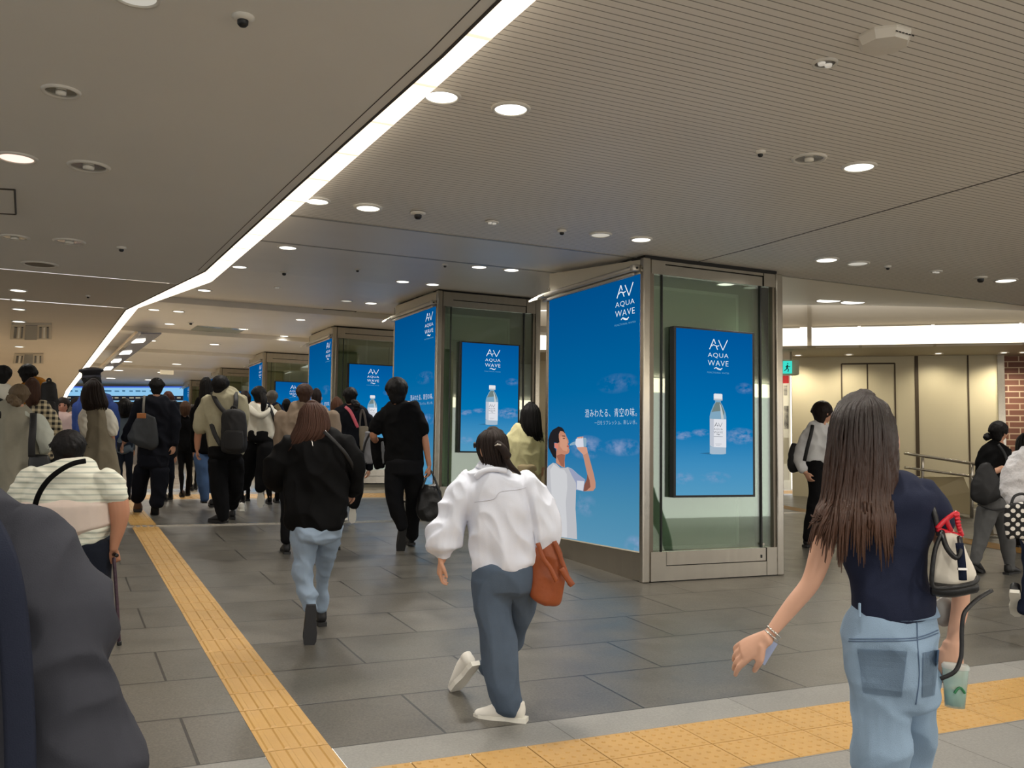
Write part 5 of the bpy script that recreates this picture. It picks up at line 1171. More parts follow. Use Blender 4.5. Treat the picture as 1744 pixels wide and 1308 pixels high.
strap('shoulder_strap', BG, BLEATH, 2.52, [(1600, 912, 0), (1590, 870, .02), (1578, 836, .06)], .0075, .5)
RD = item('red_holder', F.V(1618, 895, -.03), 'glossy red plastic frame sticking out of the cream shoulder bag', 'accessory')
for p in ([(1596, 900), (1610, 886), (1624, 876), (1630, 873)], [(1630, 873), (1631, 890), (1638, 912)], [(1596, 902), (1612, 906), (1638, 914)], [(1612, 884), (1614, 892), (1620, 904)]): strap('frame_bar', RD, mat('red_plastic', (206, 30, 46), .3), 2.52, p, .0065, 1)
for k in range(6): strap('tooth', RD, mat('red_plastic', (206, 30, 46), .3), 2.5, [(1625+k*1.6, 878+k*5.5), (1634+k*.8, 877+k*5.5)], .003, 1)
mr = item('round_grey_case', F.V(1610, 1044, .05), 'smooth oval grey case hanging behind the hip of the long-haired woman', 'case'); bm = bmesh.new(); bmesh.ops.create_uvsphere(bm, u_segments=20, v_segments=12, radius=1, matrix=Matrix.Translation(F.V(1608, 1042, .06)) @ Matrix.Rotation(-YAW, 4, 'Z') @ Matrix.Diagonal((.032, .012, .042, 1))); mesh_obj('shell', bm, mat('case_grey', (140, 138, 134), .4), mr, True)
# drink cup
cp = item('drink_cup', F.V(1626, 1170, -.01), 'clear plastic cup of pale green drink held low by the long-haired woman', 'cup'); c0 = F.V(1626, 1204, -.015)
ctx = Matrix.Rotation(.06, 3, 'Y'); bm = bmesh.new(); lathe(bm, c0, [(.001, 0), (.026, 0), (.034, .10), (.0345, .105), (.032, .10), (.0245, .004), (.001, .004)], 24, ctx); mesh_obj('cup_wall', bm, milky('clear_plastic', (200, 226, 216), .45), cp, True)
bm = bmesh.new(); lathe(bm, c0, [(.001, .005), (.024, .005), (.0275, .042), (.001, .042)], 20, ctx); mesh_obj('drink', bm, mat('green_drink', (150, 210, 186), .3, emit=.0), cp, True)
bm = bmesh.new(); lathe(bm, c0, [(.036, .104), (.036, .112), (.030, .118), (.001, .119)], 24, ctx); mesh_obj('lid', bm, milky('clear_lid', (226, 236, 232), .5), cp, True)
bm = bmesh.new(); tb(bm, [c0-CAMD*.031+CAMR*(-.014+.028*t)+Vector((0, 0, .045+.014*math.sin(t*math.pi))) for t in (0, .25, .5, .75, 1)], .0035, 6, 2); mesh_obj('printed_mark', bm, mat('cup_green', (40, 120, 74), .4), cp)

# ---- woman in white shirt with orange-brown tote
dC = floor_depth(868, 1226)
F = Fig('woman in oversized white shirt, grey-blue wide trousers and white sneakers walking in mid-floor', 866, dC)
F.head(838, 736, 800, HEAD_DIR-CAMR*.55, ny=812)
torso = [(798, 828, 866), (806, 805, 882), (818, 790, 897), (840, 790, 905), (870, 797, 912), (905, 799, 913), (935, 800, 912), (960, 803, 909), (975, 818, 900)]
aL = [(795, 828, 12), (778, 860, 11), (763, 900, 10), (757, 935, 9), (752, 955, 7)]; aR = [(898, 828, 12), (915, 860, 11), (926, 895, 10), (928, 920, 8), (922, 935, 7, -.02)]
lA = [(836, 985, 34), (838, 1025, 31), (846, 1075, 29), (851, 1115, 29), (857, 1160, 28), (866, 1198, 25), (868, 1206, 24)]
lB = [(882, 985, 29, .05), (885, 1025, 26, .12), (878, 1070, 22, .22), (858, 1105, 20, .30), (833, 1132, 17, .36), (826, 1138, 15, .36)]
F.core(torso, [aL, aR], [lA, lB]); F.hand(752, 953, 0, DOWN*1.0-CAMR*.15+CAMD*.2, CAMR+CAMD*.3, 1, .17, .8); F.hand(921, 936, -.02, DOWN-CAMR*.1, CAMD-CAMR*.3, -1, .17, 1.2); F.finish(SKIN)
WS = mat('cloth_white_shirt', (226, 230, 242), .75, noise_amt=.02, noise_scale=20, bump=.15, bump_scale=300, spec=.2)
sh = F.garment('shirt', WS, torso, [[(800, 822, 20), (785, 848, 22), (770, 880, 25), (761, 908, 30), (757, 930, 30), (757, 944, 20)], [(892, 824, 22), (910, 850, 24), (922, 880, 26), (928, 905, 24), (926, 922, 18)]], .64, (.017, 6.0, (1, 1, .5)), .0075, 2, 8)
F.garment('collar', WS, [(797, 816, 876), (806, 806, 880)], [[(812, 812, 6, -.07), (822, 803, 5, -.09), (840, 799, 5, -.10), (862, 802, 5, -.08)]], .6, None, .008, 2)
seam_on(sh, 'yoke_seam', F.root, mat('shirt_seam', (206, 208, 220), .8), [(808, 855), (840, 850), (852, 838), (880, 834), (896, 830)], .0022)
F.garment('trousers', DENIM('slate', (84, 98, 116)), [(962, 804, 909), (985, 803, 909), (1005, 806, 905)], [lA, lB], .7, (.010, 5, (1, 1, .35)), .009, 4, 9)
F.shoe(893, 1231, -.03, -.95, .0, WHITESHOE, WSOLE, 1.0); F.shoe(810, 1136, .32, -.35, .75, WHITESHOE, WSOLE, 1.0)
F.T(bm_ := bmesh.new(), [(868, 1200, 9), (872, 1215, 9)]); evalmesh('sock', bm_, mat('sock_white', (236, 234, 230), .8), F.root, .007, 1)
F.hair_rows(HDB, [(732, 826, 850), (738, 817, 861), (750, 811, 866), (765, 811, 869), (780, 815, 870), (795, 820, 874)], .9, 0, 22, 'hair', .2, 3)
bm = bmesh.new()
for i in range(9): F.T(bm, [(856+i*.6, 765+i*2, 5, -.085), (862+i, 782+i*1.5, 5, -.09), (868+i*1.7, 796+i, 3.2, -.08), (874+i*1.6, 803+i*.6, 1.4, -.07)], .7, 6, 3)
F.T(bm, [(846, 756, 7, -.09), (856, 764, 7, -.10), (864, 778, 8, -.09)], .8)
mesh_obj('ponytail', bm, HDB, F.root, True)
bm = bmesh.new(); tb(bm, [F.V(843, 759, -.125), F.V(848, 757, -.13), F.V(853, 758, -.125)], .004, 6, 2); hc = mesh_obj('hair_clip', bm, mat('silver', (220, 214, 206), .2, .9), None, True); tag(hc, 'small silver clip in the dark tied hair of the woman in the white shirt', 'hair clip')
sg = item('sunglasses', F.V(808, 758, -.02), 'black sunglasses worn by the woman in the white shirt', 'glasses'); bm = bmesh.new(); bmesh.ops.create_uvsphere(bm, u_segments=12, v_segments=8, radius=1, matrix=Matrix.Translation(F.V(808.5, 758, .03)) @ Matrix.Rotation(-YAW, 4, 'Z') @ Matrix.Diagonal((.008, .02, .017, 1))); mesh_obj('lens', bm, BLACK, sg, True); strap('temple', sg, BLACK, dC, [(809, 756, .02), (818, 756, -.03), (826, 758, -.07)], .003, 1)
OR = mat('leather_orange', (146, 74, 38), .42, noise_amt=.2, noise_scale=8, bump=.25, bump_scale=30)
TB = item('tote_bag', F.V(930, 975, -.02), 'orange-brown leather tote bag on the arm of the woman in the white shirt', 'bag')
blob('bag_body', TB, OR, dC-.02, [], .5, .009, (.012, 5, (1, 1, .45), 4), [[(920, 916, 950), (935, 911, 955), (960, 908, 957), (990, 905, 957), (1018, 903, 955), (1024, 905, 951)]])
strap('handle', TB, OR, dC-.1, [(916, 925), (925, 950), (938, 968), (948, 990)], .012, .4); strap('handle', TB, OR, dC-.07, [(944, 922), (953, 945), (962, 970), (971, 996)], .012, .4); strap('tassel', TB, OR, dC-.08, [(956, 968), (966, 984), (975, 997)], .016, .4)

# ---- woman with red-brown hair, black jacket and light jeans
dD = 6.25
F = Fig('woman with long red-brown hair in boxy black jacket and light jeans, black shoe sole lifted', 545, dD)
F.head(532, 690, 738, HEAD_DIR, ny=748)
torso = [(740, 512, 558), (748, 496, 580), (762, 486, 592), (800, 484, 594), (850, 485, 589), (880, 486, 586), (898, 490, 583), (907, 508, 566)]
aL = [(494, 757, 9), (472, 785, 8), (460, 812, 7, .05), (470, 826, 6, .15)]; aR = [(588, 757, 9), (604, 785, 8), (610, 812, 7, .05), (598, 836, 6, .12)]
lA = [(519, 905, 24), (518, 945, 20), (517, 972, 17.5), (523, 1005, 16), (528, 1036, 13)]; lB = [(562, 902, 22, .08), (554, 945, 17, .2), (549, 985, 12, .35), (549, 1025, 9, .42), (549, 1036, 8.5, .44)]
F.core(torso, [aL, aR], [lA, lB]); F.hand(470, 826, .15, CAMR*.6+CAMD, DOWN, 1); F.hand(598, 838, .12, CAMD-CAMR*.4+DOWN*.3, DOWN-CAMR, -1); F.finish()
JK = cloth('black_jacket', (12, 12, 13), .8)
F.garment('jacket', JK, torso, [[(500, 757, 19), (478, 780, 19), (466, 803, 18), (466, 818, 15, .05), (478, 824, 11, .12)], [(582, 757, 19), (600, 780, 17), (609, 803, 13), (608, 822, 12, .05), (598, 836, 10, .1)]], .6, (.016, 4.5, (1, 1, .6)), .009, 4, 12)
F.garment('jeans', DENIM('pale', (146, 164, 184)), [(895, 496, 582), (915, 497, 580)], [lA, lB], .75, (.010, 6, (1, 1, .9)), .009, 4, 13)
F.shoe(530, 1035, -.10, .1, 1.42, BLACKSHOE, mat('sole_dark', (40, 40, 42), .7), 1.02); F.shoe(549, yfl(549, dD+.45), .45, 0, 0, BLACKSHOE)
F.hair_rows(HRB, [(686, 520, 543), (693, 511, 553), (708, 507, 560), (725, 503, 564), (742, 494, 562), (756, 486, 548), (768, 481, 528)], .8, 0, 26, 'hair', .17, 6)
strap('zip_pull', F.root, mat('silver', (220, 214, 206), .2, .9), dD, [(531, 750, -.13), (533, 760, -.14)], .003, 1)
sb = item('crossbody_strap', F.V(585, 770, -.1), 'thin black bag strap across the right shoulder of the red-brown-haired woman', 'strap'); strap('webbing', sb, BLEATH, dD, [(552, 735, -.12), (570, 752, -.13), (590, 775, -.11), (604, 800, -.06)], .012, .3)

# ---- bent man in striped shirt with cane
dN = 6.0
F = Fig('heavy-set bent person in pale striped T-shirt leaning on a patterned cane', 140, dN)
F.head(117, 736, 796, (HEAD_DIR+DOWN*.45), dz=.22, ny=800)
torso = [(792, 94, 140, .6, .12), (799, 72, 162, .6, .08), (810, 52, 178, .62, .05), (830, 42, 186, .66, .02), (862, 42, 188), (895, 48, 190), (920, 56, 192), (938, 70, 194)]
aR = [(182, 820, 17), (196, 842, 18), (203, 870, 17), (202, 895, 13), (196, 922, 9), (193, 936, 7)]; aL = [(52, 820, 17), (36, 850, 17), (32, 885, 14), (40, 925, 10)]
yb = yfl(140, dN); lA = [(150, 935, 40), (152, 980, 34), (150, 1040, 27), (152, yb-40, 20)]; lB = [(98, 935, 36, .05), (96, 980, 32, .1), (95, 1040, 25, .2), (98, yb-50, 19, .2)]
F.core([(t[0], t[1], t[2]) for t in torso], [aR, aL], [lA, lB]); F.hand(193, 936, 0, DOWN+CAMD*.4, CAMD-CAMR*.5, -1, .17, 1.3); F.hand(41, 928, 0, DOWN, CAMR, 1); F.finish(SKIN2)
def striped():
    M_ = mat('cloth_striped', (222, 222, 206), .85, noise_amt=.03, noise_scale=30, bump=.2, bump_scale=300, spec=.2); nt = M_.node_tree; b = nt.nodes['Principled BSDF']; src = b.inputs['Base Color'].links[0].from_socket
    tc = nd(nt, 'ShaderNodeTexCoord'); sp = nd(nt, 'ShaderNodeSeparateXYZ'); nt.links.new(tc.outputs['Object'], sp.inputs[0])
    g = mth(nt, 'LESS_THAN', mth(nt, 'FRACT', mth(nt, 'DIVIDE', sp.outputs['Z'], .034)), .3); nt.links.new(mixc(nt, g, src, lin((186, 192, 178))), b.inputs['Base Color']); return M_
F.garment('shirt', striped(), torso, [[(176, 816, 24), (192, 832, 23), (201, 846, 19)], [(58, 816, 24), (42, 835, 22), (34, 860, 19)]], .66, (.010, 6, (.7, .7, 1.3)), .009, 5, 20)
F.garment('lumbar_belt', mat('belt_beige', (212, 196, 184), .7, noise_amt=.04), [(856, 36, 192), (870, 36, 193), (890, 42, 194), (905, 47, 195)], [], .74, None, .009, 1)
F.garment('jeans', cloth('dark_jeans', (28, 32, 42)), [(925, 66, 191), (945, 70, 190)], [lA, lB], .7, (.010, 5, (1, 1, .6)), .012, 3, 21)
F.short_hair(HB, 1.1, .42, .006)
F.shoe(152, yb, 0); F.shoe(98, yfl(98, dN+.2), .2)
sb = item('crossbody_strap', F.V(90, 820, -.12), 'black bag strap running diagonally over the back of the striped shirt', 'strap'); strap('webbing', sb, BCLOTH, dN, [(146, 785, -.10), (126, 789, -.165), (104, 800, -.22), (82, 818, -.25), (66, 842, -.24), (58, 870, -.20), (57, 900, -.17)], .016, .25)
cn = item('walking_cane', F.V(204, 1100), 'dark cane with pink flower pattern held by the person in the striped shirt', 'cane')
strap('shaft', cn, mat('cane_print', (60, 40, 52), .4, noise_amt=.9, noise_scale=60), dN, [(194, 950, 0), (199, 1020, 0), (203, yfl(205, dN)-4, 0)], .011, 1); strap('handle', cn, BLACK, dN, [(189, 948, .06), (194, 944, 0), (199, 946, -.06)], .013, 1); strap('rubber_tip', cn, BLACK, dN, [(203, yfl(205, dN)-6), (203.3, yfl(205, dN))], .015, 1)

# ---- person at the left edge, very close: grey sleeve
dA = 1.9
F = Fig('person in dark grey jacket, very close at the left edge, only a sleeve in view', -30, dA)
F.head(-95, 640, 815, HEAD_DIR, ny=850)
torso = [(850, -140, -50), (868, -190, 15), (900, -230, 52), (980, -235, 62), (1100, -230, 62), (1250, -230, 66), (1400, -225, 70)]
aR = [(22, 925, 24), (70, 990, 30), (112, 1080, 30), (135, 1180, 28), (145, 1290, 22), (150, 1370, 18)]
yb = yfl(-60, dA); lA = [(-10, 1400, 75), (-10, 1600, 60), (-10, yb-120, 42)]; lB = [(-150, 1400, 75), (-150, 1600, 60), (-150, yb-120, 42)]
F.core(torso, [aR, [(-215, 905, 34), (-250, 1100, 30), (-255, 1300, 22)]], [lA, lB]); F.hand(151, 1372, 0, DOWN, -CAMR, -1, .18, .7); F.hand(-255, 1310, 0, DOWN, CAMR, 1, .18, .7); F.finish()
F.garment('jacket', cloth('grey_jacket', (64, 65, 72), .85, .15), torso, [[(22, 918, 56), (60, 975, 66), (98, 1045, 76), (130, 1115, 84), (147, 1190, 84), (150, 1270, 79), (148, 1345, 66)], [(-205, 918, 56), (-240, 1100, 70), (-255, 1290, 60)]], .62, (.022, 3.6, (1, 1, 1.1)), .009, 5, 31)
F.garment('trousers', DNAVY, [(1370, -220, 68), (1430, -215, 64)], [lA, lB], .7, (.01, 5, (1, 1, .5)), .016, 3, 32); F.short_hair(HB)
F.shoe(-10, yb, 0); F.shoe(-150, yb, .2)
sb = item('navy_band', F.V(10, 1000, -.15), 'dark blue band over the back of the grey jacket at the left edge', 'strap'); strap('webbing', sb, cloth('band_navy', (40, 44, 58)), dA, [(-40, 868, -.08), (-6, 930, -.165), (14, 1000, -.195), (26, 1100, -.20), (34, 1250, -.20), (36, 1420, -.2)], .026, .2)  # dark blue band laid over the jacket back

# ---- man in black T-shirt with duffel bag
dG = floor_depth(687, 940)
F = Fig('man in black T-shirt and black trousers carrying a black duffel bag', 690, dG)
F.head(675, 645, 688, HEAD_DIR, ny=698)
torso = [(683, 664, 690), (690, 650, 706), (700, 646, 716), (720, 648, 719), (750, 653, 720), (785, 656, 722), (798, 658, 720)]
aR = [(709, 706, 5), (717, 725, 7), (724, 750, 6.5), (728, 775, 5.2), (731, 793, 4.2)]; aL = [(653, 706, 5), (643, 722, 7), (636, 742, 6.5), (641, 752, 5.5, .15)]
lA = [(672, 800, 18), (672, 845, 16), (679, 875, 13), (685, 898, 10.5)]; lB = [(705, 800, 17), (706, 845, 15, .15), (704, 880, 12.5, .3), (702, 912, 10.5, .4)]
F.core(torso, [aL, aR], [lA, lB]); F.hand(731, 794, 0, DOWN+CAMR*.05, -CAMR+CAMD*.3, -1, .19, 1.2); F.hand(642, 752, .15, CAMD, DOWN, 1, .19); F.finish(SKIN2)
F.garment('t_shirt', BCLOTH, torso, [[(704, 701, 12), (715, 718, 12), (720, 737, 11)], [(658, 701, 12), (645, 718, 12), (639, 733, 11)]], .58, (.008, 6, (1, 1, .6)), .01, 4, 40)
F.garment('trousers', cloth('black_trousers', (18, 18, 20)), [(785, 656, 722), (805, 656, 722)], [lA, lB], .7, (.008, 5, (1, 1, .4)), .012, 4, 41)
F.short_hair(HB, 1.05, .36); F.shoe(687, 902, -.03, 0, 1.2, BLACKSHOE, None, 1.12); F.shoe(702, yfl(702, dG+.45)-1, .42, 0, 0, BLACKSHOE, None, 1.12)
DB = item('duffel_bag', F.V(732, 858), 'black leather duffel bag hanging from the right hand of the man in black', 'bag')
blob('bag_body', DB, BLEATH, dG, [], .55, .012, (.010, 6, (1, 1, .4), 3), [[(828, 716, 744), (840, 712, 751), (860, 710, 753), (876, 711, 752), (884, 718, 746)]]); strap('handle', DB, BLEATH, dG, [(719, 832, -.05), (725, 815, -.02), (732, 801, 0), (739, 812, -.02), (747, 834, -.05)], .011, .6); strap('zip_cord', DB, BLEATH, dG, [(738, 808, -.03), (744, 826, -.08), (750, 842, -.1)], .007, .6)
dj = item('draped_jacket', F.V(642, 770, .05), 'black jacket hanging over the left forearm of the man in black', 'jacket'); blob('cloth', dj, BCLOTH, dG+.12, [[(640, 745, 9), (641, 770, 9), (643, 798, 5)], [(648, 748, 7), (650, 775, 7), (650, 796, 5)]], .6, .012, (.008, 6, (1, 1, .4), 2)); blob('lining', dj, cloth('grey_lining', (130, 132, 136)), dG+.08, [[(651, 752, 3), (653, 775, 3.5), (653, 790, 2)]], .5, .01)
# ================================================================= THE CROWD AHEAD
def auto_legs(F, hem, y, spread=.28, step=.3, r=None):
    xl, xr = hem; w = xr-xl; cx = (xl+xr)/2; r = r or w*.24; out = []
    for s, dz in ((-1, 0), (1, step)):
        x = cx+s*w*spread; yb = yfl(x, F.d+dz); out.append([(x, y, r), (x, y+(yb-y)*.5, r*.8, dz*.5), (x-s*2, yb-7, r*.5, dz)])
    return out
def walker(label, d, head, rows, topm, pantm, hair, hm=HB, face=None, eyes=False, sleeves=(), arms=(), legs=None, hip=None, shoes=None, k=.6, tk=1, fold=.010, coat=None, tname='top', bname='trousers', skinm=None, hrows=None, hrk=1.15, seed=1, dz=0, hands=True, extra=None, fin=None, locks=16, tilt=0):
    F = Fig(label, (rows[-1][1]+rows[-1][2])/2, d)
    F.head(head[0], head[1], head[2], face, eyes, dz=dz, tilt=tilt)
    hem = rows[-2]; hip = hip or [(hem[0]-8, hem[1]+1, hem[2]-1), (hem[0]+8, hem[1]+2, hem[2]-2)]
    L = legs or auto_legs(F, (hip[-1][1], hip[-1][2]), hip[-1][0])
    if not arms and hands:
        r = rows[3] if len(rows) > 4 else rows[2]; w = (r[2]-r[1]); y0 = rows[2][0]; y1 = rows[-1][0]
        arms = [[(r[1]+w*.04, y0+3, w*.09), (r[1]-w*.02, (y0+y1)/2, w*.08), (r[1]+w*.02, y1-2, w*.06, .12)], [(r[2]-w*.04, y0+3, w*.09), (r[2]+w*.02, (y0+y1)/2, w*.08), (r[2]-w*.02, y1-2, w*.06, .12)]]
        if not sleeves: sleeves = [[(p[0], p[1], p[2]*1.5)+tuple(p[3:]) for p in a] for a in arms]
    F.core(rows, arms, L)
    if hands:
        for i, a in enumerate(arms):
            e, b = a[-1], a[-2]; v = (F.V(e[0], e[1], e[3] if len(e) > 3 else 0)-F.V(b[0], b[1], b[3] if len(b) > 3 else 0)).normalized(); F.hand(e[0], e[1], e[3] if len(e) > 3 else 0, v, (CAMR if e[0] < (rows[2][1]+rows[2][2])/2 else -CAMR)+CAMD*.3, 1 if e[0] < rows[2][1]+10 else -1, .19, .8)
    F.finish(skinm or SKIN)
    if coat: L2 = []
    F.garment(tname, topm, rows, sleeves, k, (fold, 6, (1, 1, .5), seed) and (fold, 6, (1, 1, .5)), None, 4, seed)
    F.garment(bname, pantm, hip, L, .7, (fold*.9, 5, (1, 1, .4)), None, 3, seed+50)
    if hair == 'short': F.short_hair(hm, 1.05, .36, .006)
    elif hair: F.hair_rows(hm, hair, hrk, dz-.035, locks, 'hair', .22, seed)
    for s in (shoes if shoes is not None else [(l[-1][0], yfl(l[-1][0], d+(l[-1][3] if len(l[-1]) > 3 else 0)), l[-1][3] if len(l[-1]) > 3 else 0) for l in L]): F.shoe(*s)
    return F
BT = cloth('black_trousers', (18, 18, 20)); KH = cloth('khaki_tee', (176, 170, 144)); OFF = cloth('off_white', (222, 218, 204)); TAUPE = cloth('taupe', (136, 120, 104)); GREYD = cloth('grey_dress', (150, 146, 130)); SUIT = cloth('suit', (22, 24, 32), .7)
# backpack man
d = floor_depth(378, 892)
F = walker('man in khaki T-shirt with a black backpack, black trousers and black shoes', d, (375, 641, 674), [(662, 364, 388), (669, 355, 402), (678, 348, 411), (700, 349, 416), (735, 351, 417), (768, 354, 415), (775, 357, 412)], KH, BT, 'short', HB,
    sleeves=[[(356, 680, 10), (345, 705, 11.5), (339, 731, 12)], [(408, 680, 12), (413, 705, 11), (412, 728, 10, .1)]], arms=[[(352, 680, 7), (342, 708, 6.5), (337, 745, 6), (336, 765, 4.2)], [(410, 680, 7), (414, 710, 6), (410, 745, 5, .15)]],
    legs=[[(372, 785, 17), (373, 830, 14), (379, 865, 11.5), (380, 882, 9)], [(400, 785, 15, .05), (401, 828, 13, .2), (398, 850, 10, .4), (396, 862, 8, .5)]], shoes=[(384, 891, 0, -.7), (396, yfl(396, d+.55), .5)], skinm=SKIN2, seed=61)
def backpack(label, d, x0, x1, y0, y1, m_, dz=-.18, straps=(), pocket=True, th=.42):
    r = item('backpack', P((x0+x1)/2, (y0+y1)/2, d+dz), label, 'backpack'); w = x1-x0; cx = (x0+x1)/2; h = y1-y0
    blob('bag_body', r, m_, d+dz, [], th, .012, (.005, 6, (1, 1, .6), 5), [[(y0+h*.02, cx-w*.28, cx+w*.28), (y0+h*.1, cx-w*.42, cx+w*.42), (y0+h*.4, x0+1, x1-1), (y0+h*.75, x0, x1), (y0+h*.95, x0+w*.06, x1-w*.06), (y1, x0+w*.15, x1-w*.15)]])
    if pocket: blob('front_pocket', r, m_, d+dz-w*d/FP*.22, [], .3, .012, None, [[(y0+h*.5, cx-w*.34, cx+w*.34), (y0+h*.6, cx-w*.38, cx+w*.38), (y0+h*.88, cx-w*.38, cx+w*.38), (y0+h*.94, cx-w*.3, cx+w*.3)]])
    strap('top_handle', r, m_, d+dz, [(cx-w*.12, y0+2), (cx-w*.06, y0-4), (cx+w*.06, y0-4), (cx+w*.12, y0+2)], .012, .6)
    for s_ in straps: strap('shoulder_strap', r, m_, d, s_, .028, .25)
    return r
BAGM = mat('bag_nylon', (22, 22, 24), .6, noise_amt=.1, bump=.2, bump_scale=200)
backpack('black nylon backpack worn by the man in the khaki T-shirt', d, 375, 421, 697, 771, BAGM, -.24, [[(362, 668, -.04), (366, 679, -.16), (374, 692, -.21), (384, 703, -.24)], [(401, 668, -.04), (402, 680, -.17), (401, 692, -.21), (400, 704, -.24)], [(360, 722, -.14), (366, 740, -.20), (376, 758, -.22)]])
# long black haired woman beside him
walker('woman with long black hair, black top and blue jeans, half hidden by the backpack man', 13.7, (351, 648, 676), [(675, 342, 362), (681, 334, 366), (692, 330, 368), (720, 329, 368), (755, 332, 366), (770, 334, 364)], BCLOTH, DENIM('mid', (72, 96, 132)), [(645, 345, 358), (651, 340, 362), (668, 339, 364), (685, 338, 362), (696, 340, 358)], HB,
    legs=[[(342, 775, 11), (344, 810, 9.5), (347, 834, 8.5), (348, 850, 7)], [(358, 775, 10, .1), (360, 810, 9, .3), (360, 835, 7, .4)]], shoes=[(348, 857, 0), (361, yfl(361, 14.1), .4)], seed=62)
# suit man
d = floor_depth(264, 878)
walker('man in dark suit and brown shoes walking on the yellow guide strip', d, (267, 645, 672), [(672, 258, 277), (679, 244, 291), (688, 237, 296), (720, 235, 294), (755, 235, 292), (785, 234, 288), (795, 236, 285)], SUIT, cloth('suit_trousers', (20, 22, 30)), 'short', HB,
    sleeves=[[(240, 688, 11), (226, 720, 10), (214, 748, 8)], [(293, 688, 11), (298, 720, 9), (296, 755, 8)]], arms=[[(240, 688, 7), (226, 720, 6), (213, 750, 4.5), (211, 754, 4)], [(293, 688, 7), (298, 720, 6), (296, 758, 4.5)]],
    legs=[[(243, 800, 15, .1), (238, 830, 12.5, .2), (235, 848, 11, .3)], [(272, 800, 16), (270, 835, 13.5), (267, 858, 11.5)]], shoes=[(234, yfl(234, d+.35), .3, 0, 0, BROWNSHOE, None, 1.4), (264, 865, -.02, 0, .8, BROWNSHOE, None, 1.45)], seed=63)
tb_ = item('tote_bag', P(245, 735, d-.2), 'dark grey slouchy tote with a tan tab on the man in the suit', 'bag')
blob('bag_body', tb_, mat('tote_grey', (44, 48, 52), .6, noise_amt=.1), d-.2, [], .3, .012, (.006, 6, (1, 1, .5), 2), [[(707, 238, 266), (718, 230, 268), (735, 222, 270), (750, 214, 270), (758, 216, 262)]]); strap('handle', tb_, cloth('strap_grey', (120, 118, 112)), d-.2, [(244, 712, 0), (244.5, 690, -.02), (246, 674, .1)], .016, .4)
bm = bmesh.new(); q = P(241, 708, d-.33); box(bm, (-.06, -.01, -.035), (.06, .01, .035), Matrix.Translation(q) @ Matrix.Rotation(-YAW, 4, 'Z'), .008); mesh_obj('leather_tab', bm, mat('tan_leather', (160, 100, 50), .5), tb_)
# hoodie woman with ponytail
d = 13.2
F = walker('woman with black ponytail in white hooded sweater and wide black trousers', d, (441, 659, 686), [(686, 430, 452), (692, 420, 461), (703, 417, 467), (725, 419, 470), (742, 421, 469), (752, 428, 460)], OFF, BT, 'short', HB,
    sleeves=[[(421, 702, 8), (414, 725, 7.5), (418, 745, 6, .1)], [(464, 702, 8), (471, 725, 7.5), (468, 745, 6, .1)]], legs=[[(431, 760, 15, .1), (424, 800, 14, .25), (414, 830, 9, .4)], [(455, 760, 17), (451, 800, 15), (443, 832, 10)]],
    shoes=[(412, yfl(412, d+.45), .4, 0, 0, WHITESHOE, WSOLE), (443, 830, -.05, .3, 1.3, BLACKSHOE, WSOLE)], seed=64)
F.garment('hood', OFF, None, [[(423, 692, 5, -.05), (433, 703, 6, -.14), (445, 708, 6, -.16), (457, 700, 5, -.12), (462, 692, 4, -.05)]], .6, None)
bm = bmesh.new()
for i in range(5): F.T(bm, [(445+i, 670, 3, -.12), (448+i*.8, 682, 4, -.17), (447+i*.7, 694, 3, -.17), (446+i*.8, 700, 1.2, -.16)], .8, 6, 2)
mesh_obj('ponytail', bm, HB, F.root, True)
sb = item('crossbody_strap', P(466, 715, d-.15), 'black bag strap on the right shoulder of the woman in the white hooded sweater', 'strap'); strap('webbing', sb, BAGM, d, [(458, 690, -.10), (464, 705, -.14), (469, 722, -.1)], .02, .3)
# grey haired person
F = walker('person with short grey hair and dark jacket right of the white hooded sweater', 14.8, (463, 666, 688), [(686, 456, 472), (691, 448, 480), (700, 446, 484), (720, 447, 485), (750, 449, 483), (760, 450, 480)], NAVY, BT, 'short', HG, seed=65)
strap('vest_strap', F.root, cloth('olive', (112, 100, 76)), 14.8, [(470, 690, -.1), (476, 700, -.15), (480, 715, -.15)], .04, .3)
# taupe overshirt person
d = floor_depth(489, 944)
F = walker('person with brown hair in taupe overshirt and black trousers, behind the black jacket woman', d, (518, 655, 686), [(686, 506, 536), (693, 492, 548), (705, 484, 560), (730, 478, 568), (765, 474, 570), (785, 478, 566)], TAUPE, BT, 'short', hairm('short_brown', (62, 42, 32)),
    legs=[[(492, 800, 16), (490, 860, 13), (489, 920, 9)], [(556, 800, 16, .2), (566, 860, 12, .3), (572, 895, 8, .4)]], shoes=[(489, 945, 0), (574, yfl(574, d+.4), .4)], seed=66)
# navy woman with tote and pink strap
d = 12.4
F = walker('woman with tied black hair, pink strap and navy top beside the man in black T-shirt', d, (596, 661, 688), [(690, 584, 612), (696, 572, 624), (708, 567, 629), (735, 568, 630), (770, 574, 626), (800, 578, 618)], DNAVY, BT, 'short', HB,
    legs=[[(590, 808, 13, .1), (592, 840, 10, .3), (590, 858, 7, .4)], [(606, 808, 14), (606, 840, 11), (601, 862, 8)]], shoes=[(588, yfl(588, d+.45), .4, 0, 0, BLACKSHOE, WSOLE), (601, 856, -.05, .2, 1.2, BLACKSHOE, WSOLE)], seed=67)
F.garment('hair_bun', HB, None, [[(602, 684, 5, -.14), (607, 690, 6, -.17), (606, 697, 4, -.15)]], .8, (.006, 20, (1, 1, 1)), .009)
sb = item('shoulder_strap', P(600, 700, d-.16), 'pink bag strap across the shoulder of the woman in the navy top', 'strap'); strap('webbing', sb, mat('pink_strap', (206, 92, 108), .6), d, [(588, 693, -.10), (596, 700, -.16), (604, 716, -.16), (609, 728, -.14)], .022, .3)
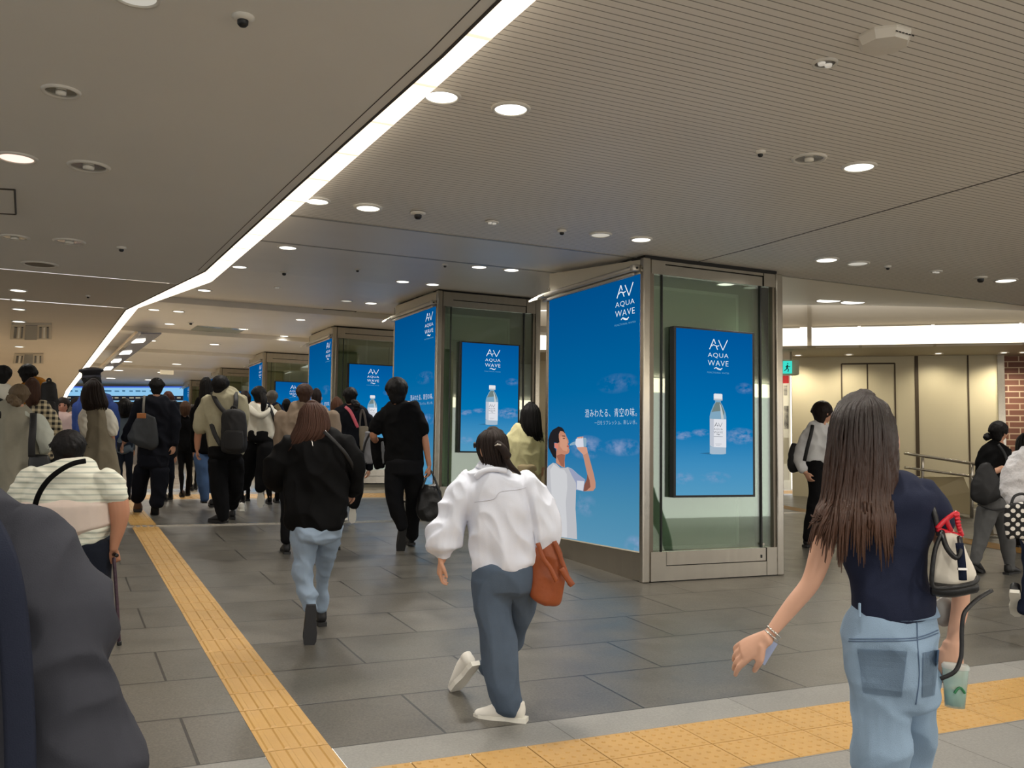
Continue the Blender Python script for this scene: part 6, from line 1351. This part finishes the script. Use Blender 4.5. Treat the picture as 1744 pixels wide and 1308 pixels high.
tt = item('tote_bag', P(620, 750, d-.12), 'grey cloth tote bag of the woman in the navy top', 'bag'); blob('bag_body', tt, cloth('tote_cloth', (128, 120, 106)), d-.12, [], .25, .012, None, [[(726, 610, 628), (745, 611, 627), (768, 613, 625)]]); strap('handle', tt, cloth('tote_strap', (90, 84, 80)), d-.12, [(612, 728), (614, 706), (617, 698), (621, 708), (624, 728)], .015, .4)
sk = item('tote_bag', P(628, 765, d-.2), 'black and silver sack bag next to the grey cloth tote', 'bag'); blob('bag_body', sk, mat('sack_silver', (120, 120, 124), .4), d-.25, [], .35, .012, (.006, 8, (1, 1, .3), 3), [[(736, 622, 634), (760, 618, 636), (784, 618, 637), (790, 622, 633)]]); strap('edge', sk, BLEATH, d-.33, [(630, 738), (622, 756), (618, 780), (624, 790)], .014)
# far heads between the figures
SMK = [('person with reddish-brown bob and black coat, right behind the man in the suit', 14.8, (286, 672, 694), [(670, 279, 294), (676, 276, 297), (692, 277, 297)], hairm('auburn', (74, 38, 30)), cloth('charcoal', (38, 38, 40)), 270, 300, 780),
       ('person with short curly brown hair in black, far in the middle of the crowd', 15.6, (315, 688, 708), [(686, 309, 322), (692, 306, 325), (704, 307, 324)], hairm('curly', (84, 60, 44)), BCLOTH, 300, 330, 770),
       ('woman with dark bob in grey-blue shirt, left of the man in the suit', 14.6, (212, 684, 706), [(682, 204, 220), (688, 199, 226), (704, 198, 227)], HB, cloth('grey_blue', (92, 104, 114)), 195, 229, 770),
       ('person with round dark hair behind the backpack of the khaki man', 15.0, (416, 672, 694), [(669, 409, 424), (676, 405, 428), (692, 405, 428)], HDB, BCLOTH, 403, 432, 770),
       ('person with brown wavy hair behind the woman with the pink strap', 14.5, (573, 682, 702), [(679, 567, 580), (686, 563, 584), (704, 562, 585)], HBR, NAVY, 560, 590, 780),
       ('person whose dark head shows just right of the brown-haired person in taupe', 14.0, (539, 667, 690), [(664, 533, 545), (672, 530, 548), (688, 531, 547)], HDB, cloth('charcoal', (38, 38, 40)), 526, 556, 790),
       ('distant person with black hair far left of the hooded sweater', 17.5, (396, 686, 704), [(684, 390, 402), (690, 387, 405), (702, 388, 404)], HB, cloth('charcoal', (38, 38, 40)), 384, 410, 760),
       ('distant person in grey top seen between the suit and the long black hair', 17.0, (328, 694, 712), [(692, 322, 334), (698, 320, 336), (710, 321, 335)], HDB, cloth('mid_grey', (110, 108, 104)), 316, 342, 765),
       ('distant person in black close to the left flank of the man in the suit', 16.5, (186, 692, 711), [(690, 180, 192), (696, 178, 194), (708, 179, 193)], HB, BCLOTH, 174, 198, 770),
       ('distant walker in dark clothes left of the taupe overshirt', 16.5, (488, 684, 703), [(682, 482, 494), (688, 480, 496), (700, 481, 495)], HB, BCLOTH, 474, 502, 770)]
for i, (lab, d, hd, hr, hm_, tm, xl, xr, yh) in enumerate(SMK):
    y0 = hd[2]; cx = (xl+xr)/2; w = (xr-xl)
    walker(lab, d, hd, [(y0-1, cx-w*.24, cx+w*.24), (y0+5, cx-w*.42, cx+w*.42), (y0+14, xl+1, xr-1), (y0+35, xl+1, xr-1), (yh-10, xl+1, xr-1), (yh, xl+3, xr-3)], tm, BT if i % 2 else cloth('dark_blue_trousers', (30, 36, 48)), hr, hm_, seed=70+i, shoes=None, locks=8)
# woman in taupe long vest dress with puff sleeves
d = 10.6
F = Fig('woman with long dark brown hair in cream puff sleeves and long taupe pinafore dress', 175, d)
F.head(160, 652, 684, HEAD_DIR, ny=693)
R1 = [(690, 146, 176), (698, 146, 186), (712, 147, 192), (740, 147, 195), (775, 147, 198), (815, 147, 203), (860, 146, 206)]
ar = [(150, 704, 10), (152, 730, 8.5), (156, 755, 8, .05), (150, 780, 5.5, .05), (148, 790, 5, .05)]; yb = yfl(175, d)
F.core(R1, [ar, [(184, 706, 4), (190, 740, 5), (192, 780, 5, .15)]], [[(165, 850, 15), (166, yb-8, 8)], [(190, 850, 15, .2), (190, yb-8, 8, .2)]]); F.hand(148, 791, .05, DOWN, CAMR, 1, .18, .7); F.finish(SKIN2)
F.garment('dress', cloth('pinafore', (132, 124, 106)), R1+[(yb-40, 145, 208), (yb-34, 150, 204)], [], .62, (.02, 3.2, (1.3, 1.3, .12)), .012, 4, 81)
F.garment('blouse', OFF, [(686, 150, 172), (692, 146, 178), (702, 146, 184)], [[(152, 700, 11), (150, 716, 15.5), (152, 732, 15), (153, 740, 11)], [(184, 704, 8), (190, 725, 9), (191, 738, 7)]], .62, (.012, 9, (1, 1, .35)), .010, 3, 82)
F.hair_rows(HDB, [(648, 151, 168), (655, 143, 175), (668, 138, 179), (682, 137, 184), (693, 140, 187), (699, 148, 182)], .85, 0, 20, 'hair', .2, 8)
F.shoe(166, yb, 0); F.shoe(190, yfl(190, d+.2), .2)
wt = item('wrist_watch', P(148, 784, d+.02), 'wrist watch on the arm of the woman in the taupe pinafore dress', 'watch'); bm = bmesh.new(); lathe(bm, P(148.5, 784, d+.05), [(.036, -.012), (.042, -.01), (.042, .01), (.036, .012)], 16); mesh_obj('band', bm, mat('silver', (220, 214, 206), .2, .9), wt); bm = bmesh.new(); lathe(bm, P(145.5, 784, d+.02), [(.001, -.016), (.016, -.016), (.016, .016), (.001, .016)], 12); mesh_obj('dial', bm, BLACK, wt)
# officer with peaked cap
d = 12.6
F = walker('officer in black peaked cap and blue shirt behind the long-haired woman in the pinafore', d, (156, 636, 668), [(668, 144, 172), (676, 134, 184), (688, 130, 193), (710, 130, 194), (750, 132, 192), (765, 134, 190)], cloth('blue_shirt', (56, 78, 140)), DNAVY, 'short', HB, face=HEAD_DIR-CAMR*.4, seed=83)
cp = item('peaked_cap', P(155, 634, d), 'black peaked uniform cap worn by the officer', 'cap')
bm = bmesh.new(); q = P(156, 645, d); rr = 16.5*d/FP; Mt = Matrix.Rotation(-.08, 3, 'Y'); lathe(bm, q, [(.001, .02), (rr*.86, 0), (rr*.9, .075), (rr*1.2, .10), (rr*1.18, .125), (rr*.5, .15), (.001, .15)], 24, Mt); mesh_obj('crown', bm, mat('cap_black', (24, 24, 30), .6), cp, True)
bm = bmesh.new(); lathe(bm, q+Vector((0, 0, .012)), [(rr*.88, 0), (rr*.92, 0), (rr*.92, .03), (rr*.88, .03)], 24, Mt); mesh_obj('cap_band', bm, mat('cap_band', (40, 40, 52), .4), cp)
f = (HEAD_DIR-CAMR*.5).normalized(); sd = f.cross(Vector((0, 0, 1))); bm = bmesh.new(); tube(bm, [(q+f*rr*.7+sd*rr*.6, .03, .01), (q+f*rr*1.35-Vector((0, 0, .03)), .07, .012), (q+f*rr*.7-sd*rr*.6, .03, .01)], 10, 3, .5, lat=f); mesh_obj('visor', bm, mat('visor_gloss', (14, 14, 16), .15), cp, True)
# woman in grey dress with low bun
d = 8.2
F = Fig('woman with greying low bun in loose grey vest dress at the left edge', 15, d)
F.head(33, 657, 690, HEAD_DIR-CAMR*.1, ny=702)
R1 = [(692, 14, 52), (702, -8, 64), (718, -22, 70), (745, -26, 66), (790, -30, 60), (840, -36, 56), (900, -40, 56)]; yb = yfl(15, d)
aR = [(64, 716, 9), (76, 742, 8), (80, 764, 7, .05), (68, 775, 5, .2)]; F.core(R1, [aR, [(-18, 716, 9), (-34, 760, 7), (-36, 800, 5)]], [[(0, 890, 20), (0, yb-10, 10)], [(30, 890, 20, .2), (30, yb-10, 10, .2)]]); F.hand(66, 776, .22, -CAMR+CAMD*.5, DOWN, -1); F.hand(-36, 802, 0, DOWN, CAMR, 1); F.finish()
F.garment('blouse', cloth('pale_blouse', (186, 190, 178)), [(694, 20, 50), (704, -2, 62), (716, -14, 66)], [[(62, 714, 13), (74, 738, 13.5), (81, 758, 12), (74, 770, 8, .1)], [(-14, 714, 13), (-32, 755, 12), (-36, 790, 9)]], .6, (.009, 7, (1, 1, .6)), .01, 4, 84)
F.garment('dress', GREYD, R1+[(yb-60, -44, 58), (yb-50, -38, 52)], [], .62, (.016, 3, (1.2, 1.2, .14)), .012, 5, 85)
F.short_hair(hairm('ash_brown', (104, 88, 68)), 1.12, .3, .005); F.garment('hair_bun', hairm('ash_brown', (104, 88, 68)), None, [[(18, 678, 7, -.14), (25, 684, 8, -.18), (32, 686, 6, -.17)]], .8, (.006, 24, (1, 1, 1)), .007)
F.shoe(0, yb, 0); F.shoe(30, yfl(30, d+.2), .2)
BB = item('crossbody_bag', P(66, 792, d-.12), 'black crossbody bag with a wide strap on the woman in the grey dress', 'bag'); blob('bag_body', BB, BLEATH, d-.12, [], .4, .010, None, [[(776, 50, 84), (784, 48, 86), (802, 48, 87), (808, 52, 84)]]); strap('shoulder_strap', BB, BAGM, d, [(57, 704, -.06), (56, 730, -.20), (54, 755, -.22), (54, 778, -.2)], .028, .25)
# plaid shirt person
d = 9.8
F = walker('person with straight brown hair in black and cream checked shirt at the left edge', d, (55, 652, 684), [(686, 40, 70), (694, 34, 82), (704, 32, 88), (725, 34, 92), (750, 36, 94), (780, 36, 90)], BCLOTH, BT, [(646, 48, 62), (652, 43, 67), (668, 41, 69), (684, 43, 68), (692, 48, 64)], hairm('mid_brown', (70, 46, 34)), sleeves=[[(36, 705, 9), (32, 730, 8), (36, 755, 6)], [(82, 705, 12), (92, 728, 12), (96, 748, 9, .05)]], arms=[[(36, 705, 6), (32, 730, 5.5), (36, 757, 4)], [(82, 705, 7), (92, 728, 6), (94, 752, 4.5, .1)]], seed=86)
def check():
    M_ = bpy.data.materials.new('checked_cloth'); M_.use_nodes = True; nt = M_.node_tree; b = nt.nodes['Principled BSDF']; tc = nd(nt, 'ShaderNodeTexCoord')
    sp = nd(nt, 'ShaderNodeSeparateXYZ'); nt.links.new(tc.outputs['Object'], sp.inputs[0]); p = .055
    a = mth(nt, 'LESS_THAN', mth(nt, 'FRACT', mth(nt, 'DIVIDE', sp.outputs['X'], p)), .5); c = mth(nt, 'LESS_THAN', mth(nt, 'FRACT', mth(nt, 'DIVIDE', sp.outputs['Z'], p)), .5)
    f = mth(nt, 'MULTIPLY', mth(nt, 'ADD', a, c), .5); nt.links.new(mixc(nt, f, lin((206, 192, 158)), lin((30, 28, 26))), b.inputs['Base Color']); b.inputs['Roughness'].default_value = .85; return M_
for c in F.root.children:
    if c.name.startswith('top'): c.data.materials[0] = check()
# tall man in mustard jacket with black backpack
d = 10.4
F = walker('man with short black hair in mustard-yellow jacket wearing a tall black backpack', d, (47, 622, 654), [(650, 34, 66), (656, 28, 78), (668, 24, 86), (700, 24, 88), (740, 26, 86), (780, 28, 84)], cloth('mustard', (170, 112, 36)), BT, 'short', HB, face=HEAD_DIR-CAMR*.5, seed=87)
backpack('tall black backpack with a loop handle worn by the man in the mustard jacket', d, 68, 99, 650, 718, BAGM, -.25, [], True, .5)
# man at the very left edge
d = 9.0
walker('man with black hair and white shirt with black straps cut by the left edge', d, (6, 624, 654), [(654, -10, 20), (662, -24, 28), (676, -28, 32), (720, -28, 32), (760, -26, 30), (780, -24, 28)], OFF, BT, 'short', HB, face=HEAD_DIR+CAMR*.3, seed=88)
backpack('black backpack cut by the left picture edge, on the man in the white shirt', d, -26, 12, 678, 740, BAGM, -.2, [], False)
# two people coming towards the camera
BK = -HEAD_DIR
F = walker('woman facing the viewer in pale pink blouse left of the officer', 13.4, (107, 678, 703), [(702, 97, 117), (708, 90, 124), (718, 87, 127), (740, 88, 126), (770, 90, 124), (780, 92, 122)], cloth('pale_pink', (216, 190, 184)), cloth('beige_skirt', (170, 156, 140)), 'short', HDB, face=BK, eyes=True, seed=89, skinm=skin('skin_rosy', (206, 148, 124)))
F = walker('woman facing the viewer in peach blouse with a white face mask', 14.4, (131, 678, 702), [(700, 122, 140), (706, 115, 146), (716, 112, 149), (740, 113, 148), (770, 115, 146), (780, 118, 142)], cloth('peach', (226, 190, 166)), cloth('beige_skirt', (170, 156, 140)), 'short', HDB, face=BK, eyes=True, seed=90)
blob('face_mask', F.root, cloth('mask_white', (228, 226, 222)), 14.4, [], .6, .01, None, [[(690, 126, 136, .5, -.10), (695, 124, 138, .55, -.1), (700, 126, 136, .5, -.09)]])
# woman in pale yellow blouse by the pillar
d = 11.4
F = walker('woman with long black hair in pale yellow patterned blouse beside the nearest pillar', d, (903, 692, 728), [(726, 882, 916), (733, 872, 922), (745, 866, 926), (775, 865, 925), (800, 870, 922), (812, 876, 918)], mat('cloth_pale_yellow', (214, 208, 160), .85, noise_amt=.12, noise_scale=55, bump=.2, bump_scale=200, spec=.2), cloth('beige_trousers', (176, 160, 126)),
    [(687, 897, 911), (694, 889, 919), (710, 886, 922), (728, 886, 924), (742, 890, 926), (752, 904, 928)], HB, sleeves=[[(871, 744, 10), (866, 765, 11), (868, 790, 9, .05)], [(920, 744, 10), (926, 765, 9), (924, 790, 8, .05)]], arms=[[(871, 744, 6), (866, 768, 6), (868, 795, 5, .05), (868, 805, 4, .05)], [(920, 744, 6), (926, 768, 6), (924, 798, 4.5, .05)]], seed=91, hrk=.85)

# ================================================================= RIGHT SIDE WALKERS
RT = (CAMR*1.0+CAMD*.25).normalized()
d = floor_depth(1378, 933)
F = walker('man in white dress shirt and black trousers walking to the right past the marble wall', d, (1402, 685, 722), [(720, 1388, 1412), (727, 1376, 1420), (740, 1368, 1426), (765, 1369, 1424), (785, 1373, 1414), (790, 1376, 1410)], cloth('dress_shirt', (214, 214, 214)), BT, 'short', HDB, face=RT, eyes=True,
    sleeves=[[(1376, 738, 10), (1364, 758, 10), (1362, 785, 9), (1368, 801, 7, -.05)], [(1418, 738, 9, .1), (1424, 765, 8, .15), (1420, 795, 7, .2)]], arms=[[(1376, 738, 6), (1363, 760, 6), (1364, 790, 5), (1372, 805, 4.5, -.05)], [(1418, 738, 6, .1), (1424, 765, 5.5, .15), (1420, 800, 4.5, .2)]],
    hip=[(783, 1374, 1412), (795, 1374, 1412)], legs=[[(1386, 798, 14), (1388, 845, 11), (1380, 890, 9), (1376, 918, 8)], [(1400, 798, 13, .1), (1404, 845, 11, .25), (1410, 890, 8, .35), (1412, 910, 7, .4)]], shoes=[(1371, 932, 0, 1.1), (1408, yfl(1408, d+.45), .4, 1.1)], seed=92)
bg = item('shoulder_bag', P(1352, 780, d+.05), 'black shoulder bag behind the back of the man in the white dress shirt', 'bag'); blob('bag_body', bg, BAGM, d+.1, [], .6, .012, (.006, 6, (1, 1, 1), 3), [[(756, 1348, 1358), (768, 1344, 1362), (790, 1341, 1366), (802, 1346, 1364)]]); strap('shoulder_strap', bg, BAGM, d, [(1384, 724, -.06), (1381, 740, -.14), (1375, 762, -.14), (1370, 785, -.1)], .022, .3)
d = floor_depth(1718, 980)
F = walker('woman with black bun in black jacket and grey trousers walking to the right', d, (1702, 719, 752), [(752, 1690, 1708), (758, 1678, 1716), (775, 1668, 1722), (805, 1664, 1722), (840, 1664, 1720), (856, 1668, 1716)], BCLOTH, cloth('grey_trousers', (98, 98, 98)), 'short', HB, face=RT, eyes=True,
    sleeves=[[(1682, 768, 11), (1674, 790, 10.5), (1684, 803, 9, -.08), (1690, 802, 7, -.1)], [(1714, 768, 9, .15), (1720, 790, 8, .2), (1726, 800, 7, .2)]], arms=[[(1682, 768, 7), (1674, 792, 7), (1690, 803, 5.5, -.1), (1708, 797, 5, -.12)], [(1714, 768, 6, .15), (1720, 790, 6, .2), (1728, 798, 5, .2)]],
    hip=[(850, 1668, 1718), (866, 1667, 1720)], legs=[[(1682, 868, 17), (1674, 905, 13), (1664, 940, 9), (1660, 958, 8)], [(1704, 868, 17, .05), (1715, 910, 13, .1), (1718, 945, 9.5, .1), (1720, 968, 8, .1)]], shoes=[(1655, 968, 0, 1.2, .35), (1714, 980, .05, 1.25)], seed=93)
F.garment('hair_bun', HB, None, [[(1684, 742, 6, .02), (1680, 745, 6, .02), (1678, 747, 4, .02)]], .8, (.005, 24, (1, 1, 1)), .009)
bg = item('shoulder_bag', P(1680, 830, d-.15), 'large slouchy black bag at the side of the woman in the black jacket', 'bag'); blob('bag_body', bg, BAGM, d-.15, [], .35, .012, (.008, 5, (1, 1, .6), 3), [[(790, 1668, 1686), (806, 1660, 1696), (830, 1651, 1706), (848, 1656, 1708), (856, 1668, 1700)]]); strap('shoulder_strap', bg, BAGM, d, [(1700, 757, -.1), (1712, 775, -.16), (1716, 800, -.2), (1710, 830, -.2)], .014, .3); strap('loose_strap', bg, BAGM, d-.15, [(1665, 858), (1690, 868), (1715, 866)], .01, .5)
# dark-haired person behind her
walker('person with long dark hair and grey jacket cut by the right picture edge', 12.5, (1744, 745, 778), [(776, 1730, 1758), (783, 1722, 1768), (800, 1720, 1772), (830, 1722, 1770), (860, 1724, 1768), (870, 1728, 1764)], cloth('dark_grey', (56, 56, 60)), BT, [(741, 1738, 1752), (750, 1731, 1758), (770, 1729, 1760), (795, 1727, 1758), (806, 1733, 1750)], HB, seed=94)
# woman with lace sleeve and dotted bag, mostly outside the frame
d = 7.2
F = Fig('woman in white lace blouse with a polka-dot bag, cut by the right picture edge', 1770, d)
F.head(1782, 690, 740, RT, True, ny=752); R1 = [(748, 1762, 1800), (758, 1745, 1822), (780, 1736, 1828), (820, 1738, 1826), (870, 1742, 1822), (885, 1750, 1815)]
aL = [(1744, 790, 8), (1730, 815, 8), (1730, 845, 7, -.03), (1742, 860, 6, -.05)]; yb = yfl(1775, d)
lA = [(1765, 890, 26), (1762, 960, 20), (1752, 1010, 15), (1744, 1040, 12)]; lB = [(1795, 890, 26, .1), (1805, 970, 20, .2), (1812, yfl(1812, d+.3)-12, 12, .3)]
F.core(R1, [aL, [(1820, 785, 11, .1), (1830, 830, 9, .1), (1828, 860, 7, .1)]], [lA, lB]); F.hand(1744, 861, -.04, CAMR+DOWN*.3, CAMD, 1); F.hand(1828, 862, .1, DOWN, -CAMR, -1); F.finish()
F.garment('lace_blouse', mat('lace_white', (218, 216, 218), .8, noise_amt=.2, noise_scale=40, bump=.8, bump_scale=60), R1, [[(1744, 780, 20), (1729, 805, 20), (1724, 832, 18), (1730, 852, 14, -.05)], [(1820, 785, 17), (1828, 830, 15), (1828, 850, 12)]], .6, (.010, 9, (1, 1, .8)), .010, 4, 95)
F.garment('trousers', NAVY, [(875, 1744, 1820), (900, 1742, 1822)], [lA, lB], .7, (.009, 5, (1, 1, .4)), .012, 3, 96)
F.hair_rows(HDB, [(686, 1770, 1792), (694, 1760, 1802), (715, 1756, 1806), (740, 1756, 1804), (752, 1762, 1798)], .9, 0, 12, 'hair', .2, 9)
F.shoe(1728, 1012, -.02, .9, .75, BLACKSHOE, WSOLE, 1.1); F.shoe(1812, yfl(1812, d+.3), .3, 1.1, 0, BLACKSHOE, WSOLE)
def dots():
    M_ = bpy.data.materials.new('polka_cloth'); M_.use_nodes = True; nt = M_.node_tree; b = nt.nodes['Principled BSDF']; tc = nd(nt, 'ShaderNodeTexCoord'); sp = nd(nt, 'ShaderNodeSeparateXYZ'); nt.links.new(tc.outputs['Object'], sp.inputs[0])
    p = .066; al = mth(nt, 'ADD', mth(nt, 'MULTIPLY', sp.outputs['X'], CAMR.x), mth(nt, 'MULTIPLY', sp.outputs['Y'], CAMR.y)); A_ = mth(nt, 'DIVIDE', mth(nt, 'ADD', al, sp.outputs['Z']), p); B_ = mth(nt, 'DIVIDE', mth(nt, 'SUBTRACT', al, sp.outputs['Z']), p)
    f1 = mth(nt, 'SUBTRACT', mth(nt, 'FRACT', A_), .5); f2 = mth(nt, 'SUBTRACT', mth(nt, 'FRACT', B_), .5)
    r = mth(nt, 'LESS_THAN', mth(nt, 'ADD', mth(nt, 'MULTIPLY', f1, f1), mth(nt, 'MULTIPLY', f2, f2)), .105); nt.links.new(mixc(nt, r, lin((20, 20, 22)), lin((226, 222, 214))), b.inputs['Base Color']); b.inputs['Roughness'].default_value = .8; return M_
pb = item('polka_dot_bag', P(1735, 888, d-.2), 'black tote with large white polka dots at the right picture edge', 'bag'); blob('bag_body', pb, dots(), d-.25, [], .3, .010, (.004, 5, (1, 1, 1), 3), [[(858, 1712, 1772), (875, 1710, 1776), (900, 1711, 1776), (918, 1718, 1772), (921, 1726, 1762)]]); strap('handle', pb, BLEATH, d-.25, [(1722, 860), (1728, 845), (1745, 842), (1756, 860)], .01, .5)
